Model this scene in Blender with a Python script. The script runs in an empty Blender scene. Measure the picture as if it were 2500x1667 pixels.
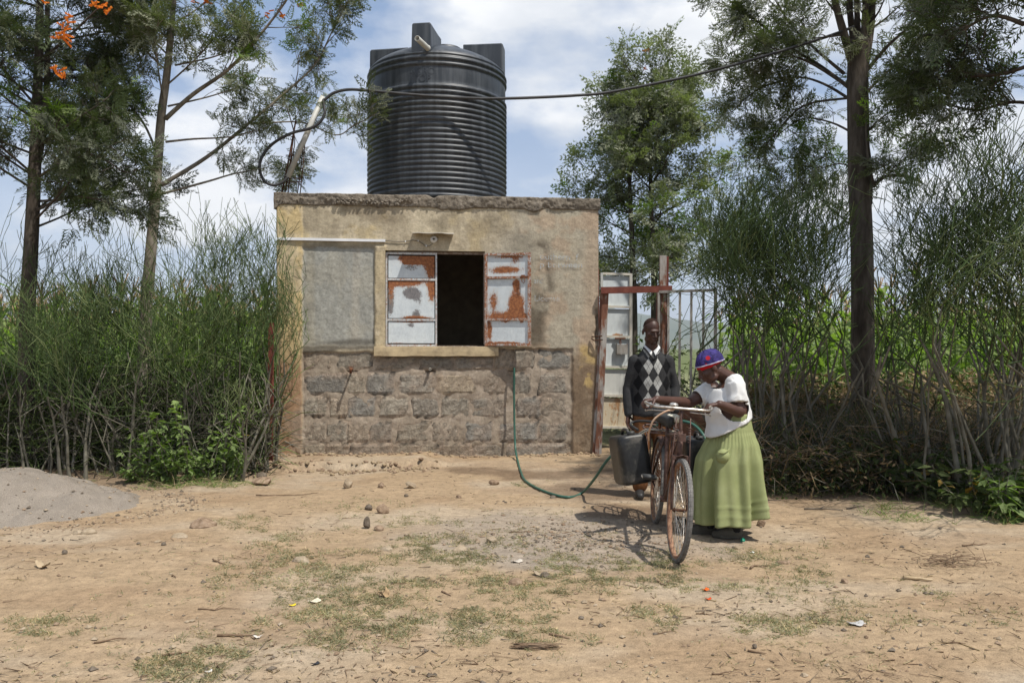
import bpy, math, random
import numpy as np
from mathutils import Vector, Matrix

SC = bpy.context.scene
COL = SC.collection
F = 1944.0            # focal length in photograph pixels (28 mm on a 36 mm sensor)
CX, HY, CAMZ = 1250.0, 850.0, 1.5

# ------------------------------------------------------------------ camera, sky, sun, exposure
cam_d = bpy.data.cameras.new('camera')
cam_d.lens = 28.0; cam_d.sensor_width = 36.0
cam_d.shift_y = 0.0066
cam_d.clip_start = 0.05; cam_d.clip_end = 20000
cam = bpy.data.objects.new('camera', cam_d); COL.objects.link(cam)
cam.location = (0, 0, CAMZ); cam.rotation_euler = (math.radians(90), 0, 0)
SC.camera = cam

SUN_DIR = Vector((-0.40, 0.33, -1.0)).normalized()      # the way the light travels
SUN_ELEV = math.asin(-SUN_DIR.z)
SUN_ROT = math.atan2(-SUN_DIR.x, -SUN_DIR.y)
sun_d = bpy.data.lights.new('sun', 'SUN'); sun_d.energy = 5.0; sun_d.angle = math.radians(0.6)
sun_d.color = (1.0, 0.95, 0.87)
sun = bpy.data.objects.new('sun', sun_d); COL.objects.link(sun)
sun.rotation_euler = SUN_DIR.to_track_quat('-Z', 'Y').to_euler(); sun.location = (4, -4, 12)

world = bpy.data.worlds.new('World'); SC.world = world; world.use_nodes = True
wn, wl = world.node_tree.nodes, world.node_tree.links
wn.clear()
def W(t, **k):
    n = wn.new(t)
    for a, b in k.items(): setattr(n, a, b)
    return n
w_out = W('ShaderNodeOutputWorld'); w_bg = W('ShaderNodeBackground'); w_bg.inputs[1].default_value = 0.1
sky = W('ShaderNodeTexSky', sky_type='NISHITA', sun_disc=False, sun_elevation=SUN_ELEV, sun_rotation=SUN_ROT,
        altitude=1800.0, air_density=1.0, dust_density=1.6, ozone_density=1.0)
tc = W('ShaderNodeTexCoord')
mp = W('ShaderNodeMapping'); mp.inputs['Scale'].default_value = (1.0, 1.0, 2.1); mp.inputs['Location'].default_value = (0.30, 0.0, 0.30)
wl.new(tc.outputs['Generated'], mp.inputs['Vector'])
n1 = W('ShaderNodeTexNoise'); n1.inputs['Scale'].default_value = 2.6; n1.inputs['Detail'].default_value = 7; n1.inputs['Roughness'].default_value = 0.55
wl.new(mp.outputs[0], n1.inputs['Vector'])
r1 = W('ShaderNodeValToRGB'); r1.color_ramp.elements[0].position = 0.46; r1.color_ramp.elements[1].position = 0.60
wl.new(n1.outputs['Fac'], r1.inputs[0])
n2 = W('ShaderNodeTexNoise'); n2.inputs['Scale'].default_value = 5.0; n2.inputs['Detail'].default_value = 5
wl.new(mp.outputs[0], n2.inputs['Vector'])
r2 = W('ShaderNodeValToRGB')
r2.color_ramp.elements[0].position = 0.36; r2.color_ramp.elements[0].color = (6.9, 7.3, 7.9, 1)
r2.color_ramp.elements[1].position = 0.62; r2.color_ramp.elements[1].color = (9.7, 9.8, 9.95, 1)
wl.new(n2.outputs['Fac'], r2.inputs[0])
mx = W('ShaderNodeMix', data_type='RGBA')
# clear sky, lifted a little by thin high haze
lift = W('ShaderNodeMix', data_type='RGBA'); lift.inputs[0].default_value = 0.42
wl.new(sky.outputs[0], lift.inputs[6]); lift.inputs[7].default_value = (4.3, 6.0, 9.0, 1)
# more cloud low on the horizon
sep = W('ShaderNodeSeparateXYZ'); wl.new(tc.outputs['Generated'], sep.inputs[0])
mr = W('ShaderNodeMapRange'); mr.inputs[1].default_value = 0.0; mr.inputs[2].default_value = 0.34; mr.inputs[3].default_value = 0.62; mr.inputs[4].default_value = 0.0
wl.new(sep.outputs[2], mr.inputs[0])
mxx = W('ShaderNodeMath', operation='MAXIMUM'); wl.new(r1.outputs[0], mxx.inputs[0]); wl.new(mr.outputs[0], mxx.inputs[1])
wl.new(mxx.outputs[0], mx.inputs[0]); wl.new(lift.outputs[2], mx.inputs[6]); wl.new(r2.outputs[0], mx.inputs[7])
wl.new(mx.outputs[2], w_bg.inputs[0]); wl.new(w_bg.outputs[0], w_out.inputs[0])

SC.view_settings.view_transform = 'Standard'; SC.view_settings.look = 'None'
SC.view_settings.exposure = 0.15; SC.view_settings.gamma = 1.0; SC.view_settings.use_curve_mapping = False
SC.render.engine = 'CYCLES'
SC.cycles.max_bounces = 6; SC.cycles.diffuse_bounces = 3; SC.cycles.glossy_bounces = 2; SC.cycles.transmission_bounces = 3
SC.cycles.transparent_max_bounces = 6; SC.cycles.volume_bounces = 0
SC.cycles.use_denoising = True

# ------------------------------------------------------------------ helpers
random.seed(7); RNG = np.random.default_rng(7)
def P(px, py, D):
    """A pixel of the photograph at distance D, as a point of the place."""
    return np.array([(px - CX) / F * D, D, CAMZ + (HY - py) / F * D])
def G(px, py):
    """A pixel on the level ground."""
    return P(px, py, CAMZ * F / (py - HY))

def _hash(ix, iy, s):
    h = (ix.astype(np.int64) * 374761393 + iy.astype(np.int64) * 668265263 + s * 1442695041) & 0xFFFFFFFF
    h = ((h ^ (h >> 13)) * 1274126177) & 0xFFFFFFFF
    return ((h ^ (h >> 16)) & 0xFFFF) / 65535.0
def vnoise(x, y, s=0):
    x = np.asarray(x, float); y = np.asarray(y, float)
    ix = np.floor(x); iy = np.floor(y); fx = x - ix; fy = y - iy
    fx = fx * fx * (3 - 2 * fx); fy = fy * fy * (3 - 2 * fy)
    a = _hash(ix, iy, s); b = _hash(ix + 1, iy, s); c = _hash(ix, iy + 1, s); d = _hash(ix + 1, iy + 1, s)
    return (a * (1 - fx) + b * fx) * (1 - fy) + (c * (1 - fx) + d * fx) * fy
def fbm(x, y, s=0, o=4, g=0.5):
    t = 0; a = 1; n = 0; k = 1
    for i in range(o):
        t = t + a * vnoise(np.asarray(x) * k + i * 17.3, np.asarray(y) * k - i * 9.1, s + i); n += a; a *= g; k *= 2.03
    return t / n
def sstep(a, b, x):
    t = np.clip((np.asarray(x, float) - a) / (b - a), 0, 1); return t * t * (3 - 2 * t)

class MB:
    """Collects polygons and links them as ONE mesh object."""
    def __init__(s): s.v = []; s.f = []; s.mi = []; s.n = 0; s.cur = 0; s.smooth = []
    def add(s, v, f, smooth=False):
        o = s.n
        s.v.extend([tuple(map(float, p)) for p in v]); s.n += len(v)
        for q in f: s.f.append([i + o for i in q]); s.mi.append(s.cur); s.smooth.append(smooth)
        return s
    def box(s, c, d, R=None, taper=1.0):
        c = np.array(c, float); h = np.array(d, float) / 2
        v = []
        for z in (-1, 1):
            k = taper if z > 0 else 1.0
            for x, y in ((-1, -1), (1, -1), (1, 1), (-1, 1)): v.append(np.array([x * h[0] * k, y * h[1] * k, z * h[2]]))
        if R is not None: v = [np.array(R @ Vector(p)) for p in v]
        v = [p + c for p in v]
        return s.add(v, [(3, 2, 1, 0), (4, 5, 6, 7), (0, 1, 5, 4), (1, 2, 6, 5), (2, 3, 7, 6), (3, 0, 4, 7)])
    def beam(s, a, b, w, h, up=(0, 0, 1)):
        a = np.array(a, float); b = np.array(b, float); d = b - a; L = np.linalg.norm(d); d /= L
        up = np.array(up, float)
        if abs(d @ up) > .95: up = np.array([0, 1., 0]) if abs(d[1]) < .9 else np.array([1., 0, 0])
        x = np.cross(d, up); x /= np.linalg.norm(x); y = np.cross(x, d)
        v = []
        for q in (a, b):
            for i, j in ((-1, -1), (1, -1), (1, 1), (-1, 1)): v.append(q + x * i * w / 2 + y * j * h / 2)
        return s.add(v, [(3, 2, 1, 0), (4, 5, 6, 7), (0, 1, 5, 4), (1, 2, 6, 5), (2, 3, 7, 6), (3, 0, 4, 7)])
    def tube(s, pts, r, n=6, cap=True, smooth=True, flat=1.0):
        pts = [np.array(p, float) for p in pts]; m = len(pts)
        if np.isscalar(r): r = [r] * m
        T = []
        for i in range(m):
            t = pts[min(i + 1, m - 1)] - pts[max(i - 1, 0)]; T.append(t / (np.linalg.norm(t) + 1e-9))
        up = np.array([0, 0, 1.]) if abs(T[0][2]) < .9 else np.array([1., 0, 0])
        x = np.cross(T[0], up); x /= np.linalg.norm(x)
        v = []; f = []
        for i in range(m):
            x = x - T[i] * (x @ T[i]); x /= np.linalg.norm(x) + 1e-9; y = np.cross(T[i], x)
            for k in range(n):
                a = 2 * math.pi * k / n
                v.append(pts[i] + (x * math.cos(a) + y * math.sin(a) * flat) * r[i])
        for i in range(m - 1):
            for k in range(n):
                k2 = (k + 1) % n; f.append((i * n + k, i * n + k2, (i + 1) * n + k2, (i + 1) * n + k))
        s.add(v, f, smooth)
        if cap and n >= 3:
            o = s.n - len(v)
            s.f.append([o + k for k in range(n)][::-1]); s.mi.append(s.cur); s.smooth.append(False)
            s.f.append([o + (m - 1) * n + k for k in range(n)]); s.mi.append(s.cur); s.smooth.append(False)
        return s
    def ell(s, c, r, R=None, n=12, m=8):
        v = []; f = []
        for i in range(1, m):
            th = math.pi * i / m
            for k in range(n):
                a = 2 * math.pi * k / n
                p = np.array([math.sin(th) * math.cos(a) * r[0], math.sin(th) * math.sin(a) * r[1], math.cos(th) * r[2]])
                v.append(p)
        v.append(np.array([0, 0, r[2]])); v.append(np.array([0, 0, -r[2]]))
        for i in range(m - 2):
            for k in range(n):
                k2 = (k + 1) % n; f.append((i * n + k, (i + 1) * n + k, (i + 1) * n + k2, i * n + k2))
        t = len(v) - 2
        for k in range(n):
            k2 = (k + 1) % n; f.append((t, k, k2)); f.append((t + 1, (m - 2) * n + k2, (m - 2) * n + k))
        if R is not None: v = [np.array(R @ Vector(p)) for p in v]
        v = [p + np.array(c, float) for p in v]
        return s.add(v, f, True)
    def rings(s, rings, closed=True, cap0=False, cap1=False, smooth=True):
        n = len(rings[0]); v = [p for r in rings for p in r]; f = []
        for i in range(len(rings) - 1):
            for k in range(n if closed else n - 1):
                k2 = (k + 1) % n; f.append((i * n + k, i * n + k2, (i + 1) * n + k2, (i + 1) * n + k))
        if cap0: f.append(tuple(range(n))[::-1])
        if cap1: f.append(tuple((len(rings) - 1) * n + k for k in range(n)))
        return s.add(v, f, smooth)
    def lathe(s, prof, n=24, c=(0, 0, 0)):
        return s.rings([[(c[0] + r * math.cos(2 * math.pi * k / n), c[1] + r * math.sin(2 * math.pi * k / n), c[2] + z) for k in range(n)] for r, z in prof])
    def build(s, name, mats, parent=None, loc=None, rot=None):
        me = bpy.data.meshes.new(name); me.from_pydata(s.v, [], s.f)
        if not isinstance(mats, (list, tuple)): mats = [mats]
        for m in mats: me.materials.append(m)
        me.polygons.foreach_set('use_smooth', s.smooth)
        if len(mats) > 1: me.polygons.foreach_set('material_index', s.mi)
        me.update()
        return link(name, me, parent, loc, rot)

def link(name, me, parent=None, loc=None, rot=None):
    o = bpy.data.objects.new(name, me); COL.objects.link(o)
    if parent is not None: o.parent = parent
    if loc is not None: o.location = loc
    if rot is not None: o.rotation_euler = rot
    return o
def big_mesh(name, V, FA, mats, smooth=False, mi=None):
    """A mesh from numpy arrays: V (n,3), FA (m,k) faces of k corners."""
    V = np.ascontiguousarray(V, dtype=np.float32); FA = np.ascontiguousarray(FA, dtype=np.int32)
    me = bpy.data.meshes.new(name); m, k = FA.shape
    me.vertices.add(len(V)); me.vertices.foreach_set('co', V.ravel())
    me.loops.add(m * k); me.loops.foreach_set('vertex_index', FA.ravel())
    me.polygons.add(m); me.polygons.foreach_set('loop_start', np.arange(0, m * k, k, dtype=np.int32))
    me.polygons.foreach_set('loop_total', np.full(m, k, dtype=np.int32))
    if not isinstance(mats, (list, tuple)): mats = [mats]
    for x in mats: me.materials.append(x)
    if mi is not None: me.polygons.foreach_set('material_index', np.asarray(mi, dtype=np.int32))
    me.polygons.foreach_set('use_smooth', np.full(m, smooth, dtype=bool))
    me.update(calc_edges=True); me.validate()
    return me
def vcol(me, name, rgb):
    a = me.color_attributes.new(name, 'FLOAT_COLOR', 'POINT')
    c = np.ones((len(rgb), 4), np.float32); c[:, :3] = rgb
    a.data.foreach_set('color', c.ravel())
def tag(o, label=None, cat=None, group=None, kind=None):
    if label: o['label'] = label
    if cat: o['category'] = cat
    if group: o['group'] = group
    if kind: o['kind'] = kind
    return o
def thing(name, loc, label, cat, group=None, rz=0.0):
    o = bpy.data.objects.new(name, None); COL.objects.link(o); o.empty_display_size = .1
    o.location = tuple(map(float, loc)); o.rotation_euler = (0, 0, rz)
    return tag(o, label, cat, group)
def baked(ob):
    """Apply an object's modifiers."""
    dg = bpy.context.evaluated_depsgraph_get(); ev = ob.evaluated_get(dg)
    me = bpy.data.meshes.new_from_object(ev); old = ob.data
    ob.modifiers.clear(); ob.data = me; me.name = old.name
    return ob
def remesh(ob, vox, smooth=4):
    m = ob.modifiers.new('r', 'REMESH'); m.mode = 'VOXEL'; m.voxel_size = vox; m.use_smooth_shade = True
    if smooth:
        k = ob.modifiers.new('s', 'SMOOTH'); k.factor = .5; k.iterations = smooth
    mats = list(ob.data.materials)
    baked(ob)
    ob.data.materials.clear()
    for x in mats[:1]: ob.data.materials.append(x)
    return ob

# ------------------------------------------------------------------ materials
class NT:
    def __init__(s, name):
        s.m = bpy.data.materials.new(name); s.m.use_nodes = True; s.t = s.m.node_tree; s.t.nodes.clear()
        s.out = s.t.nodes.new('ShaderNodeOutputMaterial')
    def n(s, typ, ins=None, **props):
        n = s.t.nodes.new(typ)
        for k, v in props.items(): setattr(n, k, v)
        for k, v in (ins or {}).items(): s.set(n.inputs[k], v)
        return n
    def set(s, i, v):
        if isinstance(v, bpy.types.NodeSocket): s.t.links.new(v, i)
        elif v is not None:
            if hasattr(i.default_value, '__len__') and not hasattr(v, '__len__'): v = (v, v, v, 1)[:len(i.default_value)]
            if hasattr(i.default_value, '__len__') and len(i.default_value) == 4 and len(v) == 3: v = (*v, 1)
            i.default_value = v
    def obj(s): return s.n('ShaderNodeTexCoord').outputs['Object']
    def pos(s): return s.n('ShaderNodeNewGeometry').outputs['Position']
    def noise(s, vec, scale, detail=4, rough=.55, dist=0):
        n = s.n('ShaderNodeTexNoise', {'Vector': vec, 'Scale': scale, 'Detail': detail, 'Roughness': rough, 'Distortion': dist}); return n.outputs['Fac']
    def scale(s, vec, sc): return s.n('ShaderNodeMapping', {'Vector': vec, 'Scale': sc}).outputs[0]
    def mth(s, op, a, b=None, c=None):
        n = s.n('ShaderNodeMath', operation=op); s.set(n.inputs[0], a)
        if b is not None: s.set(n.inputs[1], b)
        if c is not None: s.set(n.inputs[2], c)
        return n.outputs[0]
    def mix(s, f, a, b, mode='MIX'):
        n = s.n('ShaderNodeMix', data_type='RGBA', blend_type=mode); s.set(n.inputs[0], f); s.set(n.inputs[6], a); s.set(n.inputs[7], b); return n.outputs[2]
    def ramp(s, f, stops, interp='LINEAR'):
        n = s.n('ShaderNodeValToRGB'); s.set(n.inputs[0], f); cr = n.color_ramp; cr.interpolation = interp
        while len(cr.elements) < len(stops): cr.elements.new(.5)
        for e, (p, c) in zip(cr.elements, stops):
            e.position = p; e.color = (c, c, c, 1) if np.isscalar(c) else (*c[:3], 1)
        return n.outputs[0]
    def bump(s, h, strength=.4, dist=.01): return s.n('ShaderNodeBump', {'Height': h, 'Strength': strength, 'Distance': dist}).outputs[0]
    def bsdf(s, col, rough=.85, normal=None, metal=0.0, spec=.3, **k):
        b = s.n('ShaderNodeBsdfPrincipled', {'Base Color': col, 'Roughness': rough, 'Metallic': metal, 'Specular IOR Level': spec})
        if normal is not None: s.set(b.inputs['Normal'], normal)
        for a, v in k.items(): s.set(b.inputs[a], v)
        s.t.links.new(b.outputs[0], s.out.inputs[0]); return s.m
def nmat(name, stops, scale=8, detail=5, rough=.85, bump=.3, bd=.01, spec=.3, stretch=(1, 1, 1), metal=0, dist=0.0, bscale=None):
    t = NT(name); v = t.scale(t.obj(), stretch); f = t.noise(v, scale, detail, .6, dist)
    c = t.ramp(f, stops)
    h = f if bscale is None else t.noise(v, bscale, 4, .6)
    return t.bsdf(c, rough, t.bump(h, bump, bd) if bump else None, metal, spec)
def leafmat(name, top, under, var=.35, trans=.3, scale=3.0, spec=.18):
    t = NT(name); nz = t.noise(t.pos(), scale, 3, .6)
    rnd = t.noise(t.pos(), 60.0, 1, .5)
    k = t.ramp(nz, [(.3, 1 - var), (.7, 1 + var)]); k2 = t.ramp(rnd, [(.3, .7), (.7, 1.3)])
    back = t.n('ShaderNodeNewGeometry').outputs['Backfacing']
    c = t.mix(back, top, under); c = t.mix(1.0, c, k, 'MULTIPLY'); c = t.mix(1.0, c, k2, 'MULTIPLY')
    d = t.n('ShaderNodeBsdfPrincipled', {'Base Color': c, 'Roughness': .6, 'Specular IOR Level': spec})
    tr = t.n('ShaderNodeBsdfTranslucent', {'Color': t.mix(1.0, c, (1.15, 1.35, .55), 'MULTIPLY')})
    m = t.n('ShaderNodeMixShader', {0: trans, 1: d.outputs[0], 2: tr.outputs[0]})
    t.t.links.new(m.outputs[0], t.out.inputs[0]); return t.m
# ------------------------------------------------------------------ the building's frame (needed by the ground too)
BO = np.array([-3.106, 10.5]); YAW = math.atan2(.44, 4.293); BW = 4.316; BD = 3.3; BH = 3.39
BU = np.array([math.cos(YAW), math.sin(YAW)]); BV = np.array([-math.sin(YAW), math.cos(YAW)])
def fac(px, py, v=0.0):
    """Pixel -> (u, z) on the facade plane pushed v metres into the building."""
    r = np.array([(px - CX) / F, 1.0]); D = (v + BO @ BV) / (r @ BV); q = r * D - BO
    return q @ BU, CAMZ + (HY - py) / F * D
def to_uv(x, y):
    return (x - BO[0]) * BU[0] + (y - BO[1]) * BU[1], (x - BO[0]) * BV[0] + (y - BO[1]) * BV[1]

# ------------------------------------------------------------------ ground
def gz(x, y):
    x = np.asarray(x, float); y = np.asarray(y, float)
    near = 1 - sstep(14, 40, np.hypot(x, y))
    z = (fbm(x * .45, y * .45, 3, 3) - .5) * .05 * near + (fbm(x * 2.1, y * 2.1, 9, 4) - .5) * .05 * near
    z = z + (fbm(x * 9, y * 9, 21, 3) - .5) * .014 * near
    u, v = to_uv(x, y)
    # trampled platform in front of the wall, with a broken edge
    e = fbm(x * 3, y * 3, 31, 3) - .5
    plat = sstep(-.012, .025, v + 1.02 + e * .55 - .25 * np.abs(u - 1.0)) * sstep(-.25, -.05, u + .1 + e * .2) * sstep(2.35, 1.9, u + e * .5) * (v < .3)
    z = z + .085 * plat
    slope = sstep(-1.1, 0.0, v + e * .4) * sstep(1.7, 2.2, u) * sstep(5.2, 4.5, u) * (v < .4)
    z = z + .045 * slope
    # soil bank behind the hedge on the right, and a low one on the left
    bank = sstep(9.6, 11.4, y) * sstep(15.5, 12.2, y) * sstep(2.5, 3.4, x)
    z = z + bank * (.34 + .25 * (fbm(x * 1.5, y * 1.5, 40, 3) - .5))
    lb = sstep(8.6, 9.4, y) * sstep(-3.1, -3.4, x)
    z = z + lb * .05
    return z
def g3(x, y): return np.array([x, y, float(gz(x, y))])
def GG(px, py):
    """A pixel on the real, uneven ground."""
    D = CAMZ * F / (py - HY)
    for _ in range(6):
        x = (px - CX) / F * D; z = float(gz(x, D)); D = (CAMZ - z) * F / (py - HY)
    return np.array([x, D, z])

def axis(a, b, step, lo, hi, g=1.16):
    mid = list(np.arange(a, b + 1e-6, step)); s = step; p = b; up = []
    while p < hi: s *= g; p += s; up.append(p)
    s = step; p = a; dn = []
    while p > lo: s *= g; p -= s; dn.append(p)
    return np.array(dn[::-1] + mid + up)
gx = axis(-6.0, 6.4, .036, -4000, 4000); gy = axis(3.0, 11.2, .036, -400, 6000)
XX, YY = np.meshgrid(gx, gy); ZZ = gz(XX, YY)
nx_, ny_ = len(gx), len(gy)
V = np.stack([XX.ravel(), YY.ravel(), ZZ.ravel()], 1)
ii = (np.arange(ny_ - 1)[:, None] * nx_ + np.arange(nx_ - 1)[None, :]).ravel()
FA = np.stack([ii, ii + 1, ii + nx_ + 1, ii + nx_], 1)

# colour of the soil itself: tan earth, redder and paler patches, grey gravel, damp earth, litter under the hedges
def blob(x, y, c, r, k=.35):
    d = np.hypot((x - c[0]) / r[0], (y - c[1]) / r[1]) + (fbm(x * 2.5, y * 2.5, 77, 3) - .5) * 1.1
    return 1 - sstep(1 - k, 1 + k, d)
x, y = V[:, 0], V[:, 1]
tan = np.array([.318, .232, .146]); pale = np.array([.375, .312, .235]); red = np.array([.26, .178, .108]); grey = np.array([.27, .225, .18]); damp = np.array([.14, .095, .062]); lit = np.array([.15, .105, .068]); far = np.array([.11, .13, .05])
c = np.tile(tan, (len(V), 1))
def blend(m, col): 
    global c
    c = c * (1 - m[:, None]) + col * m[:, None]
blend(sstep(.42, .68, fbm(x * .8, y * 1.4, 5, 4)) * .55, pale)
blend(sstep(.52, .72, fbm(x * 1.1 + 9, y * 1.9, 6, 4)) * .55, red)
for q, r in (((1330, 1300), (1.0, .9)), ((1480, 1345), (.9, .5)), ((1560, 1275), (.9, .45))):
    blend(blob(x, y, G(*q), r) * .65, grey)
for q, r in (((1470, 1200), (.55, .5)), ((1330, 1160), (.5, .35)), ((1580, 1250), (.6, .35)), ((1180, 1150), (.5, .3)), ((1530, 1160), (.6, .4))):
    blend(blob(x, y, G(*q), r) * .75, damp)
blend(blob(x, y, G(280, 1205), (.7, .5)) * .5, red)
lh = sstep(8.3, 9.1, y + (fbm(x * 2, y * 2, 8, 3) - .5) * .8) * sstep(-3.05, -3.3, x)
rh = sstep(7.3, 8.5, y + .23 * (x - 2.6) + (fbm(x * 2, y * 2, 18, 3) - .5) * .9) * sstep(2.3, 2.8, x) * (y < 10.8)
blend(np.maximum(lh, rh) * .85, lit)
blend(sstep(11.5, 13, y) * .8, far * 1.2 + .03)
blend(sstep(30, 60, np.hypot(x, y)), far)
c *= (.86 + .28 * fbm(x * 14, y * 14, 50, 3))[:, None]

t = NT('soil'); pos = t.pos()
a = t.n('ShaderNodeVertexColor', layer_name='soil').outputs[0]
f1 = t.noise(pos, 26, 6, .62); f2 = t.noise(pos, 140, 3, .6); f3 = t.noise(t.scale(pos, (1, 2.2, 1)), 6, 5, .6)
vo = t.n('ShaderNodeTexVoronoi', {'Vector': pos, 'Scale': 42.0, 'Randomness': 1.0})
k = t.mix(1.0, a, t.ramp(f1, [(.3, .76), (.5, 1.0), (.72, 1.14)]), 'MULTIPLY')
k = t.mix(1.0, k, t.ramp(f2, [(.32, .78), (.6, 1.1)]), 'MULTIPLY')
k = t.mix(1.0, k, t.ramp(f3, [(.3, .82), (.65, 1.08)]), 'MULTIPLY')
# scattered specks of chaff and grit
sp = t.ramp(vo.outputs['Distance'], [(.10, 1), (.17, 0)])
spk = t.mth('MULTIPLY', sp, t.ramp(t.noise(pos, 17, 2), [(.5, 0), (.62, .75)]))
k = t.mix(spk, k, t.mix(1.0, k, t.ramp(t.n('ShaderNodeSeparateColor', {0: vo.outputs['Color']}).outputs[0], [(.2, .35), (.8, 1.5)]), 'MULTIPLY'))
hh = t.mth('ADD', t.mth('MULTIPLY', f1, 1.0), t.mth('MULTIPLY', f2, .35))
hh = t.mth('ADD', hh, t.mth('MULTIPLY', sp, .3))
SOIL = t.bsdf(k, .95, t.bump(hh, .8, .012), 0, .12)
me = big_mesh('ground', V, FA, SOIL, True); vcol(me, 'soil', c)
ground = tag(link('ground', me), kind='structure')

# ------------------------------------------------------------------ hills far away
mh = nmat('hill_cover', [(.3, (.045, .065, .03)), (.55, (.075, .09, .04)), (.75, (.12, .11, .06))], .012, 6, .95, 0)
def hills(name, D, base, amp, seed, w):
    xs = np.linspace(-w, w, 220); ds = np.linspace(0, 1, 26)
    X, T = np.meshgrid(xs, ds)
    prof = base + amp * fbm(xs * 2.2 / D + 5, xs * 0 + seed, seed, 5)
    Z = (np.sin(np.clip(T, 0, 1) * math.pi) ** .8) * prof[None, :] * (0.85 + .3 * fbm(X * 9 / D, T * 4, seed + 5, 4)) - 2
    Yv = D + T * D * .5
    vv = np.stack([X.ravel(), Yv.ravel(), Z.ravel()], 1); n = len(xs)
    i = (np.arange(len(ds) - 1)[:, None] * n + np.arange(n - 1)[None, :]).ravel()
    o = link(name, big_mesh(name, vv, np.stack([i, i + 1, i + n + 1, i + n], 1), mh, True))
    return tag(o, kind='structure')
hills('hills', 2600, 60, 190, 4, 3600)

# ------------------------------------------------------------------ heap of grey sand, foreground left
t = NT('sand'); pos = t.pos()
s1 = t.noise(pos, 220, 3, .7); s2 = t.noise(pos, 5, 4, .6)
kk = t.mix(1.0, t.ramp(s2, [(.3, (.20, .172, .142)), (.7, (.265, .228, .188))]), t.ramp(s1, [(.34, .55), (.66, 1.4)]), 'MULTIPLY')
SAND = t.bsdf(kk, .95, t.bump(t.mth('ADD', t.mth('MULTIPLY', s1, 1.0), t.mth('MULTIPLY', t.noise(pos, 45, 4, .7), 1.5)), .5, .01), 0, .1)
hp = G(-20, 1238); hx = np.linspace(-1.95, 1.95, 190); hy = np.linspace(-1.3, 1.3, 130)
HX, HYY = np.meshgrid(hx, hy)
ang = np.hypot(HX / 1.34, HYY / 1.04) + (fbm(HX * 2, HYY * 2, 60, 4) - .5) * .42
HZ = .47 * np.clip(1 - ang, 0, 1) ** 1.05 * (1 + .12 * (fbm(HX * 4, HYY * 4, 61, 3) - .5)) + (fbm(HX * 5, HYY * 5, 62, 4) - .5) * .085 + (fbm(HX * 22, HYY * 22, 63, 2) - .5) * .016
HZ = HZ * (1 - .25 * sstep(.30, .47, HZ)) - .03 * sstep(.9, 1.1, ang) - .004
GZ = gz(HX + hp[0], HYY + hp[1])
vv = np.stack([HX.ravel(), HYY.ravel(), (HZ + GZ).ravel()], 1); n = len(hx)
i = (np.arange(len(hy) - 1)[:, None] * n + np.arange(n - 1)[None, :]).ravel()
o = link('sand_heap', big_mesh('sand_heap', vv, np.stack([i, i + 1, i + n + 1, i + n], 1), SAND, True), loc=(hp[0], hp[1], 0))
tag(o, 'low heap of grey sand in front of the green hedge', 'sand heap')
# ------------------------------------------------------------------ the pump house
house = thing('pump_house', (BO[0], BO[1], 0), 'small flat roofed pump house of ochre plaster and rough stone with rusty shutters', 'building', rz=YAW)
t = NT('plaster'); ob = t.obj()
a = t.n('ShaderNodeVertexColor', layer_name='soil').outputs[0]
g1 = t.noise(ob, 38, 6, .65); g2 = t.noise(t.scale(ob, (1, 1, .35)), 9, 5, .6); g3_ = t.noise(ob, 160, 3, .6)
k = t.mix(1.0, a, t.ramp(g1, [(.3, .78), (.5, 1.0), (.70, 1.16)]), 'MULTIPLY')
k = t.mix(1.0, k, t.ramp(g2, [(.3, .80), (.7, 1.13)]), 'MULTIPLY')
k = t.mix(1.0, k, t.ramp(g3_, [(.35, .86), (.65, 1.06)]), 'MULTIPLY')
PLASTER = t.bsdf(k, .93, t.bump(t.mth('ADD', g1, t.mth('MULTIPLY', g3_, .4)), .5, .008), 0, .15)
PLAIN = nmat('render_coat', [(.3, (.24, .19, .125)), (.55, (.34, .27, .175)), (.75, (.42, .33, .20))], 7, 6, .93, .4, .01, .15)
DARKIN = nmat('dark_inside', [(.3, (.03, .028, .026)), (.7, (.05, .046, .042))], 5, 4, .95, 0)  # near-black colour for the lining and floor of the room

ol, ot = fac(941, 611); or_, ob_ = fac(1184, 846)
us = np.unique(np.concatenate([np.arange(0, BW, .0125), [ol, or_, BW]])); zs = np.unique(np.concatenate([np.arange(-.12, BH + .02, .0125), [ob_, ot]]))
us = us[np.concatenate([[True], np.diff(us) > .002])]; zs = zs[np.concatenate([[True], np.diff(zs) > .002])]
def snap(arr, v): arr[np.argmin(abs(arr - v))] = v
snap(us, ol); snap(us, or_); snap(zs, ob_); snap(zs, ot)
UU, ZW = np.meshgrid(us, zs)
wx = BO[0] + UU * BU[0]; wy = BO[1] + UU * BU[1]
PX = CX + F * wx / wy; PY = HY - (ZW - CAMZ) * F / wy
def nz(s, sc, o=4): return fbm(UU * sc, ZW * sc, s, o)
wob = (nz(1, 2.2) - .5); wob2 = (nz(2, 7) - .5)
def band(lo, hi, v, soft): return sstep(lo - soft, lo + soft, v) * (1 - sstep(hi - soft, hi + soft, v))
qx = PX + wob2 * 9; qy = PY + wob2 * 9
stone_m = band(738, 1398, qx, 3) * band(856, 1300, qy + (PX > 1190) * 2 - 4 * (PX < 930), 3)
stone_m = np.maximum(stone_m, band(1190, 1396, qx, 2) * band(851, 1200, qy, 2))
panel_m = band(739, 915, qx, 3) * band(602, 842, qy, 4)
off = (nz(3, 3) - .5) * .012 + (nz(4, 22, 3) - .5) * .008
off = off + .028 * stone_m + .014 * panel_m
off += stone_m * ((nz(5, 8, 4) - .5) * .03)
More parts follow.
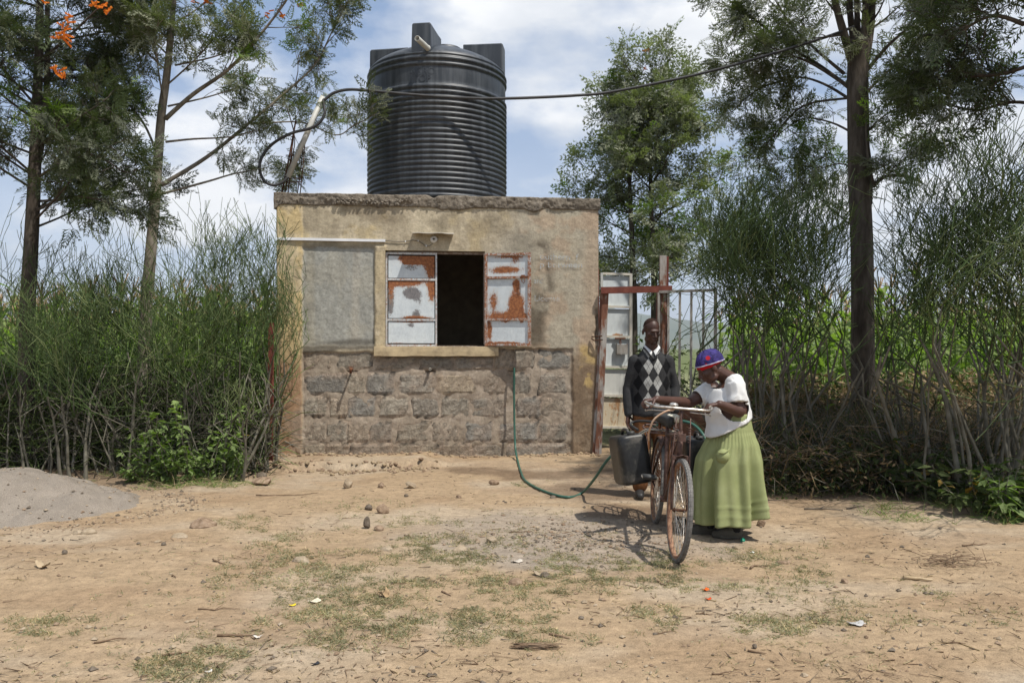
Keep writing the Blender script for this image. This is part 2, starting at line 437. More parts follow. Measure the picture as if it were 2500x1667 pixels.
# trim of the window, sill and the pillars standing slightly proud
off -= .016 * band(736 - 66, 738, qx, 2) * .6
off -= .02 * band(914, 944, PX + wob2 * 3, 2) * band(600, 856, PY, 3)
# broken edge at the right corner and eroded feet
chip = (1 - sstep(.0, .055, (BW - UU) + (nz(6, 9) - .5) * .09)) * band(755, 850, PY, 8)
off += .05 * chip
foot = (1 - sstep(1075, 1118, -PY + 2 * 1097 + wob * 50)) * 0
erode = sstep(1040, 1120, PY + wob * 60) * (nz(7, 6) > .5)
off += .012 * erode
# sockets hacked open round the three pipes
TAPS = [(860, 901), (1050, 901), (1254, 899)]
holes = np.zeros_like(UU)
for tx, ty in TAPS:
    tu, tz = fac(tx, ty)
    d = np.hypot((UU - tu) / .075, (ZW - tz + .02) / .085) + (nz(8, 14) - .5) * 1.3
    h = 1 - sstep(.55, 1.1, d); holes = np.maximum(holes, h); off += .05 * h
off = np.where((UU <= 1e-6) | (UU >= BW - 1e-6), .004 * nz(9, 9), off)
V = np.stack([UU, off, ZW], -1)
# wrap round both corners
L = V[:, :1].copy(); L[..., 1] = .30; R = V[:, -1:].copy(); R[..., 1] = .30
V = np.concatenate([L, V, R], 1); nu = V.shape[1]; nzv = V.shape[0]
ii = (np.arange(nzv - 1)[:, None] * nu + np.arange(nu - 1)[None, :])
um = np.concatenate([[us[0]], us, [us[-1]]]); uc = (um[:-1] + um[1:]) / 2; zc = (zs[:-1] + zs[1:]) / 2
keep = ~((uc[None, :] > ol) & (uc[None, :] < or_) & (zc[:, None] > ob_) & (zc[:, None] < ot))
ii = ii[keep]
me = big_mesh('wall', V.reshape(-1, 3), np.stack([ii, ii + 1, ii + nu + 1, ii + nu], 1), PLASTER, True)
# ---- colour of the render coat: ochre wash, bare cement, damp and soot stains
C = np.tile(np.array([.475, .41, .295]), (*UU.shape, 1))
def bl(m, col):
    global C
    C = C * (1 - m[..., None]) + np.array(col) * m[..., None]
yel = (.57, .455, .25); taupe = (.385, .345, .27); brown = (.335, .21, .125); cem = (.325, .325, .295); dk = (.115, .093, .068); mort = (.32, .265, .205); pinkish = (.43, .32, .225); pale = (.50, .43, .315)
bl(sstep(.50, .66, nz(11, 3.0)) * .75, yel); bl(sstep(.48, .62, nz(12, 2.6)) * .55, (.30, .25, .175)); bl(sstep(.52, .66, nz(13, 6)) * .7, pale); bl(sstep(.50, .64, fbm(UU * 9, ZW * 2.2, 27, 4)) * .3, (.33, .28, .2))
bl(sstep(1160, 1260, PX + wob * 220) * .9, taupe)
bl(sstep(1215, 1300, PX + wob * 60) * sstep(.52, .68, nz(14, 3.4)) * .6, pinkish)
bl(band(1425, 1475, PX + wob * 40, 14) * .55, pinkish)
bl(band(1290, 1345, PX + wob * 70, 16) * band(590, 850, PY + wob * 60, 14) * sstep(.36, .60, nz(15, 3.2)) * .85, dk)
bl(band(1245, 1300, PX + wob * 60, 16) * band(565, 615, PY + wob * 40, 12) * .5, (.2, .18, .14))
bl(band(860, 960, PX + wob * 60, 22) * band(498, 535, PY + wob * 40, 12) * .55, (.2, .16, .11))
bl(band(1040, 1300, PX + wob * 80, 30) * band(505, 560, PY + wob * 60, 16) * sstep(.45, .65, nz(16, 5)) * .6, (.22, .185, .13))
# left pillar
pil = 1 - sstep(734, 742, qx)
bl(pil * .85, (.54, .415, .215)); bl(pil * sstep(.5, .68, nz(17, 5)) * .5, pale)
bl(pil * sstep(820, 890, PY + wob * 90) * .95, brown); bl(pil * sstep(900, 960, PY + wob * 70) * sstep(.5, .66, nz(18, 6)) * .6, pinkish)
bl(pil * sstep(1010, 1060, PY + (PX - 680) * .8 + wob * 50) * sstep(705, 725, PX + wob * 20) * .6, (.33, .27, .21))
bl(panel_m * .97, cem); bl(panel_m * sstep(.48, .66, nz(19, 4)) * .4, (.36, .335, .27)); bl(panel_m * band(862, 880, PX + wob * 16, 5) * .5, (.40, .37, .31)); bl(panel_m * band(740, 765, PX + wob * 20, 8) * .3, (.35, .3, .2))
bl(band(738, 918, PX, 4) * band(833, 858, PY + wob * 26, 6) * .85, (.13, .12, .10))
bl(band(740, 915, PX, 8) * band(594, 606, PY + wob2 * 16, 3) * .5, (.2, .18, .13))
# window surround
sur = band(914, 944, PX, 3) * band(600, 860, PY, 3); bl(sur * .85, (.46, .38, .245)); bl(sur * sstep(.5, .62, nz(20, 7)) * .5, pale)
# stone field: mortar bed
bl(stone_m * .96, mort); bl(stone_m * sstep(.50, .62, nz(21, 5)) * .5, (.24, .19, .145)); bl(stone_m * sstep(.55, .68, nz(22, 9)) * .45, (.42, .35, .28))
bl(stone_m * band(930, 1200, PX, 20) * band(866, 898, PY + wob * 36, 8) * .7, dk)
bl(stone_m * sstep(1060, 1105, PY + wob * 60) * .5, (.23, .19, .14)); bl(stone_m * band(1080, 1400, PX + wob * 90, 40) * sstep(1040, 1090, PY + wob * 60) * .5, (.19, .15, .105))
# right pillar foot, with an ochre patch left on it
rp = sstep(1392, 1400, qx) * sstep(850, 900, PY + wob * 60); bl(rp * .95, (.20, .14, .09)); bl(rp * sstep(.52, .66, nz(23, 6)) * .5, (.30, .235, .165))
bl(band(1424, 1462, PX + wob * 40, 7) * band(855, 897, PY + wob * 50, 9) * (.35 + .6 * sstep(.42, .56, nz(25, 9))) * .8, (.48, .345, .145)); bl(band(1418, 1446, PX + wob * 20, 4) * band(895, 945, PY, 10) * sstep(.48, .56, nz(24, 12)) * .8, (.46, .33, .14))
bl(chip, (.22, .18, .14)); bl(holes * .95, (.035, .03, .026))
# drip from the left tap
C = np.concatenate([C[:, :1], C, C[:, -1:]], 1)
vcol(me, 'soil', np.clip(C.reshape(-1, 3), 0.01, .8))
link('wall', me, house)
# side and back walls
m = MB()
m.box((.10, BD / 2 + .14, BH / 2), (.192, BD - .28, BH + .1)); m.box((BW - .10, BD / 2 + .14, BH / 2), (.192, BD - .28, BH + .1)); m.box((BW / 2, BD - .1, BH / 2), (BW - .40, .2, BH + .1))
m.build('rear_wall', PLAIN, house)
m = MB()
m.box((BW / 2, BD / 2, -.05), (BW - .42, BD - .5, .1))
m.build('floor_slab', DARKIN, house)
# inside face of the front wall and window reveal
m = MB(); rv = .18
W_ = or_ - ol; H_ = ot - ob_
m.cur = 0
m.add([(ol, .0, ob_), (ol, rv, ob_), (ol, rv, ot), (ol, .0, ot)], [(0, 1, 2, 3)])
m.add([(or_, .0, ob_), (or_, rv, ob_), (or_, rv, ot), (or_, .0, ot)], [(3, 2, 1, 0)])
m.add([(ol, .0, ot), (ol, rv, ot), (or_, rv, ot), (or_, .0, ot)], [(0, 1, 2, 3)])
m.add([(ol, .0, ob_), (ol, rv, ob_), (or_, rv, ob_), (or_, .0, ob_)], [(3, 2, 1, 0)])
m.build('window_reveal', PLAIN, house)
m = MB()
m.box((ol / 2 + .1, .20, BH / 2), (ol - .2, .03, BH)); m.box(((or_ + BW) / 2 - .1, .20, BH / 2), (BW - or_ - .2, .03, BH))
m.box(((ol + or_) / 2, .20, ob_ / 2 - .005), (W_, .03, ob_ - .01)); m.box(((ol + or_) / 2, .20, (ot + BH) / 2 + .005), (W_, .03, BH - ot - .01))
m.build('inner_lining', DARKIN, house)
# sill
s0, st = fac(913, 846, -.04); s1, sb = fac(1217, 869, -.04)
xs = np.linspace(s0, s1, 60); rings = []
for i, u in enumerate(xs):
    e = [(fbm(u * 9 + 3 * j, j * 7.7, 33, 3) - .5) * .014 for j in range(4)]
    rings.append([(u, -.047 + e[0], sb + e[1]), (u, -.05 + e[2], (sb + st) / 2), (u, -.047 + e[3], st - .003 + e[1] * .5), (u, -.040, st + e[0] * .3), (u, .06, st), (u, .06, sb)])
m = MB(); m.rings(rings, True, True, True, False)
SILL = nmat('sill_render', [(.28, (.30, .235, .15)), (.5, (.44, .35, .22)), (.7, (.52, .41, .25))], 9, 6, .93, .5, .01, .15)
m.build('window_sill', SILL, house)

# ---- rough stones, one object each
STONE = NT('rough_stone'); so = STONE.obj(); sa = STONE.n('ShaderNodeVertexColor', layer_name='soil').outputs[0]
q1 = STONE.noise(STONE.pos(), 24, 6, .7, .6); q2 = STONE.noise(STONE.pos(), 90, 4, .6)
sk = STONE.mix(1.0, sa, STONE.ramp(q1, [(.3, .55), (.5, 1.0), (.70, 1.4)]), 'MULTIPLY')
STONE = STONE.bsdf(sk, .9, STONE.bump(STONE.mth('ADD', q1, STONE.mth('MULTIPLY', q2, .3)), 1.0, .03), 0, .2)
rows = [((852, 902), [(330, 505), (540, 775), (792, 1052), (1078, 1302), (1310, 1560), (1572, 1700), (1705, 1825), (1852, 2070)]),
        ((911, 964), [(330, 600), (612, 722), (735, 915), (950, 1178), (1190, 1446), (1490, 1672), (1690, 1800), (1862, 2045)]),
        ((969, 1020), [(325, 470), (500, 600), (606, 790), (815, 1006), (1032, 1205), (1222, 1402), (1425, 1640), (1716, 1870), (1880, 2045)]),
        ((1030, 1080), [(330, 470), (478, 606), (612, 750), (756, 905), (935, 1140), (1165, 1330), (1380, 1560), (1600, 1850), (1868, 2045)]),
        ((1083, 1124), [(330, 460), (470, 620), (630, 900), (905, 1200), (1220, 1420), (1430, 1620), (1640, 2045)])]
greys = [(.235, .215, .18), (.205, .19, .16), (.265, .24, .195), (.20, .195, .175), (.29, .255, .20), (.245, .21, .165)]
rs = np.random.default_rng(11); idx = 0
for ri, ((y0, y1), cols) in enumerate(rows):
    for ci, (a0, a1) in enumerate(cols):
        pxa, pxb = 620 + a0 / 2.673, 620 + a1 / 2.673
        if ri == 0 and 2 <= ci <= 4: yy0 = 874
        else: yy0 = y0
        ua, za = fac(pxa - 4.5, y1 + 3.5); ub, zb = fac(pxb + 4.5, yy0 - 3.5)
        NX, NZ = 9, 6; depth = rs.uniform(.004, .014); verts = []; cols_ = []
        base = np.array(greys[rs.integers(len(greys))]) * rs.uniform(.85, 1.2)
        if (ri, ci) == (1, 4): base = np.array([.36, .30, .22])
        if ri == 4: base = base * .8 + np.array([.05, .035, .02])
        sd = 100 + idx
        for j in range(NZ):
            for i in range(NX):
                fx, fz = i / (NX - 1), j / (NZ - 1)
                ed = min(fx, 1 - fx) * (ub - ua), min(fz, 1 - fz) * (zb - za)
                e = min(ed); 
                jx = (rs.random() - .5) * .010; jz = (rs.random() - .5) * .009
                uu = ua + fx * (ub - ua) + jx; zz = za + fz * (zb - za) + jz
                bulge = depth * sstep(0, .03, e) + rs.uniform(-.008, .007) * (e > .004)
                verts.append((uu, .026 - bulge if e > .004 else .035, zz))
                k = .12 if e > .004 else .6; crk = (e <= .004) and rs.random() < .22
                k = min(1, k + .35 * float(sstep(.46, .6, fbm(uu * 6, zz * 6, 7, 3))))
                cols_.append(np.array([.05, .042, .035]) if crk else base * rs.uniform(.8, 1.2) * (1 - k) + np.array([.33, .25, .185]) * k)
        m = MB(); m.add(verts, [(j * NX + i, j * NX + i + 1, (j + 1) * NX + i + 1, (j + 1) * NX + i) for j in range(NZ - 1) for i in range(NX - 1)])
        o = m.build('stone', STONE, house); vcol(o.data, 'soil', np.array(cols_)); idx += 1

# ---- roof slab: rough cast concrete with a ragged lower lip
su = np.arange(-.03, BW + .0251, .011); tz = []
_, ztl = fac(676, 470); _, ztr = fac(1459, 486)
rings = []; scol = []
def slabtop(u): return 3.553 + .012 * (fbm(u * 3, 0, 70, 3) - .5) + .012 * (fbm(u * 14, 0, 71, 2) - .5) - .035 * math.exp(-((u - 2.06) / .05) ** 2) 
for u in su:
    top = float(slabtop(u)); low = 3.42 - .10 * float(fbm(u * 1.7, 3, 72, 3) - .40) - .09 * float(fbm(u * 6.5, 5, 73, 4) - .5)
    low = min(low, 3.395)
    if u < .05: low -= .07 * (1 - max(0, (u + .03)) / .08)
    over = .028 + .02 * float(fbm(u * 3.3, 1, 74, 3) - .5)
    rg = [(u, BD + .02, top), (u, .5, top + .005), (u, .02, top)]
    for j in range(11):
        f = j / 10; z = top - .004 - f * (top - low)
        b = over * (1 - .55 * f ** 3) + .034 * float(fbm(u * 12, z * 22, 75, 4) - .5) + .018 * float(fbm(u * 40, z * 50, 76, 2) - .5)
        if f > .55: b -= .05 * max(0, float(fbm(u * 7, z * 9, 78, 3)) - .56) * 6 * (f - .4)
        rg.append((u, -b, z))
    rg.append((u, .03, low + .012)); rg.append((u, .30, low + .03)); rg.append((u, BD + .02, 3.40))
    rings.append(rg)
m = MB(); m.rings(rings, True, True, True, True)
t = NT('rough_concrete'); ob = t.obj(); h1 = t.noise(ob, 17, 7, .7, .4); h2 = t.noise(ob, 70, 4, .7); h3 = t.noise(t.scale(ob, (1, 1, .3)), 5, 4)
kc = t.mix(1.0, t.ramp(h1, [(.3, (.12, .10, .078)), (.5, (.205, .175, .138)), (.7, (.29, .255, .21))]), t.ramp(h3, [(.3, .72), (.7, 1.22)]), 'MULTIPLY')
CONC = t.bsdf(kc, .95, t.bump(t.mth('ADD', h1, t.mth('MULTIPLY', h2, .5)), .9, .025), 0, .15)
slab = m.build('roof_slab', CONC, house)
# crumbling lumps of aggregate on the slab edge
m = MB()
for k in range(90):
    u = rs.uniform(.85, 1.75) if k < 60 else rs.uniform(0, 2.2); z = 3.42 + rs.uniform(-.01, .06); r = rs.uniform(.008, .022)
    m.ell((u, -.028 - rs.uniform(0, .015), z), (r * rs.uniform(.8, 1.4), r, r * rs.uniform(.7, 1.1)), Matrix.Rotation(rs.uniform(0, 3), 3, 'Y'), 6, 4)
lumps = m.build('aggregate', CONC, slab); lumps['kind'] = 'stuff'

# ---- shutters
t = NT('rusty_paint'); ob = t.obj()
d = t.n('ShaderNodeSeparateColor', {0: t.n('ShaderNodeVertexColor', layer_name='soil').outputs[0]})
n_a = t.noise(ob, 22, 6, .72, .5); n_b = t.noise(t.scale(ob, (1, 1, .45)), 60, 4, .7); n_c = t.noise(ob, 9, 3); n_d = t.noise(ob, 150, 3, .7)
nn = t.mth('ADD', t.mth('ADD', t.mth('MULTIPLY', n_a, .36), t.mth('MULTIPLY', n_b, .32)), t.mth('MULTIPLY', n_d, .32))
rm = t.ramp(t.mth('ADD', nn, t.mth('SUBTRACT', d.outputs[0], .5)), [(.455, 0), (.51, 1)])
pm = t.ramp(t.mth('ADD', nn, t.mth('SUBTRACT', d.outputs[1], .5)), [(.485, 0), (.535, 1)])
paint = t.ramp(n_c, [(.3, (.50, .55, .58)), (.7, (.60, .645, .66))])
rustc = t.ramp(t.noise(ob, 30, 5, .7), [(.3, (.11, .045, .026)), (.5, (.27, .10, .04)), (.7, (.38, .165, .065))])
k = t.mix(pm, paint, t.ramp(n_b, [(.3, (.12, .115, .12)), (.7, (.22, .21, .21))])); k = t.mix(t.ramp(t.mth('ADD', t.mth('MULTIPLY', n_b, .7), t.mth('SUBTRACT', d.outputs[0], .35)), [(.36, 0), (.50, .45)]), k, (.36, .25, .16)); k = t.mix(rm, k, rustc)
k = t.mix(1.0, k, t.ramp(n_b, [(.3, .86), (.7, 1.08)]), 'MULTIPLY')
ro = t.mth('ADD', .38, t.mth('MULTIPLY', t.mth('MAXIMUM', rm, pm), .5))
RUSTP = t.bsdf(k, ro, t.bump(t.mth('ADD', rm, t.mth('MULTIPLY', n_b, .3)), .25, .004), 0, .4)
BLACKGAP = nmat('dark_gap', [(.3, (.02, .018, .016)), (.7, (.035, .03, .027))], 20, 2, .9, 0)
def rust_sheet(name, x0, x1, z0, z1, y, fn, parent, thick=.003, nx=40, nzz=40, m_=RUSTP):
    X, Z = np.meshgrid(np.linspace(x0, x1, nx), np.linspace(z0, z1, nzz))
    Fv = np.stack([X.ravel(), np.full(X.size, y) + .002 * (fbm(X * 4, Z * 4, 88, 2) - .5).ravel(), Z.ravel()], 1)
    i = (np.arange(nzz - 1)[:, None] * nx + np.arange(nx - 1)[None, :]).ravel()
    Bv = Fv.copy(); Bv[:, 1] += thick; n = len(Fv)
    fa = np.concatenate([np.stack([i, i + 1, i + nx + 1, i + nx], 1), np.stack([i + nx, i + nx + 1, i + 1, i], 1) + n])
    me = big_mesh(name, np.concatenate([Fv, Bv]), fa, m_)
    a, b = fn((X.ravel() - x0) / (x1 - x0), (Z.ravel() - z0) / (z1 - z0))
    cc = np.stack([a, b, a * 0], 1); vcol(me, 'soil', np.concatenate([cc, cc]))
    return link(name, me, parent)
def bars_mesh(name, bars, parent, rust=.42, mat=None):
    m = MB()
    for a, b, w, h in bars: m.beam(a, b, w, h, (0, 1, 0))
    o = m.build(name, mat or RUSTP, parent); n = len(o.data.vertices)
    vcol(o.data, 'soil', np.stack([np.full(n, rust), np.full(n, .3), np.zeros(n)], 1)); return o
def g2(x, z, cx, cz, rx, rz): return np.exp(-((x - cx) / rx) ** 2 - ((z - cz) / rz) ** 2)
# closed leaf (left of the opening)
sx0, sz0 = fac(942, 845, .05); sx1, sz1 = fac(1067, 618, .05)
leaf = bpy.data.objects.new('closed_shutter', None); COL.objects.link(leaf); leaf.parent = house; leaf.location = (sx0, .05, sz0)
w_, h_ = sx1 - sx0, sz1 - sz0; b_ = .022
def zpx(py): return fac(1000, py, .05)[1] - sz0
bars_mesh('frame', [((b_ / 2, 0, 0), (b_ / 2, 0, h_), b_, .03), ((w_ - b_ / 2, 0, 0), (w_ - b_ / 2, 0, h_), b_, .03), ((b_, 0, b_ / 2), (w_ - b_, 0, b_ / 2), .028, b_), ((b_, 0, h_ - b_ / 2), (w_ - b_, 0, h_ - b_ / 2), .028, b_),
                    ((b_, 0, zpx(682.5)), (w_ - b_, 0, zpx(682.5)), .028, .026), ((b_, 0, zpx(781)), (w_ - b_, 0, zpx(781)), .028, .026)], leaf, .44)
m = MB(); m.box((w_ / 2, .014, h_ / 2), (w_ - .01, .006, h_ - .01)); m.build('backing', BLACKGAP, leaf)
def top_fn(x, z): return .30 + .42 * g2(x, z, .55, .95, .35, .35) + .5 * g2(x, z, .92, .6, .12, .6) + .12 * (x > .3) * (z > .6), .26 + .28 * g2(x, z, .5, .5, .3, .3)
def mid_fn(x, z): return .26 + .55 * g2(x, z, .35, 1.0, .45, .15) + .4 * g2(x, z, .95, .75, .12, .35) + .45 * g2(x, z, .6, .0, .35, .07) + .25 * g2(x, z, .05, .7, .1, .4), .26 + .52 * g2(x, z, .5, .68, .22, .2) + .45 * g2(x, z, .04, .45, .1, .5) + .4 * g2(x, z, .6, .08, .12, .16) + .2 * g2(x, z, .68, .4, .12, .2)
def bot_fn(x, z): return .22 + .36 * g2(x, z, .5, 1.0, .5, .07) + .32 * g2(x, z, .2, 0, .4, .04), .22 + .36 * g2(x, z, .48, .85, .16, .2)
g_ = .013
for (ya, yb, fn) in ((625, 679, top_fn), (686, 777, mid_fn), (785, 838, bot_fn)):
    rust_sheet('panel', b_ + g_, w_ - b_ - g_, zpx(yb) + .002, zpx(ya) - .002, -.004, fn, leaf)
# open leaf, swung out towards the camera
hx_, hz_ = fac(1183, 845, -.02); ex, _ = fac(1301, 845, -.2)
op = bpy.data.objects.new('open_shutter', None); COL.objects.link(op); op.parent = house; op.location = (hx_ + .004, -.025, hz_ + .002); op.rotation_euler = (0, 0, math.radians(-15))
_, ht = fac(1183, 619, -.02); h_ = ht - hz_; w_ = .625; b_ = .036
zz1, zz2 = h_ * .735, h_ * .285
bars_mesh('frame', [((b_ / 2, 0, 0), (b_ / 2, 0, h_), b_, .034), ((w_ - b_ / 2, 0, 0), (w_ - b_ / 2, 0, h_), b_ * 1.2, .034), ((b_, 0, b_ / 2), (w_ - b_, 0, b_ / 2), .03, b_), ((b_, 0, h_ - b_ / 2), (w_ - b_, 0, h_ - b_ / 2), .03, b_),
                    ((b_, 0, zz1), (w_ - b_, 0, zz1), .03, .04), ((b_, 0, zz2), (w_ - b_, 0, zz2), .03, .036)], op, .50)
def o1(x, z): return .30 + .36 * g2(x, z, .45, .3, .42, .2) + .25 * g2(x, z, .5, .95, .5, .1) + .2 * g2(x, z, .7, .75, .15, .2), .30 + 0 * x
def o2(x, z): return .27 + .55 * g2(x, z, .72, .35, .2, .3) + .4 * g2(x, z, .5, .02, .6, .15) + .3 * g2(x, z, .15, .45, .14, .3) + .5 * g2(x, z, .72, .85, .09, .15), .3 + 0 * x
def o3(x, z): return .25 + .4 * g2(x, z, .05, .6, .08, .6) + .45 * g2(x, z, .45, .0, .5, .09) + .35 * g2(x, z, .45, 1.0, .16, .1) + .35 * g2(x, z, .85, .97, .06, .1), .27 + 0 * x
for za, zb, fn in ((zz1 + .02, h_ - b_, o1), (zz2 + .018, zz1 - .02, o2), (b_, zz2 - .018, o3)):
    rust_sheet('panel', b_, w_ - b_ * 1.2, za, zb, .006, fn, op)
RUST = nmat('rust_iron', [(.28, (.055, .025, .015)), (.5, (.14, .055, .028)), (.72, (.25, .11, .05))], 26, 6, .85, .5, .006, .25)
m = MB(); m.beam((w_ - .14, -.025, zz1 + .008), (w_ - .03, -.025, zz1 + .008), .012, .016); m.tube([(w_ - .12, -.03, zz1), (w_ - .115, -.035, zz1 - .06), (w_ - .09, -.035, zz1 - .085), (w_ - .075, -.035, zz1 - .06), (w_ - .08, -.03, zz1)], .005, 6); m.box((w_ - .1, -.03, zz1 + .012), (.05, .012, .035))
m.build('bolt', RUST, op)
# steel frame of the window
m = MB()
m.beam((ol + .006, .10, ob_ + .03), (ol + .006, .10, ot - .03), .012, .06, (0, 1, 0)); m.beam((or_ - .008, .06, ob_ + .03), (or_ - .008, .06, ot - .03), .016, .10, (0, 1, 0))
m.beam((ol, .085, ot - .022), (or_, .085, ot - .022), .05, .03); m.beam((ol, .085, ob_ + .008), (or_, .085, ob_ + .008), .05, .012)
STEEL = nmat('weathered_steel', [(.3, (.10, .06, .04)), (.5, (.22, .17, .13)), (.7, (.34, .32, .30))], 30, 5, .7, .3, .004, .3)
m.build('window_frame', STEEL, house)

# ---- fittings on the facade
WHITEP = nmat('white_plastic', [(.3, (.62, .63, .64)), (.7, (.76, .77, .78))], 6, 3, .45, .05, .002, .4)
GREYCAB = nmat('cable_grey', [(.3, (.10, .095, .09)), (.7, (.18, .17, .16))], 20, 3, .6, 0)
tn = nmat('tin', [(.3, (.30, .27, .22)), (.7, (.48, .45, .38))], 12, 4, .5, .2, .004, .4)
a0, z0 = fac(682, 583.5); a1, z1 = fac(941, 588.5)
m = MB(); m.beam((a0 - .03, -.022, z0), (a1, -.022, z1), .03, .034); m.build('cable_trunking', WHITEP, house)
def wallpts(l, v=-.014): return [(fac(a, b)[0], v, fac(a, b)[1]) for a, b in l]
m = MB(); m.tube(wallpts([(938, 588), (965, 590), (985, 590.5), (1008, 587), (1022, 589), (1030, 594), (1040, 602), (1049, 601), (1056, 595)]), .0045, 5); m.build('lamp_cable', GREYCAB, house)
for q in ((990, 590), (1021, 588.5), (1040.5, 601)):
    u_, z_ = fac(*q); m = MB(); m.box((u_, -.018, z_), (.012, .012, .02)); m.build('cable_clip', WHITEP, house)
u_, z_ = fac(1059, 585)
m = MB()
R_ = Matrix.Rotation(math.radians(90), 3, 'X')
prof = [(.02, 0.0), (.047, 0.0), (.047, .02), (.040, .032), (.024, .036), (.022, .06), (.017, .06), (.017, .03)]
m.rings([[tuple(np.array([u_, -.008, z_]) + np.array([r * math.cos(2 * math.pi * k / 20), -zz, r * math.sin(2 * math.pi * k / 20)])) for k in range(20)] for r, zz in prof])
m.build('lamp_holder', WHITEP, house)
a0, z0 = fac(1008, 570); a1, z1 = fac(1108, 571)
m = MB(); q = []
for i in range(8):
    f = i / 7; u_ = a0 + (a1 - a0) * f; zt = z0 + (z1 - z0) * f + .004 * math.sin(i * 1.7)
    q.append([(u_, .0, zt + .015), (u_, -.17, zt - .012 - .006 * (i > 5)), (u_, -.17, zt - .022 - .006 * (i > 5)), (u_, .0, zt + .010)])
m.rings(q, True, True, True, False); m.build('tin_shade', tn, house)
for i, (tx, ty) in enumerate(TAPS):
    u_, z_ = fac(tx, ty)
    m = MB()
    if i == 0: m.tube([(u_, .08, z_), (u_, -.12, z_), (u_ - .005, -.19, z_ - .01)], .014, 8); m.tube([(u_ - .005, -.165, z_ + .02), (u_ - .005, -.165, z_ - .05)], .016, 8); m.beam((u_ - .03, -.165, z_ + .03), (u_ + .03, -.165, z_ + .03), .012, .01)
    if i == 1: m.rings([[(u_ + r * math.cos(2 * math.pi * k / 12), y_, z_ + r * math.sin(2 * math.pi * k / 12)) for k in range(12)] for r, y_ in ((.018, .06), (.018, -.07), (.012, -.07), (.012, .05))])
    if i == 2: m.tube([(u_, .08, z_), (u_, -.06, z_), (u_, -.085, z_ - .015)], .013, 8)
    m.build('tap_pipe', RUST if i != 1 else tn, house)

# ---- faded paint lettering on the render coat
t = NT('faded_paint'); ob = t.pos()
fm = t.ramp(t.mth('ADD', t.mth('MULTIPLY', t.noise(ob, 34, 5, .7), .6), t.mth('MULTIPLY', t.noise(ob, 5, 3), .4)), [(.38, 0), (.56, .8)])
b = t.n('ShaderNodeBsdfPrincipled', {'Base Color': (.46, .50, .52, 1), 'Roughness': .9}); tr = t.n('ShaderNodeBsdfTransparent')
mxs = t.n('ShaderNodeMixShader', {0: fm, 1: tr.outputs[0], 2: b.outputs[0]}); t.t.links.new(mxs.outputs[0], t.out.inputs[0]); FADED = t.m
def wall_text(s, px0, px1, ybase, size_px):
    cu = bpy.data.curves.new('lettering', 'FONT'); cu.body = s; cu.size = 1
    ob = bpy.data.objects.new('lettering', cu); COL.objects.link(ob)
    bpy.context.view_layer.update()
    me = bpy.data.meshes.new_from_object(ob.evaluated_get(bpy.context.evaluated_depsgraph_get())); bpy.data.objects.remove(ob)
    co = np.zeros(len(me.vertices) * 3, np.float32); me.vertices.foreach_get('co', co); co = co.reshape(-1, 3)
    ua, za = fac(px0, ybase); ub, _ = fac(px1, ybase)
    h = size_px / F * 10.85
    out = np.zeros_like(co); out[:, 0] = ua + (co[:, 0] - co[:, 0].min()) / np.ptp(co[:, 0]) * (ub - ua); out[:, 2] = za + co[:, 1] * h; out[:, 1] = -.013
    me.vertices.foreach_set('co', out.ravel()); me.materials.clear(); me.materials.append(FADED); me.update()
    me.name = 'lettering'; link('lettering', me, house)
wall_text('outhern  f', 1318, 1412, 634, 21)
wall_text('p between', 1318, 1421, 653, 20)
wall_text('and', 1303, 1325, 692, 19)
wall_text('License', 1305, 1366, 735, 20)

# ------------------------------------------------------------------ water tank on the roof
TC = np.array([(1068 - CX) / F * 11.9, 11.9, 3.556]); TR = 1.036
t = NT('black_polythene'); ob = t.obj()
e1 = t.noise(ob, 3, 4, .6); e2 = t.noise(t.scale(ob, (6, 6, .5)), 2.2, 5, .6)
kk = t.mix(t.ramp(e2, [(.44, 0), (.68, .7)]), t.ramp(e1, [(.3, (.021, .025, .031)), (.7, (.032, .038, .046))]), (.078, .088, .10))
TANKM = t.bsdf(kk, t.ramp(e2, [(.3, .36), (.7, .55)]), t.bump(t.noise(ob, 40, 3), .05, .004), 0, .5)
tank = thing('water_tank', TC, 'large black ribbed plastic water tank standing on the flat roof', 'water tank')
prof = [(TR - .03, 0.0), (TR - .028, .012)]
def rib(zc, half=.0373, n=9):
    for j in range(n):
        s = -1 + 2 * (j + .5) / n; prof.append((TR - .030 + .030 * (1 - abs(s) ** 2.2), zc + s * half))
for k in range(-1, 20): rib(.117 + .0746 * k)
prof += [(TR - .026, 1.575), (TR - .024, 1.62), (TR - .02, 1.70), (TR - .022, 1.795)]
rib(1.840, .036); rib(1.920, .036)
prof += [(TR - .026, 1.962), (TR - .028, 1.972), (TR - .02, 1.978), (TR - .022, 1.992)]
for j in range(1, 15):
    f = j / 14; r = (TR - .03) * (1 - f) + .30 * f; prof.append((r, 2.0 + .36 * math.sin(min(1, ((TR - .03 - r) / (TR - .03))) * math.pi / 2) ** .75))
prof += [(.27, prof[-1][1] + .015), (.0001, prof[-1][1] + .02)]
m = MB(); m.lathe(prof, 112); m.build('tank_body', TANKM, tank)
lidz = prof[-1][1]
m = MB(); m.lathe([(.25, lidz - .03), (.25, lidz + .05), (.235, lidz + .065), (.0001, lidz + .07)], 32, (.12, .05, 0)); m.build('lid', TANKM, tank)
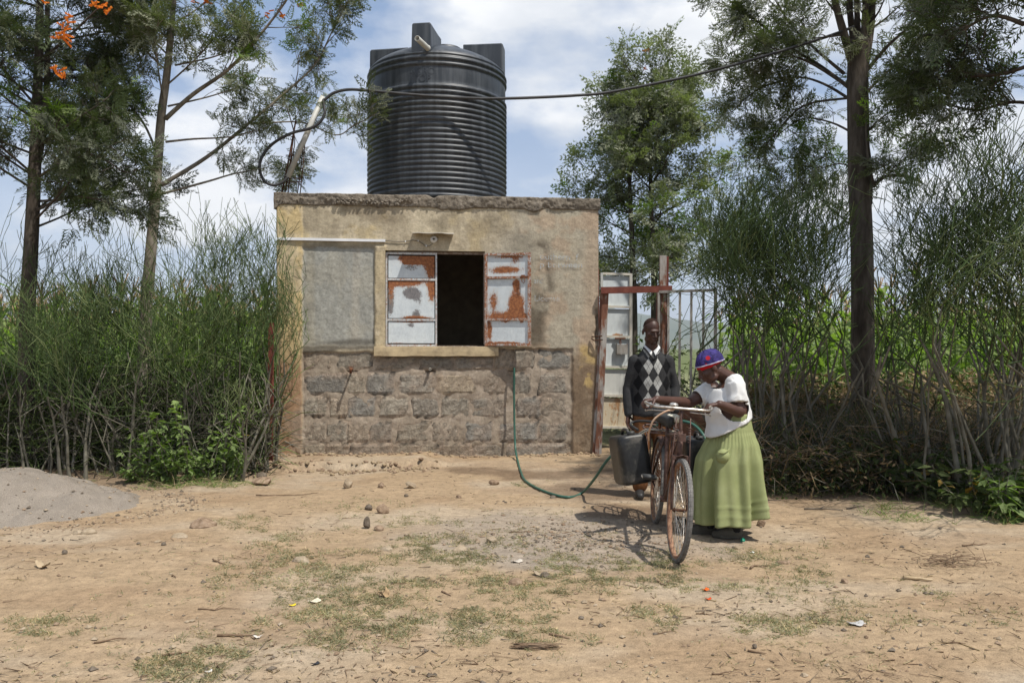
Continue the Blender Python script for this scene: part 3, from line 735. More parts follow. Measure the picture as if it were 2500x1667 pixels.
for k in range(4):
    an = math.radians(-90 - 7.5 + 90 * k); d = np.array([math.cos(an), math.sin(an), 0]); nrm = np.array([-d[1], d[0], 0])
    m = MB(); rg = []
    for r, wd in ((.42, .30), (.60, .28), (TR - .055, .265), (TR - .035, .25)):
        topz = 2.405 if r < TR - .04 else 2.39
        hw = wd / 2; c_ = .018
        rg.append([tuple(d * r + nrm * q + np.array([0, 0, z])) for q, z in ((-hw - .012, 1.96), (hw + .012, 1.96), (hw, topz - c_), (hw - c_, topz), (-hw + c_, topz), (-hw, topz - c_))])
    m.rings(rg, True, True, True, False); m.build('lug', TANKM, tank)
PVC = nmat('grey_pvc', [(.3, (.36, .36, .33)), (.7, (.50, .50, .47))], 8, 4, .5, .05, .003, .4)
p0 = P(1048, 122, 10.95) - TC; p1 = p0 + np.array([-.12, -.40, .0])
m = MB()
dd = (p1 - p0) / np.linalg.norm(p1 - p0); xx = np.cross(dd, [0, 0, 1.]); xx /= np.linalg.norm(xx); yy = np.cross(xx, dd)
m.rings([[tuple(p + (xx * math.cos(2 * math.pi * k / 14) + yy * math.sin(2 * math.pi * k / 14)) * r) for k in range(14)] for p, r in ((p0, .042), (p0 + dd * .06, .042), (p0 + dd * .061, .037), (p1, .037), (p1, .031), (p0 + dd * .1, .031))])
m.build('inlet_pipe', PVC, tank)
# moulded lettering on the plain band
cu = bpy.data.curves.new('lettering', 'FONT'); cu.body = 'AGRO\nTOP'; cu.size = .13; cu.align_x = 'CENTER'; cu.extrude = .006; cu.space_line = .75
ot_ = bpy.data.objects.new('lettering', cu); COL.objects.link(ot_); bpy.context.view_layer.update()
me = bpy.data.meshes.new_from_object(ot_.evaluated_get(bpy.context.evaluated_depsgraph_get())); bpy.data.objects.remove(ot_)
co = np.zeros(len(me.vertices) * 3, np.float32); me.vertices.foreach_get('co', co); co = co.reshape(-1, 3)
thc = math.radians(-90 - 6.5); th = thc + co[:, 0] / TR; rr = TR - .020 + co[:, 2] * .6
out = np.stack([rr * np.cos(th), rr * np.sin(th), 1.69 + co[:, 1]], 1); me.vertices.foreach_set('co', out.astype(np.float32).ravel()); me.materials.clear(); me.materials.append(TANKM); me.update(); me.name = 'lettering'
link('lettering', me, tank)

# ------------------------------------------------------------------ reinforcing bars, grey conduit and black pipe on the roof corner
D0 = 10.68
IRON = nmat('rusted_bar', [(.3, (.03, .018, .014)), (.6, (.08, .036, .02)), (.8, (.16, .07, .035))], 40, 4, .85, .2, .003, .2)
cage = thing('rebar_cage', P(712, 468, D0), 'cage of rusty reinforcing bars sticking up from the roof corner', 'rebar'); cb = P(712, 468, D0)
def c2(x, y): return (600 + x / 4.9, 180 + y / 4.9)
bars = [((425, 1420), (600, 560), .0, .011), ((465, 1420), (580, 720), .12, .007), ((505, 1420), (560, 800), .0, .007), ((615, 1420), (700, 760), .16, .007), ((648, 1420), (715, 740), .0, .007)]
for (a, b_, dv, r) in bars:
    m = MB(); pa = P(*c2(*a), D0 + dv) - cb; pb = P(*c2(*b_), D0 + dv) - cb; pa[2] -= .05
    m.tube([pa, pa * .5 + pb * .5 + np.array([.006, 0, 0]), pb], r, 6); m.build('bar', IRON, cage)
for yy_ in (1255, 1300, 985):
    m = MB(); pts = [P(*c2(485, yy_), D0) - cb, P(*c2(480, yy_ - 10), D0 + .14) - cb, P(*c2(665, yy_ - 8), D0 + .16) - cb, P(*c2(672, yy_), D0 - .01) - cb, P(*c2(485, yy_ + 4), D0 - .01) - cb]
    m.tube(pts, .0045, 5); m.build('tie', IRON, cage)
q0 = P(*c2(505, 1240), D0 - .03); q1 = P(*c2(925, 275), D0 - .03)
m = MB(); dd = q1 - q0; L_ = np.linalg.norm(dd); dd /= L_; xx = np.cross(dd, [0, 1., 0]); xx /= np.linalg.norm(xx); yy = np.cross(xx, dd)
m.rings([[tuple((xx * math.cos(2 * math.pi * k / 14) + yy * math.sin(2 * math.pi * k / 14)) * r + dd * l) for k in range(14)] for l, r in ((0, .030), (0, .037), (L_, .037), (L_, .03), (L_ - .2, .03))])
o = m.build('conduit_pipe', PVC, None, tuple(q0)); tag(o, 'grey plastic conduit tied slanting to the rusty bars on the roof', 'pipe')
o_tie = MB(); o_tie.tube([P(*c2(690, 690), D0 - .08) - q0, P(*c2(770, 660), D0 - .08) - q0, P(*c2(765, 620), D0 + .05) - q0, P(*c2(690, 660), D0 + .06) - q0, P(*c2(690, 690), D0 - .08) - q0], .006, 5); o_tie.build('binding_wire', IRON, o)
def smooth_path(pts, n=8):
    pts = [np.array(p, float) for p in pts]; out = []
    for i in range(len(pts) - 1):
        a = pts[max(i - 1, 0)]; b = pts[i]; c_ = pts[i + 1]; d = pts[min(i + 2, len(pts) - 1)]
        for k in range(n):
            s = k / n; out.append(.5 * ((2 * b) + (-a + c_) * s + (2 * a - 5 * b + 4 * c_ - d) * s * s + (-a + 3 * b - 3 * c_ + d) * s ** 3))
    out.append(pts[-1]); return out
HOSEB = nmat('black_pipe_plastic', [(.3, (.022, .022, .024)), (.7, (.045, .044, .044))], 10, 4, .5, .1, .003, .4)
loop = [P(*c2(505, 1235), 10.60), P(*c2(440, 1300), 10.58), P(*c2(330, 1335), 10.55), P(*c2(220, 1280), 10.52), P(*c2(165, 1130), 10.50), P(*c2(210, 970), 10.50), P(*c2(350, 820), 10.52), P(*c2(560, 710), 10.55), P(*c2(760, 660), 10.57),
        P(*c2(880, 590), 10.58), P(*c2(945, 480), 10.6), P(*c2(935, 390), 10.62), P(*c2(925, 300), 10.64), P(793, 244, 10.64), P(814, 228, 10.65), P(850, 219.5, 10.67), P(900, 222, 10.70), P(1029, 233.5, 10.76), P(1136, 240, 10.80), P(1236, 241, 10.84), P(1400, 234, 10.95), P(1504, 223, 11.0), P(1708, 181, 10.95), P(1861, 139, 10.8), P(2014, 92, 10.68), P(2085, 66, 10.66)]
org = loop[0]
m = MB(); m.tube([p - org for p in smooth_path(loop, 7)], .0195, 8)
tag(m.build('supply_pipe', HOSEB, None, tuple(org)), 'long black water pipe looping on the roof and sagging across to the tall tree', 'pipe')
# ------------------------------------------------------------------ gate right of the pump house
FLAKE = nmat('flaked_paint_iron', [(.3, (.13, .055, .035)), (.46, (.19, .085, .05)), (.55, (.30, .27, .24)), (.75, (.42, .40, .37))], 14, 6, .8, .4, .005, .25, (1, 1, .25))
REDOX = nmat('red_oxide', [(.3, (.10, .028, .02)), (.6, (.17, .05, .033)), (.8, (.22, .09, .06))], 9, 5, .7, .3, .004, .3)
GALV = nmat('grey_iron', [(.3, (.19, .165, .14)), (.55, (.33, .31, .28)), (.75, (.43, .41, .38))], 16, 5, .7, .3, .004, .35, (1, 1, .3))
DG = 10.92
gp = thing('gate_frame', (*P(1462, 1110, DG)[:2], 0), 'rusty gate posts joined by a red oxide crossbar beside the pump house', 'gate frame'); gb = np.array(gp.location)
m = MB(); a = P(1459, 1122, DG - .02) - gb; a[2] = -.1; b = P(1478, 712, DG) - gb
m.beam(a, b, .085, .06, (0, 1, 0)); m.beam(a + np.array([-.06, .02, 0]), b + np.array([-.05, .02, -.02]), .035, .04, (0, 1, 0)); m.build('gate_post', FLAKE, gp)
m = MB(); a = P(1467, 709, DG - .05) - gb; b = P(1640, 705.5, DG - .05) - gb
m.beam(a, b, .06, .088, (0, 0, 1)); m.build('crossbar', REDOX, gp)
m = MB(); b = P(1618.5, 624, DG - .01) - gb; a = P(1616, 1110, DG - .01) - gb; a[2] = -.1
m.beam(a, b, .09, .05, (0, 1, 0)); m.build('gate_post', FLAKE, gp)
m = MB(); m.beam(a + np.array([.062, .03, 0]), b + np.array([.062, .03, -.01]), .035, .06, (0, 1, 0)); m.beam(a + np.array([-.085, .05, 0]), P(1608, 712, DG + .05) - gb, .05, .05, (0, 1, 0)); m.build('gate_post', REDOX, gp)
m = MB()
m.tube([P(1444, 822, DG - .02) - gb, P(1470, 820, DG - .06) - gb], .010, 6); m.tube([P(1444, 826, DG - .02) - gb, P(1450, 831, DG - .05) - gb, P(1472, 829, DG - .06) - gb], .009, 6); m.build('hinge', IRON, gp)
# closed leaf of vertical bars
gl = thing('barred_gate', (*P(1606, 1100, DG - .05)[:2], 0), 'gate leaf of upright grey iron bars above a rusty sheet', 'gate'); gb = np.array(gl.location)
D1, D2 = DG - .06, DG - .34
def gpt(px, py):
    f = (px - 1606) / (1751 - 1606.); D = D1 + (D2 - D1) * f; return P(px, py, D) - gb
def bar(a, b, w, h, name='bar', mt=GALV):
    m = MB(); m.beam(a, b, w, h, (0, 1, 0)); return m.build(name, mt, gl)
bar(gpt(1605, 713), gpt(1749, 708), .035, .030, 'top_rail')
bar(gpt(1747, 706), gpt(1745, 1120), .036, .036, 'stile'); bar(gpt(1608, 713), gpt(1608, 1120), .03, .03, 'stile')
for px in (1632, 1660, 1688, 1717.5): bar(gpt(px, 712), gpt(px - 2, 1000), .030, .016)
bar(gpt(1606, 998), gpt(1747, 1000), .03, .03, 'middle_rail', REDOX)
X, Z = np.meshgrid(np.linspace(0, 1, 24), np.linspace(0, 1, 18)); pa, pb = gpt(1608, 1112), gpt(1746, 1118); pc = gpt(1608, 1000)
vv = pa + X[..., None] * (pb - pa) + Z[..., None] * (pc - pa) + np.array([0, -.006, 0]) + np.array([0, .008, 0]) * (fbm(X * 4, Z * 3, 5, 3) - .5)[..., None]
i = (np.arange(17)[:, None] * 24 + np.arange(23)[None, :]).ravel()
RSHEET = nmat('rusty_sheet', [(.28, (.10, .045, .03)), (.5, (.19, .085, .05)), (.72, (.27, .14, .09))], 7, 6, .8, .2, .004, .3, (1, 1, .35))
me = big_mesh('sheet_panel', vv.reshape(-1, 3), np.stack([i, i + 1, i + 25, i + 24], 1), RSHEET, True); o = link('sheet_panel', me, gl)
so_ = o.modifiers.new('s', 'SOLIDIFY'); so_.thickness = .004; baked(o)
# open leaf of pale sheet
DD = 11.75
dl = thing('sheet_gate', (*P(1467, 1045, DD)[:2], 0), 'open gate leaf of pale blue grey steel sheets with a lock box', 'gate'); gb = np.array(dl.location)
def dpt(px, py, dv=0):
    f = (px - 1467) / 76.; return P(px, py, DD + .16 * f + dv) - gb
t = NT('pale_sheet_paint'); ob = t.obj()
na = t.noise(t.scale(ob, (1, 1, .4)), 14, 6, .7); nb = t.noise(ob, 4, 4)
dcol = t.n('ShaderNodeSeparateColor', {0: t.n('ShaderNodeVertexColor', layer_name='soil').outputs[0]})
rr_ = t.ramp(t.mth('ADD', na, t.mth('SUBTRACT', dcol.outputs[0], .5)), [(.56, 0), (.66, 1)])
pc_ = t.mix(dcol.outputs[1], t.ramp(nb, [(.3, (.50, .55, .57)), (.7, (.58, .62, .63))]), (.52, .44, .31))
kk = t.mix(rr_, pc_, t.ramp(na, [(.4, (.24, .11, .05)), (.7, (.40, .24, .12))]))
DOORP = t.bsdf(t.mix(1.0, kk, t.ramp(na, [(.3, .88), (.7, 1.06)]), 'MULTIPLY'), .5, t.bump(na, .1, .003), 0, .35)
rails = [669, 749, 822, 896, 966, 1043]
for k in range(5):
    ya, yb = rails[k] + 5, rails[k + 1] - 3
    X, Z = np.meshgrid(np.linspace(0, 1, 20), np.linspace(0, 1, 20)); pa, pb, pc = dpt(1471, yb, .02), dpt(1538, yb, .02), dpt(1471, ya, .02)
    vv = pa + X[..., None] * (pb - pa) + Z[..., None] * (pc - pa); i = (np.arange(19)[:, None] * 20 + np.arange(19)[None, :]).ravel()
    me = big_mesh('sheet', vv.reshape(-1, 3), np.stack([i, i + 1, i + 21, i + 20], 1), DOORP)
    x, z = X.ravel(), Z.ravel()
    a_ = .34 + .0 * x + (.42 * g2(x, z, .55, .0, .35, .1) if k == 1 else 0) + (.16 + .12 * g2(x, z, .6, .5, .3, .6) if k == 4 else 0) + (.1 if k == 3 else 0)
    b_ = np.full_like(x, [0, .05, .08, .35, .95][k]); vcol(me, 'soil', np.stack([a_, b_, b_ * 0], 1)); link('sheet', me, dl)
def dbar(name, a, b, w, h, rust=.46, beige=.6):
    m = MB(); m.beam(a, b, w, h, (0, 1, 0)); o = m.build(name, DOORP, dl); n = len(o.data.vertices)
    vcol(o.data, 'soil', np.stack([np.full(n, rust), np.full(n, beige), np.zeros(n)], 1))
dbar('stile', dpt(1469, 1046), dpt(1469, 666), .035, .04, .4, .2); dbar('stile', dpt(1540, 1046), dpt(1540, 668), .042, .04, .45, .5)
for k, ry in enumerate(rails): dbar('rail', dpt(1471, ry - 1), dpt(1538, ry + 1), .035, .034, .47, .6)
m = MB(); c0 = dpt(1519, 851, -.07); w_ = .155; h_ = .16
for sx in (-1, 1): m.box(c0 + np.array([sx * w_ / 2, .03, 0]), (.006, .11, h_ + .05 * 0))
m.box(c0 + np.array([0, -.022, -.01]), (w_ - .008, .006, h_ - .02)); m.box(c0 + np.array([0, .03, -h_ / 2]), (w_ - .008, .10, .006))
m.build('lock_box', STEEL if False else GALV, dl)
m = MB(); p = dpt(1514, 826, -.05); m.tube([p, p + np.array([-.012, -.005, -.07]), p + np.array([0, -.006, -.095]), p + np.array([.014, -.005, -.07]), p + np.array([.002, 0, 0])], .006, 5); m.box(p + np.array([.0, .0, .0]), (.16, .03, .02)); m.build('latch', RUST, dl)
m = MB(); m.beam((-.06, .03, -.5), (-.06, .03, dpt(1467, 655)[2]), .07, .07, (0, 1, 0)); m.build('hinge_post', REDOX, dl)

# post at the building's left corner
o = MB(); pb = GG(659, 1126); o.beam((0, 0, -.2), (.012, .02, 1.72), .06, .05, (0, 1, 0))
tag(o.build('corner_post', REDOX, None, tuple(pb)), 'red oxide iron post half hidden by the hedge at the left wall corner', 'post')

# ------------------------------------------------------------------ green hose
GREENH = nmat('green_hose_plastic', [(.3, (.022, .075, .055)), (.6, (.035, .11, .08)), (.8, (.07, .14, .105))], 9, 4, .42, .05, .003, .4)
hu, hzz = fac(1254, 901); h0 = np.array([*(BO + hu * BU - BV * .075), hzz])
def oh(px, py, up=.016): q = GG(px, py); q[2] += up; return q
pts = [h0 + np.array([0, -.005, .02]), h0 + np.array([0, -.01, -.05]), P(1255, 960, 10.73), P(1256, 1040, 10.69), P(1258, 1090, 10.60), P(1261, 1112, 10.45), oh(1264, 1128), oh(1270, 1150), oh(1284, 1178), oh(1330, 1203), oh(1385, 1217), oh(1420, 1207), P(1450, 1170, 7.75), P(1490, 1115, 7.55), P(1560, 1060, 7.35), P(1630, 1030, 7.1), P(1672, 1029, 6.95), P(1700, 1042, 6.85), P(1722, 1072, 6.75), P(1724, 1110, 6.74)]
m = MB(); m.tube([p - h0 for p in smooth_path(pts, 8)], .0135, 8)
tag(m.build('garden_hose', GREENH, None, tuple(h0)), 'green water hose running from the wall tap over the ground to the bicycle', 'hose')

# ------------------------------------------------------------------ bicycle
BF = np.array([1.157, 5.65]); BR = np.array([1.237, 6.91]); bm = (BF + BR) / 2; bh = (BF - BR); WB = np.linalg.norm(bh); bh /= WB
ang = math.atan2(bh[1], bh[0]); bz = float(gz(*bm))
bike = thing('bicycle', (bm[0], bm[1], bz), 'old rusty roadster bicycle loaded with two black jerrycans', 'bicycle')
LEAN = math.radians(4.6)
bike.rotation_euler = (Matrix.Rotation(ang, 3, 'Z') @ Matrix.Rotation(-LEAN, 3, 'X')).to_euler()
bmat_ = Matrix.Translation(bike.location) @ bike.rotation_euler.to_matrix().to_4x4()
def BW_(p): return np.array(bmat_ @ Vector(p))
RF = nmat('rusty_frame', [(.3, (.04, .02, .016)), (.5, (.085, .045, .034)), (.65, (.13, .075, .058)), (.8, (.20, .135, .11))], 34, 6, .6, .3, .003, .4)
CHR = nmat('worn_chrome', [(.3, (.20, .13, .09)), (.5, (.50, .47, .43)), (.75, (.62, .60, .56))], 26, 5, .32, .1, .002, .5, metal=.75)
RUB = nmat('dusty_tyre', [(.3, (.11, .105, .098)), (.6, (.18, .172, .16)), (.8, (.24, .23, .21))], 18, 4, .9, .4, .004, .2)
RIMM = nmat('rusty_rim', [(.3, (.13, .062, .038)), (.55, (.27, .15, .09)), (.8, (.38, .24, .16))], 22, 5, .7, .2, .003, .3)
BLKP = nmat('black_rubber', [(.3, (.018, .018, .018)), (.7, (.04, .04, .038))], 20, 3, .55, .1, .002, .4)
Rt = .364; hx = WB / 2
def wheel(name, cx, steer=0.0):
    w = bpy.data.objects.new(name, None); COL.objects.link(w); w.parent = bike; w.location = (cx, 0, Rt); w.rotation_euler = (0, 0, steer)
    N = 72
    m = MB(); rg = []
    for k in range(N):
        a = 2 * math.pi * k / N; d = np.array([math.cos(a), 0, math.sin(a)]); q = []
        for j in range(10):
            b = 2 * math.pi * j / 10; tr = .0195
            rr = (Rt - tr) + tr * math.cos(b); yy = tr * math.sin(b)
            q.append(tuple(d * rr + np.array([0, yy, 0])))
        rg.append(q)
    rg.append(rg[0]); m.rings(rg, True)
    # tread blocks
    for k in range(N):
        a = 2 * math.pi * (k + .5) / N; d = np.array([math.cos(a), 0, math.sin(a)]); tt = np.array([-d[2], 0, d[0]])
        for j in (-1, 0, 1):
            c_ = d * (Rt - .0015 - .0035 * abs(j)) + np.array([0, j * .0105, 0])
            R = Matrix(((d[0], 0, tt[0]), (0, 1, 0), (d[2], 0, tt[2])))
            m.box(c_, (.006, .0085, .021), R)
    m.build('tyre', RUB, w)
    m = MB(); rg = []
    for k in range(N + 1):
        a = 2 * math.pi * k / N; d = np.array([math.cos(a), 0, math.sin(a)])
        rg.append([tuple(d * r + np.array([0, y, 0])) for r, y in ((Rt - .026, -.017), (Rt - .040, -.018), (Rt - .048, -.012), (Rt - .050, 0), (Rt - .048, .012), (Rt - .040, .018), (Rt - .026, .017))])
    m.rings(rg, False); m.build('rim', RIMM, w)
    m = MB()
    for k in range(36):
        a = 2 * math.pi * k / 36; s = 1 if k % 2 else -1; a2 = a + (.35 if (k // 2) % 2 else -.35)
        m.tube([(.022 * math.cos(a2), s * .03, .022 * math.sin(a2)), ((Rt - .047) * math.cos(a), s * .003, (Rt - .047) * math.sin(a))], .0017, 4, False)
    m.build('spokes', CHR, w)
    m = MB(); m.tube([(0, -.05, 0), (0, -.032, 0), (0, -.028, 0), (0, .028, 0), (0, .032, 0), (0, .05, 0)], [.007, .018, .010, .010, .018, .007], 10); m.build('hub', IRON, w); return w
wheel('wheel', -hx); wheel('wheel', hx, math.radians(3.5))
FW = np.array([hx, 0, Rt]); RW = np.array([-hx, 0, Rt]); BBK = np.array([-.13, 0, .30]); ST = np.array([-.30, 0, .80]); SEATP = np.array([-.335, 0, .93]); HTB = np.array([.465, 0, .73]); HTT = np.array([.392, 0, .90])
m = MB()
m.tube([ST, HTT + np.array([.012, 0, -.03])], .0145, 8); m.tube([BBK, HTB + np.array([0, 0, .02])], .016, 8); m.tube([BBK, ST, SEATP - np.array([0, 0, .03])], .015, 8); m.tube([HTB, HTT], .02, 10)
for s in (-1, 1):
    m.tube([BBK + np.array([-.03, s * .03, 0]), RW + np.array([.1, s * .055, 0]), RW + np.array([0, s * .06, 0])], .010, 6); m.tube([ST + np.array([0, s * .018, -.02]), RW + np.array([0, s * .06, 0])], .009, 6)
m.tube([BBK + np.array([0, -.045, 0]), BBK + np.array([0, .045, 0])], .024, 10)
m.build('frame', RF, bike)
m = MB()
for s in (-1, 1):
    m.tube([HTB + np.array([.005, s * .045, -.02]), HTB * .5 + FW * .5 + np.array([-.01, s * .052, 0]), FW + np.array([0, s * .055, 0])], [.0145, .013, .009], 8)
    m.tube([HTB + np.array([.03, s * .05, .28]), HTB + np.array([.045, s * .062, .02]), FW * .62 + HTB * .38 + np.array([.02, s * .065, 0])], .004, 5)
    for q in range(7): m.tube([HTB + np.array([.03, s * .05, .10 + q * .017]), HTB + np.array([.03, s * .05, .108 + q * .017])], .012, 6)
m.beam(HTB + np.array([.005, -.06, -.015]), HTB + np.array([.005, .06, -.015]), .04, .03)
m.tube([HTB, HTT + np.array([-.02, 0, .08]), HTT + np.array([-.008, 0, .165])], .0125, 8)
m.box(HTB + np.array([.035, 0, .135]), (.03, .05, .055))
m.build('fork', RF, bike)
hz = 1.068; HBc = np.array([.385, 0, hz])
m = MB()
hb = [np.array([.10, -.235, hz + .01]), np.array([.20, -.25, hz + .012]), np.array([.29, -.235, hz + .01]), np.array([.37, -.19, hz]), np.array([.392, -.10, hz]), np.array([.395, 0, hz]), np.array([.392, .10, hz]), np.array([.37, .19, hz]), np.array([.29, .235, hz + .01]), np.array([.20, .25, hz + .012]), np.array([.10, .235, hz + .01])]
m.tube(smooth_path(hb, 5), .0105, 8); m.build('handlebar', CHR, bike)
for s in (-1, 1):
    m = MB(); m.tube([(.075, s * .231, hz + .01), (.12, s * .238, hz + .01), (.19, s * .249, hz + .012)], [.0145, .014, .013], 8); m.build('grip', tn, bike)
    m = MB(); m.tube(smooth_path([np.array([.375, s * .06, hz - .025]), np.array([.375, s * .17, hz - .028]), np.array([.30, s * .225, hz - .035]), np.array([.20, s * .245, hz - .05]), np.array([.13, s * .24, hz - .04])], 4), .005, 6); m.build('brake_lever', CHR, bike)
# curved cable housing at the near side
CAB = nmat('pale_cable', [(.3, (.40, .24, .15)), (.7, (.56, .40, .28))], 9, 3, .5, 0)
m = MB(); m.tube(smooth_path([np.array([.38, -.055, hz - .012]), np.array([.40, -.12, hz - .03]), np.array([.39, -.20, hz - .10]), np.array([.36, -.225, hz - .2]), np.array([.30, -.215, hz - .27])], 5), .0075, 6); m.build('brake_cable', CAB, bike)
m = MB(); m.ell((.37, -.06, hz + .022), (.034, .034, .018), None, 14, 8); m.build('bell', CHR, bike)
# saddle with a torn pale cover
m = MB()
for k, (fx, hw, zz) in enumerate(((-.47, .075, .955), (-.44, .098, .975), (-.36, .10, .98), (-.28, .065, .972), (-.20, .032, .97), (-.16, .018, .963))): pass
rg = []
for fx, hw, zz in ((-.49, .06, .925), (-.46, .105, .94), (-.38, .118, .95), (-.30, .082, .945), (-.22, .042, .942), (-.17, .02, .935)):
    rg.append([(fx, hw * math.cos(2 * math.pi * j / 14), zz + (.022 * math.sin(2 * math.pi * j / 14) if math.sin(2 * math.pi * j / 14) > 0 else .075 * math.sin(2 * math.pi * j / 14))) for j in range(14)])
m.rings(rg, True, True, True); sad = m.build('saddle', BLKP, bike)
COVR = nmat('torn_cover', [(.3, (.50, .46, .36)), (.7, (.66, .62, .50))], 14, 3, .8, .3, .005)
m = MB(); m.ell((-.27, .035, .958), (.085, .055, .020), None, 10, 6); m.ell((-.22, .055, .942), (.05, .032, .035), None, 10, 6); m.build('saddle_cover', COVR, bike)
for s in (-.05, .05): m = MB(); m.tube([(-.43, s, .92), (-.43, s, .86), (-.40, s, .84)], .012, 6); m.build('saddle_spring', RUST, bike)
m = MB(); m.tube([(-.33, 0, .97), (-.325, 0, .84)], .012, 6); m.build('seat_post', RUST, bike)
# rear carrier
m = MB(); zc = .80
m.tube(smooth_path([np.array([-.36, -.13, zc]), np.array([-.60, -.145, zc]), np.array([-.86, -.14, zc]), np.array([-.93, -.09, zc + .015]), np.array([-.93, .09, zc + .015]), np.array([-.86, .14, zc]), np.array([-.60, .145, zc]), np.array([-.36, .13, zc])], 4), .009, 6)
for y_ in (-.07, -.023, .023, .07): m.tube([(-.36, y_, zc), (-.92, y_, zc + .012)], .006, 5)
for x_ in (-.36, -.55, -.75): m.tube([(x_, -.14, zc), (x_, .14, zc)], .007, 5)
for s in (-1, 1):
    m.tube([(-.80, s * .12, zc), RW + np.array([0, s * .07, 0])], .006, 5); m.tube([(-.45, s * .12, zc), RW + np.array([0, s * .07, 0])], .006, 5)
m.build('carrier', RF, bike)
BLKT = nmat('inner_tube_strip', [(.3, (.02, .02, .02)), (.7, (.05, .05, .048))], 9, 3, .6, .1, .003)
m = MB(); m.tube(smooth_path([np.array([-.55, .14, zc + .012]), np.array([-.72, .0, zc + .05]), np.array([-.93, -.13, zc + .045]), np.array([-1.0, -.22, zc + .02]), np.array([-.90, -.245, zc + .0]), np.array([-.70, -.20, zc - .02])], 5), .012, 6); m.build('rubber_strap', BLKT, bike)
ROPE = nmat('sisal_rope', [(.3, (.28, .25, .2)), (.7, (.45, .41, .34))], 40, 3, .9, .2, .003)
m = MB(); m.tube(smooth_path([np.array([-.40, .1, zc + .012]), np.array([-.45, -.05, zc + .02]), np.array([-.50, -.15, zc + .01]), np.array([-.55, -.22, zc - .05]), np.array([-.60, -.26, zc - .09])], 4), .006, 5); m.tube(smooth_path([np.array([-.52, .1, zc + .014]), np.array([-.42, -.04, zc + .02]), np.array([-.42, -.14, zc + .012]), np.array([-.5, -.23, zc - .07])], 4), .006, 5); m.build('rope', ROPE, bike)
# mudguards, cranks, chain
def guard(name, c, a0, a1, mt, R_=.39):
    m = MB(); rg = []
    for k in range(19):
        a = math.radians(a0 + (a1 - a0) * k / 18); d = np.array([math.cos(a), 0, math.sin(a)])
        rg.append([tuple(c + d * (R_ - .012 * (abs(y) / .03) ** 2) + np.array([0, y, 0])) for y in (-.032, -.018, 0, .018, .032)])
    m.rings(rg, False); o = m.build(name, mt, bike); s = o.modifiers.new('s', 'SOLIDIFY'); s.thickness = .002; baked(o)
guard('mudguard', FW, 92, 140, RF); guard('mudguard', RW, 60, 190, RF)
m = MB()
for r in (.088,): m.rings([[tuple(BBK + np.array([q * math.cos(2 * math.pi * k / 44), -.052 + dy, q * math.sin(2 * math.pi * k / 44)])) for k in range(45)] for q, dy in ((.07, 0), (.092 , 0), (.092, -.004), (.07, -.004), (.07, 0))], False)
for k in range(5): a = 2 * math.pi * k / 5; m.beam(BBK + np.array([0, -.053, 0]), BBK + np.array([.075 * math.cos(a), -.053, .075 * math.sin(a)]), .012, .004)
for k in range(44): a = 2 * math.pi * k / 44; m.box(BBK + np.array([.095 * math.cos(a), -.054, .095 * math.sin(a)]), (.006, .004, .006))
m.build('chainwheel', CHR, bike)
m = MB()
for s_, zz in ((1, .095), (-1, -.095)):
    a = BBK + np.array([0, -.054, zz]); b = RW + np.array([0, -.045, zz * .42])
    for k in range(44):
        q = a + (b - a) * (k + .5) / 44; m.box(q, (.009, .006, .007))
m.build('chain', RUST, bike)
cr = np.array([.02, 0, .17]); pr = BBK + np.array([0, -.075, 0])
m = MB(); m.beam(pr, pr + cr, .012, .022, (0, 1, 0)); m.build('crank', CHR, bike)
m = MB(); m.beam(BBK + np.array([0, .075, 0]), BBK + np.array([0, .075, 0]) - cr, .012, .022, (0, 1, 0)); m.build('crank', CHR, bike)
for p in (pr + cr + np.array([0, -.065, 0]), BBK + np.array([0, .14, 0]) - cr):
    m = MB()
    for q in (-.032, .032): m.tube([p + np.array([q, -.055, 0]), p + np.array([q, .055, 0])], .017, 8)
    pd = m.build('pedal', BLKP, bike)
    m = MB(); m.tube([p + np.array([0, -.065, 0]), p + np.array([0, .065, 0])], .007, 6)
    for q in (-.058, .058): m.box(p + np.array([0, q, 0]), (.095, .004, .014))
    m.build('pedal_cage', CHR, pd)

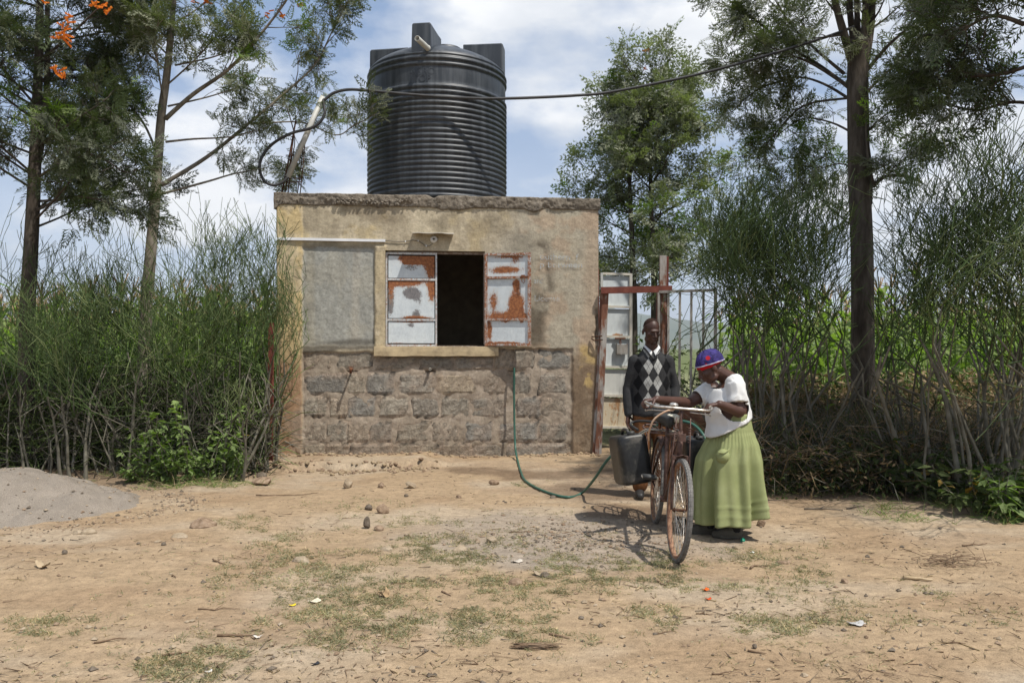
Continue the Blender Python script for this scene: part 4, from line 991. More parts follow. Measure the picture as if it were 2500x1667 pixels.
# ------------------------------------------------------------------ jerrycans
t = NT('scuffed_black_plastic'); ob = t.obj(); e = t.noise(ob, 7, 5, .65); e3 = t.noise(ob, 45, 3)
JER = t.bsdf(t.mix(1.0, t.ramp(e, [(.3, (.010, .010, .011)), (.5, (.022, .022, .021)), (.66, (.085, .078, .068))]), t.ramp(e3, [(.3, .85), (.7, 1.15)]), 'MULTIPLY'), t.ramp(e, [(.3, .30), (.7, .5)]), t.bump(e3, .08, .004), 0, .32)
def jerry(label, loc, rot, dims):
    """A jerrycan on its side panel axes: x deep, y wide, z tall, with spout and handle on top."""
    X_, Y_, Z_ = dims
    root = thing('jerrycan', loc, label, 'jerrycan', 'black jerrycans slung on the bicycle'); root.rotation_euler = rot
    m = MB(); rg = []
    zs_ = [0, .012, .04, Z_ * .3, Z_ * .5, Z_ * .8, Z_ * .93, Z_ * .98, Z_]
    sc = [.86, .94, .99, 1, 1, 1, .98, .92, .84]
    for zz, s in zip(zs_, sc):
        q = []
        n = 40
        for k in range(n):
            a = 2 * math.pi * k / n; e_ = 5.0
            cx_ = math.copysign(abs(math.cos(a)) ** (2 / e_), math.cos(a)); sy_ = math.copysign(abs(math.sin(a)) ** (2 / e_), math.sin(a))
            x_, y_ = cx_ * X_ / 2 * s, sy_ * Y_ / 2 * s
            # pressed groove down each broad face
            if abs(sy_) > .95 and abs(x_) < .055 and .03 < zz < Z_ * .95: y_ *= .93
            if abs(cx_) > .95 and abs(y_) < .035 and .03 < zz < Z_ * .95: x_ *= .955
            q.append((x_, y_, zz))
        rg.append(q)
    m.rings(rg, True, True, True); bdy = m.build('body', JER, root)
    m = MB(); m.tube([(X_ * .34, 0, Z_ - .01), (X_ * .34, 0, Z_ + .03)], .032, 14); m.build('cap', BLKP, root)
    m = MB(); m.tube(smooth_path([np.array([X_ * .16, 0, Z_ - .01]), np.array([X_ * .10, 0, Z_ + .035]), np.array([-X_ * .22, 0, Z_ + .04]), np.array([-X_ * .34, 0, Z_ - .005])], 5), .015, 8); m.build('handle', JER, root); return root
rz_ = ang + math.radians(14)
jl = P(1547, 1178, 6.85)
jerry('black jerrycan slung beside the pedal on the bicycle', tuple(jl), (math.radians(7), math.radians(-6), rz_), (.36, .27, .415))
jr = P(1702, 1182, 6.85)
jerry('black jerrycan against the green skirt, with the hose inside', tuple(jr), (0, 0, ang), (.36, .24, .40))
# ------------------------------------------------------------------ people
def cap(m, a, ra, b, rb, n=12, flat=1.0):
    a = np.array(a, float); b = np.array(b, float)
    m.tube([a, a * .67 + b * .33, a * .33 + b * .67, b], [ra, ra * .67 + rb * .33, ra * .33 + rb * .67, rb], n, True, True, flat)
    m.ell(a, (ra,) * 3, None, 10, 8); m.ell(b, (rb,) * 3, None, 10, 8)
def head(m, c, R, s=1.0):
    """A head with brow, nose, lips, chin and ears; face towards -y before R."""
    def E(p, r, RR=None): m.ell(np.array(c) + np.array(R @ Vector(np.array(p) * s)), tuple(np.array(r) * s), R if RR is None else R @ RR, 16, 12)
    def Cp(a, ra, b, rb): cap(m, np.array(c) + np.array(R @ Vector(np.array(a) * s)), ra * s, np.array(c) + np.array(R @ Vector(np.array(b) * s)), rb * s, 8)
    E((0, .018, .036), (.076, .096, .084)); E((0, -.022, -.028), (.065, .072, .084)); E((0, -.052, -.088), (.034, .034, .026))
    for q in (-1, 1):
        E((q * .042, -.058, -.018), (.022, .026, .02)); E((q * .046, -.02, -.075), (.022, .04, .03)); E((q * .079, .018, -.012), (.010, .021, .033)); E((q * .014, -.1, -.034), (.011, .012, .010))
        E((q * .032, -.076, .004), (.016, .012, .008))
    E((0, -.080, .024), (.052, .016, .012)); Cp((0, -.088, .012), .010, (0, -.113, -.028), .014)
    E((0, -.092, -.058), (.026, .014, .0075)); E((0, -.089, -.072), (.023, .014, .009))
def eyes(c, R, parent, s=1.0):
    m = MB()
    for q in (-1, 1): m.ell(np.array(c) + np.array(R @ Vector((q * .032 * s, -.0805 * s, -.003 * s))), (.011 * s, .009 * s, .006 * s), R, 10, 8)
    m.build('eyes', EYE, parent)
def hand(m, Wp, X, N, curl, side, s=1.0, thumb_in=.4):
    Wp = np.array(Wp, float); X = np.array(X, float); X /= np.linalg.norm(X); N = np.array(N, float); N -= X * (N @ X); N /= np.linalg.norm(N); Y = np.cross(N, X)
    for q in (-.028, -.010, .010, .028): cap(m, Wp + X * .005 * s, .019 * s, Wp + X * .085 * s + Y * q * s, .0135 * s, 8)
    for k, (q, L) in enumerate(((-.031, .8), (-.0105, .97), (.0105, 1.05), (.031, .94))):
        p = Wp + X * .088 * s + Y * q * side * s; a = 0
        for j, (l, r) in enumerate(((.042, .0098), (.026, .009), (.021, .0082))):
            a += curl[j] * (1 + .06 * k); d = X * math.cos(a) + N * math.sin(a); p2 = p + d * l * L * s; cap(m, p, r * s, p2, r * s * .93, 8); p = p2
    p = Wp + X * .025 * s + Y * .030 * side * s; d = X * .62 + Y * side * .62 + N * thumb_in; d /= np.linalg.norm(d)
    p2 = p + d * .045 * s; cap(m, p, .0135 * s, p2, .011 * s, 8); d2 = X * .8 + Y * side * .15 + N * (thumb_in + .25); d2 /= np.linalg.norm(d2); cap(m, p2, .011 * s, p2 + d2 * .032 * s, .0092 * s, 8)
def loft(m, rings, n=32, e=2.3):
    """rings of (z, cx, cy, hx, hy), stacked"""
    R = []
    for z, cx, cy, hx_, hy_ in rings:
        q = []
        for k in range(n):
            a = 2 * math.pi * k / n; c_, s_ = math.cos(a), math.sin(a)
            q.append((cx + math.copysign(abs(c_) ** (2 / e), c_) * hx_, cy + math.copysign(abs(s_) ** (2 / e), s_) * hy_, z))
        R.append(q)
    m.rings(R, True, True, True)
def cut(ob, f):
    """Remove the vertices for which f(co array) holds."""
    import bmesh
    bm = bmesh.new(); bm.from_mesh(ob.data); bm.verts.ensure_lookup_table()
    co = np.array([v.co[:] for v in bm.verts]); kill = f(co)
    bmesh.ops.delete(bm, geom=[v for v, k in zip(bm.verts, kill) if k], context='VERTS'); bm.to_mesh(ob.data); bm.free(); ob.data.update()
def trim(ob, f):
    """Keep the part of a mesh where f > 0 and pull the cut edge onto f = 0."""
    cut(ob, lambda c: f(c) < 0)
    import bmesh
    bm = bmesh.new(); bm.from_mesh(ob.data); bv = [v for v in bm.verts if v.is_boundary]
    if bv:
        co = np.array([v.co[:] for v in bv]); v0 = f(co); e = 1e-4; g = np.stack([(f(co + np.eye(3)[i] * e) - v0) / e for i in range(3)], 1); st = -(v0 / ((g * g).sum(1) + 1e-9))[:, None] * g; ok = (np.abs(v0) < .03) & (np.linalg.norm(st, axis=1) < .03)
        for v, s, k in zip(bv, st, ok):
            if k: v.co += Vector(s)
    bm.to_mesh(ob.data); bm.free(); ob.data.update()
def creases(ob, amp, sc, stretch=(1, 1, 1), seed=0):
    """Cloth creases pressed into a mesh along its normals."""
    me = ob.data; n = len(me.vertices); co = np.zeros(n * 3, np.float32); me.vertices.foreach_get('co', co); co = co.reshape(-1, 3)
    no = np.zeros(n * 3, np.float32); me.vertices.foreach_get('normal', no); no = no.reshape(-1, 3)
    a = co * np.array(stretch) * sc
    h = fbm(a[:, 0] + a[:, 1] * .7, a[:, 2] + a[:, 1] * .3, seed, 3); h = (1 - abs(2 * h - 1)) ** 2 - .5
    co = co + no * (h * amp)[:, None]; me.vertices.foreach_set('co', co.astype(np.float32).ravel()); me.update()

def skinmat(name, a, b):
    t = NT(name); o = t.obj(); f = t.noise(o, 14, 4, .6); g = t.noise(o, 220, 2)
    return t.bsdf(t.ramp(f, [(.3, a), (.7, b)]), .48, t.bump(g, .08, .002), 0, .36)
SKIN1 = skinmat('brown_skin', (.040, .019, .0135), (.062, .029, .020)); SKIN2 = skinmat('warm_brown_skin', (.058, .027, .019), (.085, .040, .028))
EYE = nmat('eye', [(.3, (.012, .009, .008)), (.7, (.05, .042, .038))], 30, 2, .6, 0, .01, .5)
HAIR = nmat('short_hair', [(.3, (.020, .0115, .009)), (.7, (.034, .019, .014))], 90, 3, .9, .5, .003, .1)
SHOE = nmat('dusty_black_leather', [(.3, (.012, .012, .013)), (.7, (.04, .038, .036))], 9, 4, .5, .1, .003, .4)
TROU = nmat('rust_brown_cloth', [(.3, (.105, .045, .018)), (.7, (.165, .072, .028))], 7, 4, .9, .15, .004, .15)
WSHIRT = nmat('white_cotton', [(.3, (.54, .54, .53)), (.7, (.65, .65, .64))], 6, 4, .9, .12, .004, .15)
def knit(name):
    t = NT(name); o = t.obj(); s = t.n('ShaderNodeSeparateXYZ', {0: o}); x = t.mth('ADD', s.outputs[0], .004); z = s.outputs[2]
    wb = t.mth('MULTIPLY', t.mth('SUBTRACT', t.noise(o, 6, 2), .5), .34); u = t.mth('ADD', t.mth('DIVIDE', x, .092), wb); v = t.mth('ADD', t.mth('DIVIDE', t.mth('SUBTRACT', z, .895), .168), t.mth('MULTIPLY', wb, -.8))
    fu = t.mth('ABSOLUTE', t.mth('SUBTRACT', t.mth('FRACT', u), .5)); fv = t.mth('ABSOLUTE', t.mth('SUBTRACT', t.mth('FRACT', v), .5))
    dia = t.mth('LESS_THAN', t.mth('ADD', fu, fv), .49)
    au = t.mth('ABSOLUTE', u)
    light = t.mth('LESS_THAN', au, 1.0); black = t.mth('MULTIPLY', t.mth('GREATER_THAN', au, 1.0), t.mth('LESS_THAN', au, 2.0))
    front = t.mth('LESS_THAN', s.outputs[1], -.02); inz = t.mth('MULTIPLY', t.mth('GREATER_THAN', z, .895), front)
    tor = t.mth('LESS_THAN', t.mth('ABSOLUTE', x), .192)
    # thin overlaid check lines
    l1 = t.mth('LESS_THAN', t.mth('ABSOLUTE', t.mth('SUBTRACT', t.mth('FRACT', t.mth('ADD', t.mth('ADD', u, v), 0)), .5)), .5)
    d1 = t.mth('ABSOLUTE', t.mth('SUBTRACT', t.mth('FRACT', t.mth('ADD', t.mth('ADD', u, v), .5)), .5)); d2 = t.mth('ABSOLUTE', t.mth('SUBTRACT', t.mth('FRACT', t.mth('ADD', t.mth('SUBTRACT', u, v), .5)), .5))
    ln = t.mth('LESS_THAN', t.mth('MINIMUM', d1, d2), .028)
    base = t.ramp(t.noise(o, 60, 3), [(.3, (.030, .030, .031)), (.7, (.045, .045, .046))])
    ml = t.mth('MULTIPLY', t.mth('MULTIPLY', dia, light), inz); mb = t.mth('MULTIPLY', t.mth('MULTIPLY', t.mth('MULTIPLY', dia, black), inz), tor)
    c_ = t.mix(ml, base, (.36, .36, .34)); c_ = t.mix(t.mth('MULTIPLY', ml, ln), c_, (.16, .16, .155)); c_ = t.mix(mb, c_, (.010, .010, .011))
    wv = t.n('ShaderNodeTexWave', {'Vector': o, 'Scale': 60.0, 'Distortion': 1.0}, bands_direction='X')
    return t.bsdf(c_, .95, t.bump(wv.outputs['Fac'], .25, .003), 0, .1)
ARGYLE = knit('argyle_knit')
PLAINK = nmat('dark_rib_knit', [(.3, (.022, .022, .023)), (.7, (.035, .035, .036))], 60, 3, .95, .3, .003, .1, (4, 4, .3))

# ---- man behind the bicycle
mo = np.array([(1590 - CX) / F * 8.0, 8.0, 0.0]); mo[2] = float(gz(mo[0], mo[1]))
man = thing('person', mo, 'man in a grey argyle sweater and brown trousers standing by the gate', 'person')
hc = np.array([-.004, -.045, 1.663]); HR = Matrix.Rotation(math.radians(13), 3, 'Z') @ Matrix.Rotation(math.radians(17), 3, 'X')
m = MB(); head(m, hc, HR, 1.04)
cap(m, (0, .005, 1.44), .066, (-.002, -.018, 1.60), .060)
loft(m, [(.86, 0, 0, .14, .09), (1.0, 0, 0, .135, .085), (1.25, 0, 0, .165, .095), (1.38, 0, 0, .15, .085), (1.46, 0, 0, .07, .06)])
for s, el, wr in ((-1, (-.232, .03, 1.09), (-.236, -.015, .835)), (1, (.234, .03, 1.10), (.228, -.05, .87))):
    cap(m, (s * .15, 0, 1.36), .045, el, .036); cap(m, el, .037, wr, .026)
    hand(m, wr, (0.02 * s, -.06, -1), (-s * .75, -.5, 0), (.25, .35, .3), -s, 1.0)
    cap(m, (s * .085, 0, .88), .085, (s * .10, -.01, .48), .055); cap(m, (s * .10, -.01, .48), .05, (s * .105, .02, .09), .035); cap(m, (s * .105, .02, .06), .035, (s * .115, -.12, .03), .025)
o = m.build('body', SKIN1, man); remesh(o, .0055, 3)
eyes(hc, HR, man, 1.04)
m = MB(); rg = []
for i in range(9):
    th = math.radians(4 + i * 11.5); q = []
    for k in range(28):
        a = 2 * math.pi * k / 28; y_ = math.sin(a); lim = th * (1.0 if y_ > .3 else .30 + .70 * (1 + y_) / 1.3)
        p = np.array([math.sin(lim) * math.cos(a) * .0758, .018 + math.sin(lim) * y_ * .0960, .036 + math.cos(lim) * .0858]) * 1.04
        q.append(tuple(hc + np.array(HR @ Vector(p))))
    rg.append(q)
m.rings(rg, True, True); m.build('hair', HAIR, man)
# sweater
m = MB()
loft(m, [(.815, 0, 0, .178, .116), (.84, 0, 0, .190, .126), (.90, 0, 0, .186, .124), (1.0, 0, 0, .180, .120), (1.15, 0, 0, .180, .122), (1.28, 0, 0, .184, .124), (1.36, 0, 0, .172, .114), (1.42, 0, .005, .135, .098), (1.47, 0, .01, .095, .082), (1.50, 0, .012, .078, .07)])
for s, el, wr in ((-1, (-.232, .03, 1.09), (-.236, -.012, .845)), (1, (.234, .03, 1.10), (.228, -.045, .88))):
    cap(m, (s * .155, 0, 1.358), .072, el, .054); cap(m, el, .056, wr, .043)
sw = m.build('sweater', ARGYLE, man); remesh(sw, .0075, 5); creases(sw, .018, 5.0, (1, 1, .8), 3)
trim(sw, lambda c: np.where((c[:, 1] < .02) & (c[:, 2] > 1.37), abs(c[:, 0] + .003) - (c[:, 2] - 1.385) * .72, .5)); trim(sw, lambda c: 1.488 - c[:, 2])
m = MB()
for s in (-1, 1): m.tube(smooth_path([np.array([0, -.128, 1.382]), np.array([s * .030, -.122, 1.42]), np.array([s * .058, -.098, 1.462]), np.array([s * .078, -.045, 1.492]), np.array([s * .074, .02, 1.50]), np.array([s * .03, .082, 1.498]), np.array([0, .088, 1.497])], 5), .0095, 6)
m.build('neckband', PLAINK, man)
m = MB()
m.add([(-.06, -.085, 1.46), (.06, -.085, 1.46), (.0, -.118, 1.378)], [(0, 1, 2)]); m.build('shirt_front', SHOE, man)
m = MB()
for s in (-1, 1):
    # collar stand and turned-down flap
    A = smooth_path([np.array([s * .006, -.088, 1.462]), np.array([s * .035, -.080, 1.487]), np.array([s * .060, -.045, 1.515]), np.array([s * .064, .01, 1.53]), np.array([s * .035, .062, 1.535]), np.array([0, .072, 1.535])], 5)
    B = smooth_path([np.array([s * .022, -.128, 1.412]), np.array([s * .055, -.115, 1.448]), np.array([s * .080, -.06, 1.488]), np.array([s * .084, .01, 1.497]), np.array([s * .045, .082, 1.50]), np.array([0, .095, 1.50])], 5)
    n = len(A); m.add(A + B, [(i, i + 1, n + i + 1, n + i) for i in range(n - 1)], True)
o = m.build('shirt_collar', WSHIRT, man); q = o.modifiers.new('s', 'SOLIDIFY'); q.thickness = .004; baked(o)
m = MB()
loft(m, [(.80, 0, 0, .155, .115), (.88, 0, 0, .165, .12), (.92, 0, 0, .15, .11)])
for s in (-1, 1): cap(m, (s * .082, 0, .84), .105, (s * .105, -.01, .48), .088); cap(m, (s * .105, -.01, .48), .087, (s * .110, .01, .12), .078)
tr = m.build('trousers', TROU, man); remesh(tr, .009, 4); creases(tr, .014, 6, (1, 1, .6), 8)
for s in (-1, 1):
    m = MB(); x_ = s * .112
    cap(m, (x_, .05, .055), .046, (x_ + s * .012, -.06, .042), .046); cap(m, (x_ + s * .012, -.06, .042), .046, (x_ + s * .02, -.15, .034), .036); m.ell((x_, .02, .09), (.045, .055, .05))
    o = m.build('shoe', SHOE, man); remesh(o, .008, 3); cut(o, lambda c: c[:, 2] < .004)
del q

# ---- woman at the handlebar
wo = np.array([(1750 - CX) / F * 6.4, 6.4, 0.0]); wo[2] = float(gz(wo[0], wo[1]))
woman = thing('person', wo, 'woman in a blue headwrap, white shirt and long green skirt holding the handlebar', 'person')
def wp(px, py, y=0.0):
    D = 6.4 + y; p = P(px, py, D); return p - wo
hc = wp(1733, 898, -.02); HR = Matrix.Rotation(math.radians(-92), 3, 'Z') @ Matrix.Rotation(math.radians(31), 3, 'X')
gl_ = BW_((.12, .238, hz + .012)) - wo; gr_ = BW_((.14, -.24, hz + .01)) - wo
m = MB(); head(m, hc, HR, .98)
nb = wp(1788, 930, 0); cap(m, nb, .066, hc + np.array(HR @ Vector((0, .035, -.05))), .058)
shN = wp(1796, 937, -.15); shF = wp(1741, 950, .13)
elN = wp(1804, 1004, -.20); wrN = gl_ + np.array([.085, -.005, .022]); wrF = gr_ + np.array([.085, .02, .02]); elF = (shF + wrF) / 2 + np.array([.05, .10, -.075])
WT = [(.60, .09, 0, .15, .19), (.78, .085, 0, .145, .185), (.90, .095, 0, .145, .165), (1.02, .09, 0, .15, .165), (1.14, .09, 0, .125, .155), (1.22, .11, 0, .08, .11), (1.27, .12, 0, .05, .05)]
loft(m, WT)
cap(m, shN + np.array([0, .02, -.02]), .048, elN, .048); cap(m, elN, .050, wrN, .031); cap(m, shF, .050, elF, .046); cap(m, elF, .046, wrF, .030)
hand(m, wrN, (-1, -.05, -.12), (-.1, 0, -1), (.75, 1.15, .95), 1, 1.0, .7); hand(m, wrF, (-1, -.12, -.1), (-.1, 0, -1), (.75, 1.1, .9), -1, 1.0, .7)
f1_, f2_ = wp(1722, 1288, .04), wp(1786, 1284, -.09)
for ft in (f1_, f2_): cap(m, (.10, ft[1] * .8, .62), .085, (ft[0] * .5 + .08, ft[1], .36), .058); cap(m, (ft[0] * .5 + .08, ft[1], .36), .055, (ft[0] + .02, ft[1], .08), .036); cap(m, (ft[0] + .02, ft[1], .05), .034, (ft[0] - .09, ft[1], .035), .026)
o = m.build('body', SKIN2, woman); remesh(o, .0055, 3)
eyes(hc, HR, woman, .98)
# headwrap: cloth cap with folds over a red band
t = NT('printed_wrap'); ob = t.obj(); w1 = t.n('ShaderNodeTexVoronoi', {'Vector': ob, 'Scale': 12.0, 'Randomness': 1.0}); nf = t.noise(ob, 26, 4, .6, 1.5)
cc = t.ramp(nf, [(.35, (.014, .010, .055)), (.6, (.045, .035, .16))]); cc = t.mix(t.ramp(w1.outputs['Distance'], [(.22, 1), (.27, 0)]), cc, (.34, .012, .022))
WRAP = t.bsdf(cc, .8, t.bump(nf, .2, .004), 0, .2)
REDB = nmat('red_band', [(.3, (.36, .006, .010)), (.7, (.48, .012, .016))], 12, 3, .85, .1, .003, .15); TRIM = nmat('pale_trim', [(.3, (.20, .17, .30)), (.7, (.55, .50, .56))], 40, 3, .85, .1)
def wrap_pt(th, a, k=0.0):
    f = 1 + .035 * math.sin(a * 7 + th * 5) + .025 * math.sin(a * 13 + 1) * math.sin(th * 3)
    r = np.array([.090, .116, .102]) * (f + k)
    return np.array([math.sin(th) * math.cos(a) * r[0], .022 + math.sin(th) * math.sin(a) * r[1], .040 + math.cos(th) * r[2]])
m = MB(); rg = []
for i in range(15):
    q = []
    for k in range(48):
        a = 2 * math.pi * k / 48; back = (1 + math.sin(a)) / 2; lim = math.radians(80 + 32 * back); th = .04 + (lim - .04) * i / 14
        q.append(tuple(hc + np.array(HR @ Vector(wrap_pt(th, a)))))
    rg.append(q)
m.rings(rg, True, True); m.build('headwrap', WRAP, woman)
m = MB(); e_ = []
for k in range(49): a = 2 * math.pi * k / 48; back = (1 + math.sin(a)) / 2; e_.append(hc + np.array(HR @ Vector(wrap_pt(math.radians(80 + 32 * back), a, .01))))
m.tube(e_, .0055, 6, False); m.build('wrap_trim', TRIM, woman)
m = MB(); rg = []
for i in range(6):
    q = []
    for k in range(48):
        a = 2 * math.pi * k / 48; back = (1 + math.sin(a)) / 2; l0 = math.radians(76 + 30 * back); th = l0 + math.radians(26 - 16 * back) * i / 5
        q.append(tuple(hc + np.array(HR @ Vector(wrap_pt(th, a, -.045)))))
    rg.append(q)
m.rings(rg, True); m.build('headband', REDB, woman)
# shirt
m = MB()
ST_ = [(.74, .09, 0, .176, .220), (.80, .095, 0, .180, .220), (.90, .095, 0, .168, .198), (1.0, .085, 0, .172, .19), (1.09, .083, 0, .166, .185), (1.17, .095, 0, .138, .168), (1.225, .115, 0, .096, .13), (1.262, .122, 0, .072, .082), (1.285, .12, 0, .068, .07)]
loft(m, ST_)
cuN = wp(1801, 984, -.195); cuF = shF * .35 + elF * .65
cap(m, shN + np.array([0, .025, -.004]), .082, shN * .45 + cuN * .55, .072); m.tube([shN, shN * .4 + cuN * .6, cuN], [.078, .073, .075], 14)
cap(m, shF + np.array([.02, -.03, 0]), .080, shF * .5 + cuF * .5, .068); m.tube([shF, cuF], [.075, .068], 14)
sh = m.build('shirt', WSHIRT, woman); remesh(sh, .0075, 4); creases(sh, .024, 7.0, (1, .8, .6), 21)
nd = (hc - nb) / np.linalg.norm(hc - nb)
def shcut(c):
    pass
dn = (cuN - shN) / np.linalg.norm(cuN - shN); df = (cuF - shF) / np.linalg.norm(cuF - shF)
trim(sh, lambda c: c[:, 2] - .795 - np.clip((c[:, 0] + .08) / .335, 0, 1) * .155)
trim(sh, lambda c: np.where((c[:, 1] < -.10) & (np.linalg.norm(c - cuN, axis=1) < .14), -(c - cuN) @ dn, .5))
trim(sh, lambda c: np.where(np.linalg.norm(c - cuF, axis=1) < .13, -(c - cuF) @ df, .5))
trim(sh, lambda c: np.where(np.linalg.norm(c - nb, axis=1) < .17, .018 - (c - nb) @ nd, .5)); cut(sh, lambda c: np.linalg.norm(c - hc, axis=1) < .125); q = sh.modifiers.new('s', 'SOLIDIFY'); q.thickness = .004; q.offset = -1; baked(sh)
# skirt
GREENC = nmat('green_cotton', [(.3, (.215, .24, .105)), (.55, (.26, .285, .132)), (.75, (.305, .33, .17))], 5, 5, .92, .2, .004, .12)
SR = [(.985, .125, .130, .165), (.93, .122, .140, .178), (.86, .118, .158, .196), (.80, .116, .178, .212), (.743, .116, .200, .232), (.611, .100, .240, .255), (.413, .100, .256, .272), (.282, .104, .264, .280), (.115, .108, .270, .29)]
zz_ = np.array([r[0] for r in SR])[::-1]; NS = 160; NZ_ = 64; rg = []
rsk = np.random.default_rng(3); ph = rsk.uniform(0, 6.28, 6)
for j in range(NZ_):
    f = j / (NZ_ - 1); q = []
    for k in range(NS):
        a = 2 * math.pi * k / NS; c_, s_ = math.cos(a), math.sin(a)
        hem = .118 + .085 * float(sstep(.1, .8, c_)) + .012 * math.sin(3 * a + 1)
        z = .985 * (1 - f) + hem * f
        cx_, hx2, hy2 = (np.interp(z, zz_, np.array([r[i] for r in SR])[::-1]) for i in (1, 2, 3))
        g = float(sstep(.86, .60, z)); fold = g * (.016 + .030 * f) * (math.sin(9 * a + ph[0] + 1.2 * f) * .6 + math.sin(14 * a + ph[1] - f) * .4 + math.sin(5 * a + ph[2]) * .5)
        gath = .006 * math.sin(46 * a + ph[3]) * float(sstep(.87, .82, z)) * float(sstep(.58, .80, z))
        tuck = sum(.008 * math.exp(-((z - hem - tz_) / .006) ** 2) for tz_ in (.075, .145))
        seam = -.006 * math.exp(-((z - .842) / .008) ** 2)
        r_ = 1 + (fold + gath + tuck + seam) / .25
        q.append((cx_ + c_ * hx2 * r_, s_ * hy2 * r_, z))
    rg.append(q)
m = MB(); m.rings(rg, True); sk = m.build('skirt', GREENC, woman); q = sk.modifiers.new('s', 'SOLIDIFY'); q.thickness = .004; q.offset = -1; baked(sk)
# bulging pocket and its dark sag
pk = wp(1771, 1112, -.30); m = MB()
m.ell(pk + np.array([.0, .075, -.015]), (.052, .058, .058), Matrix.Rotation(.25, 3, 'Y'), 18, 12); m.tube(smooth_path([pk + np.array([-.046, .045, .022]), pk + np.array([-.005, .018, .018]), pk + np.array([.042, .045, .046])], 5), .005, 6); o = m.build('pocket', GREENC, woman)
LEG = nmat('black_leggings', [(.3, (.012, .012, .013)), (.7, (.022, .021, .021))], 20, 3, .9, .1)
BOOT = nmat('worn_olive_shoe', [(.3, (.055, .05, .04)), (.7, (.105, .095, .075))], 9, 4, .8, .2, .003, .2)
for ft in (f1_, f2_):
    m = MB(); cap(m, (ft[0] + .03, ft[1], .06), .05, (ft[0] + .03, ft[1], .24), .06); m.build('legging', LEG, woman)
    m = MB(); cap(m, (ft[0] + .045, ft[1], .045), .050, (ft[0] - .05, ft[1], .042), .047); cap(m, (ft[0] - .05, ft[1], .042), .046, (ft[0] - .125, ft[1] + .005, .030), .034); m.ell((ft[0] + .03, ft[1], .08), (.06, .048, .052)); m.tube([(ft[0] + .06, ft[1], .012), (ft[0] - .1, ft[1], .012)], .046, 10, True, True, .35)
    o = m.build('shoe', BOOT, woman); remesh(o, .007, 3); cut(o, lambda c: c[:, 2] < .002)
# ------------------------------------------------------------------ vegetation
BARK = nmat('grey_bark', [(.3, (.10, .085, .065)), (.5, (.19, .165, .13)), (.72, (.29, .26, .215))], 9, 6, .9, .5, .01, .15, (1, 1, .5))
BARKD = nmat('dark_bark', [(.3, (.035, .028, .022)), (.5, (.072, .06, .048)), (.75, (.14, .12, .10))], 8, 6, .92, .8, .02, .12, (1.6, 1.6, .35))
OAK = leafmat('silky_leaf', (.108, .132, .056), (.205, .215, .150), .35, .30, 1.3)
OAKD = leafmat('dark_silky_leaf', (.064, .088, .036), (.125, .138, .09), .4, .22, 1.1)
OAKG = leafmat('sunlit_silky_leaf', (.165, .19, .10), (.25, .26, .19), .35, .36, 1.0)  # lighter variant of the silky leaf, with sunlight put into its colour
OAKF = leafmat('fresh_leaf', (.12, .19, .035), (.16, .21, .07), .25, .38, 2)
FLOW = nmat('orange_flower', [(.3, (.62, .14, .012)), (.7, (.80, .28, .02))], 30, 2, .7, 0)
PEN_T = leafmat('pencil_twig', (.060, .094, .030), (.060, .094, .030), .4, .06, 2.2)
PEN_L = leafmat('pale_pencil_twig', (.15, .185, .075), (.15, .185, .075), .35, .06, 2.2)
PEN_S = nmat('pencil_stem', [(.3, (.075, .068, .05)), (.5, (.135, .125, .095)), (.75, (.235, .22, .18))], 6, 5, .9, .4, .008, .15)
WEED = leafmat('weed_leaf', (.15, .235, .05), (.17, .23, .08), .35, .35, 3); WEEDD = leafmat('shaded_weed_leaf', (.05, .085, .022), (.07, .09, .03), .45, .3, 3)  # WEEDD is a darker copy of the weed leaf, shade put into its colour
YELL = leafmat('yellowing_leaf', (.30, .19, .03), (.28, .19, .05), .3, .3, 3)
MAIZ = leafmat('maize_leaf', (.20, .29, .07), (.22, .28, .10), .35, .40, .9); TASS = nmat('maize_tassel', [(.3, (.26, .17, .10)), (.7, (.42, .30, .18))], 9, 3, .9, 0)
DRY = leafmat('dry_stalk', (.22, .155, .085), (.22, .155, .085), .5, .15, 2.5); GRASS = leafmat('dusty_grass', (.235, .232, .13), (.24, .235, .145), .35, .3, 2.5); STRAW = leafmat('straw', (.36, .28, .16), (.36, .28, .16), .35, .15, 5)

def norm(v): return v / (np.linalg.norm(v, axis=-1, keepdims=True) + 1e-9)
def quads_mesh(name, Q, mats, mi=None):
    n = len(Q); return big_mesh(name, Q.reshape(-1, 3), np.arange(n * 4).reshape(n, 4), mats, False, mi)
def segs_mesh(name, A, B, ra, rb, mats, mi=None, k=3):
    """Thin tapered twigs: prisms with k sides."""
    A = np.asarray(A, float); B = np.asarray(B, float); d = norm(B - A); up = np.where(np.abs(d[:, 2:3]) < .9, np.array([[0, 0, 1.]]), np.array([[1., 0, 0]]))
    x = norm(np.cross(d, up)); y = np.cross(x, d); n = len(A); ang_ = 2 * np.pi * np.arange(k) / k
    off = x[:, None, :] * np.cos(ang_)[None, :, None] + y[:, None, :] * np.sin(ang_)[None, :, None]
    Vv = np.concatenate([A[:, None] + off * np.asarray(ra)[:, None, None], B[:, None] + off * np.asarray(rb)[:, None, None]], 1)
    base = np.arange(n)[:, None, None] * 2 * k; j = np.arange(k); q = np.stack([j, (j + 1) % k, (j + 1) % k + k, j + k], 1)
    Fq = (base + q[None]).reshape(-1, 4)
    return big_mesh(name, Vv.reshape(-1, 3), Fq, mats, True, None if mi is None else np.repeat(mi, k))
def lobe(p, d, L, w, bend=0.0):
    d = np.array(d, float); d /= np.linalg.norm(d); s = np.cross([0, 0, 1.], d); p = np.array(p, float)
    mid = p + d * L * .45 + np.array([0, 0, -bend * L * .3]); return [p, mid + s * w / 2, p + d * L + np.array([0, 0, -bend * L]), mid - s * w / 2]
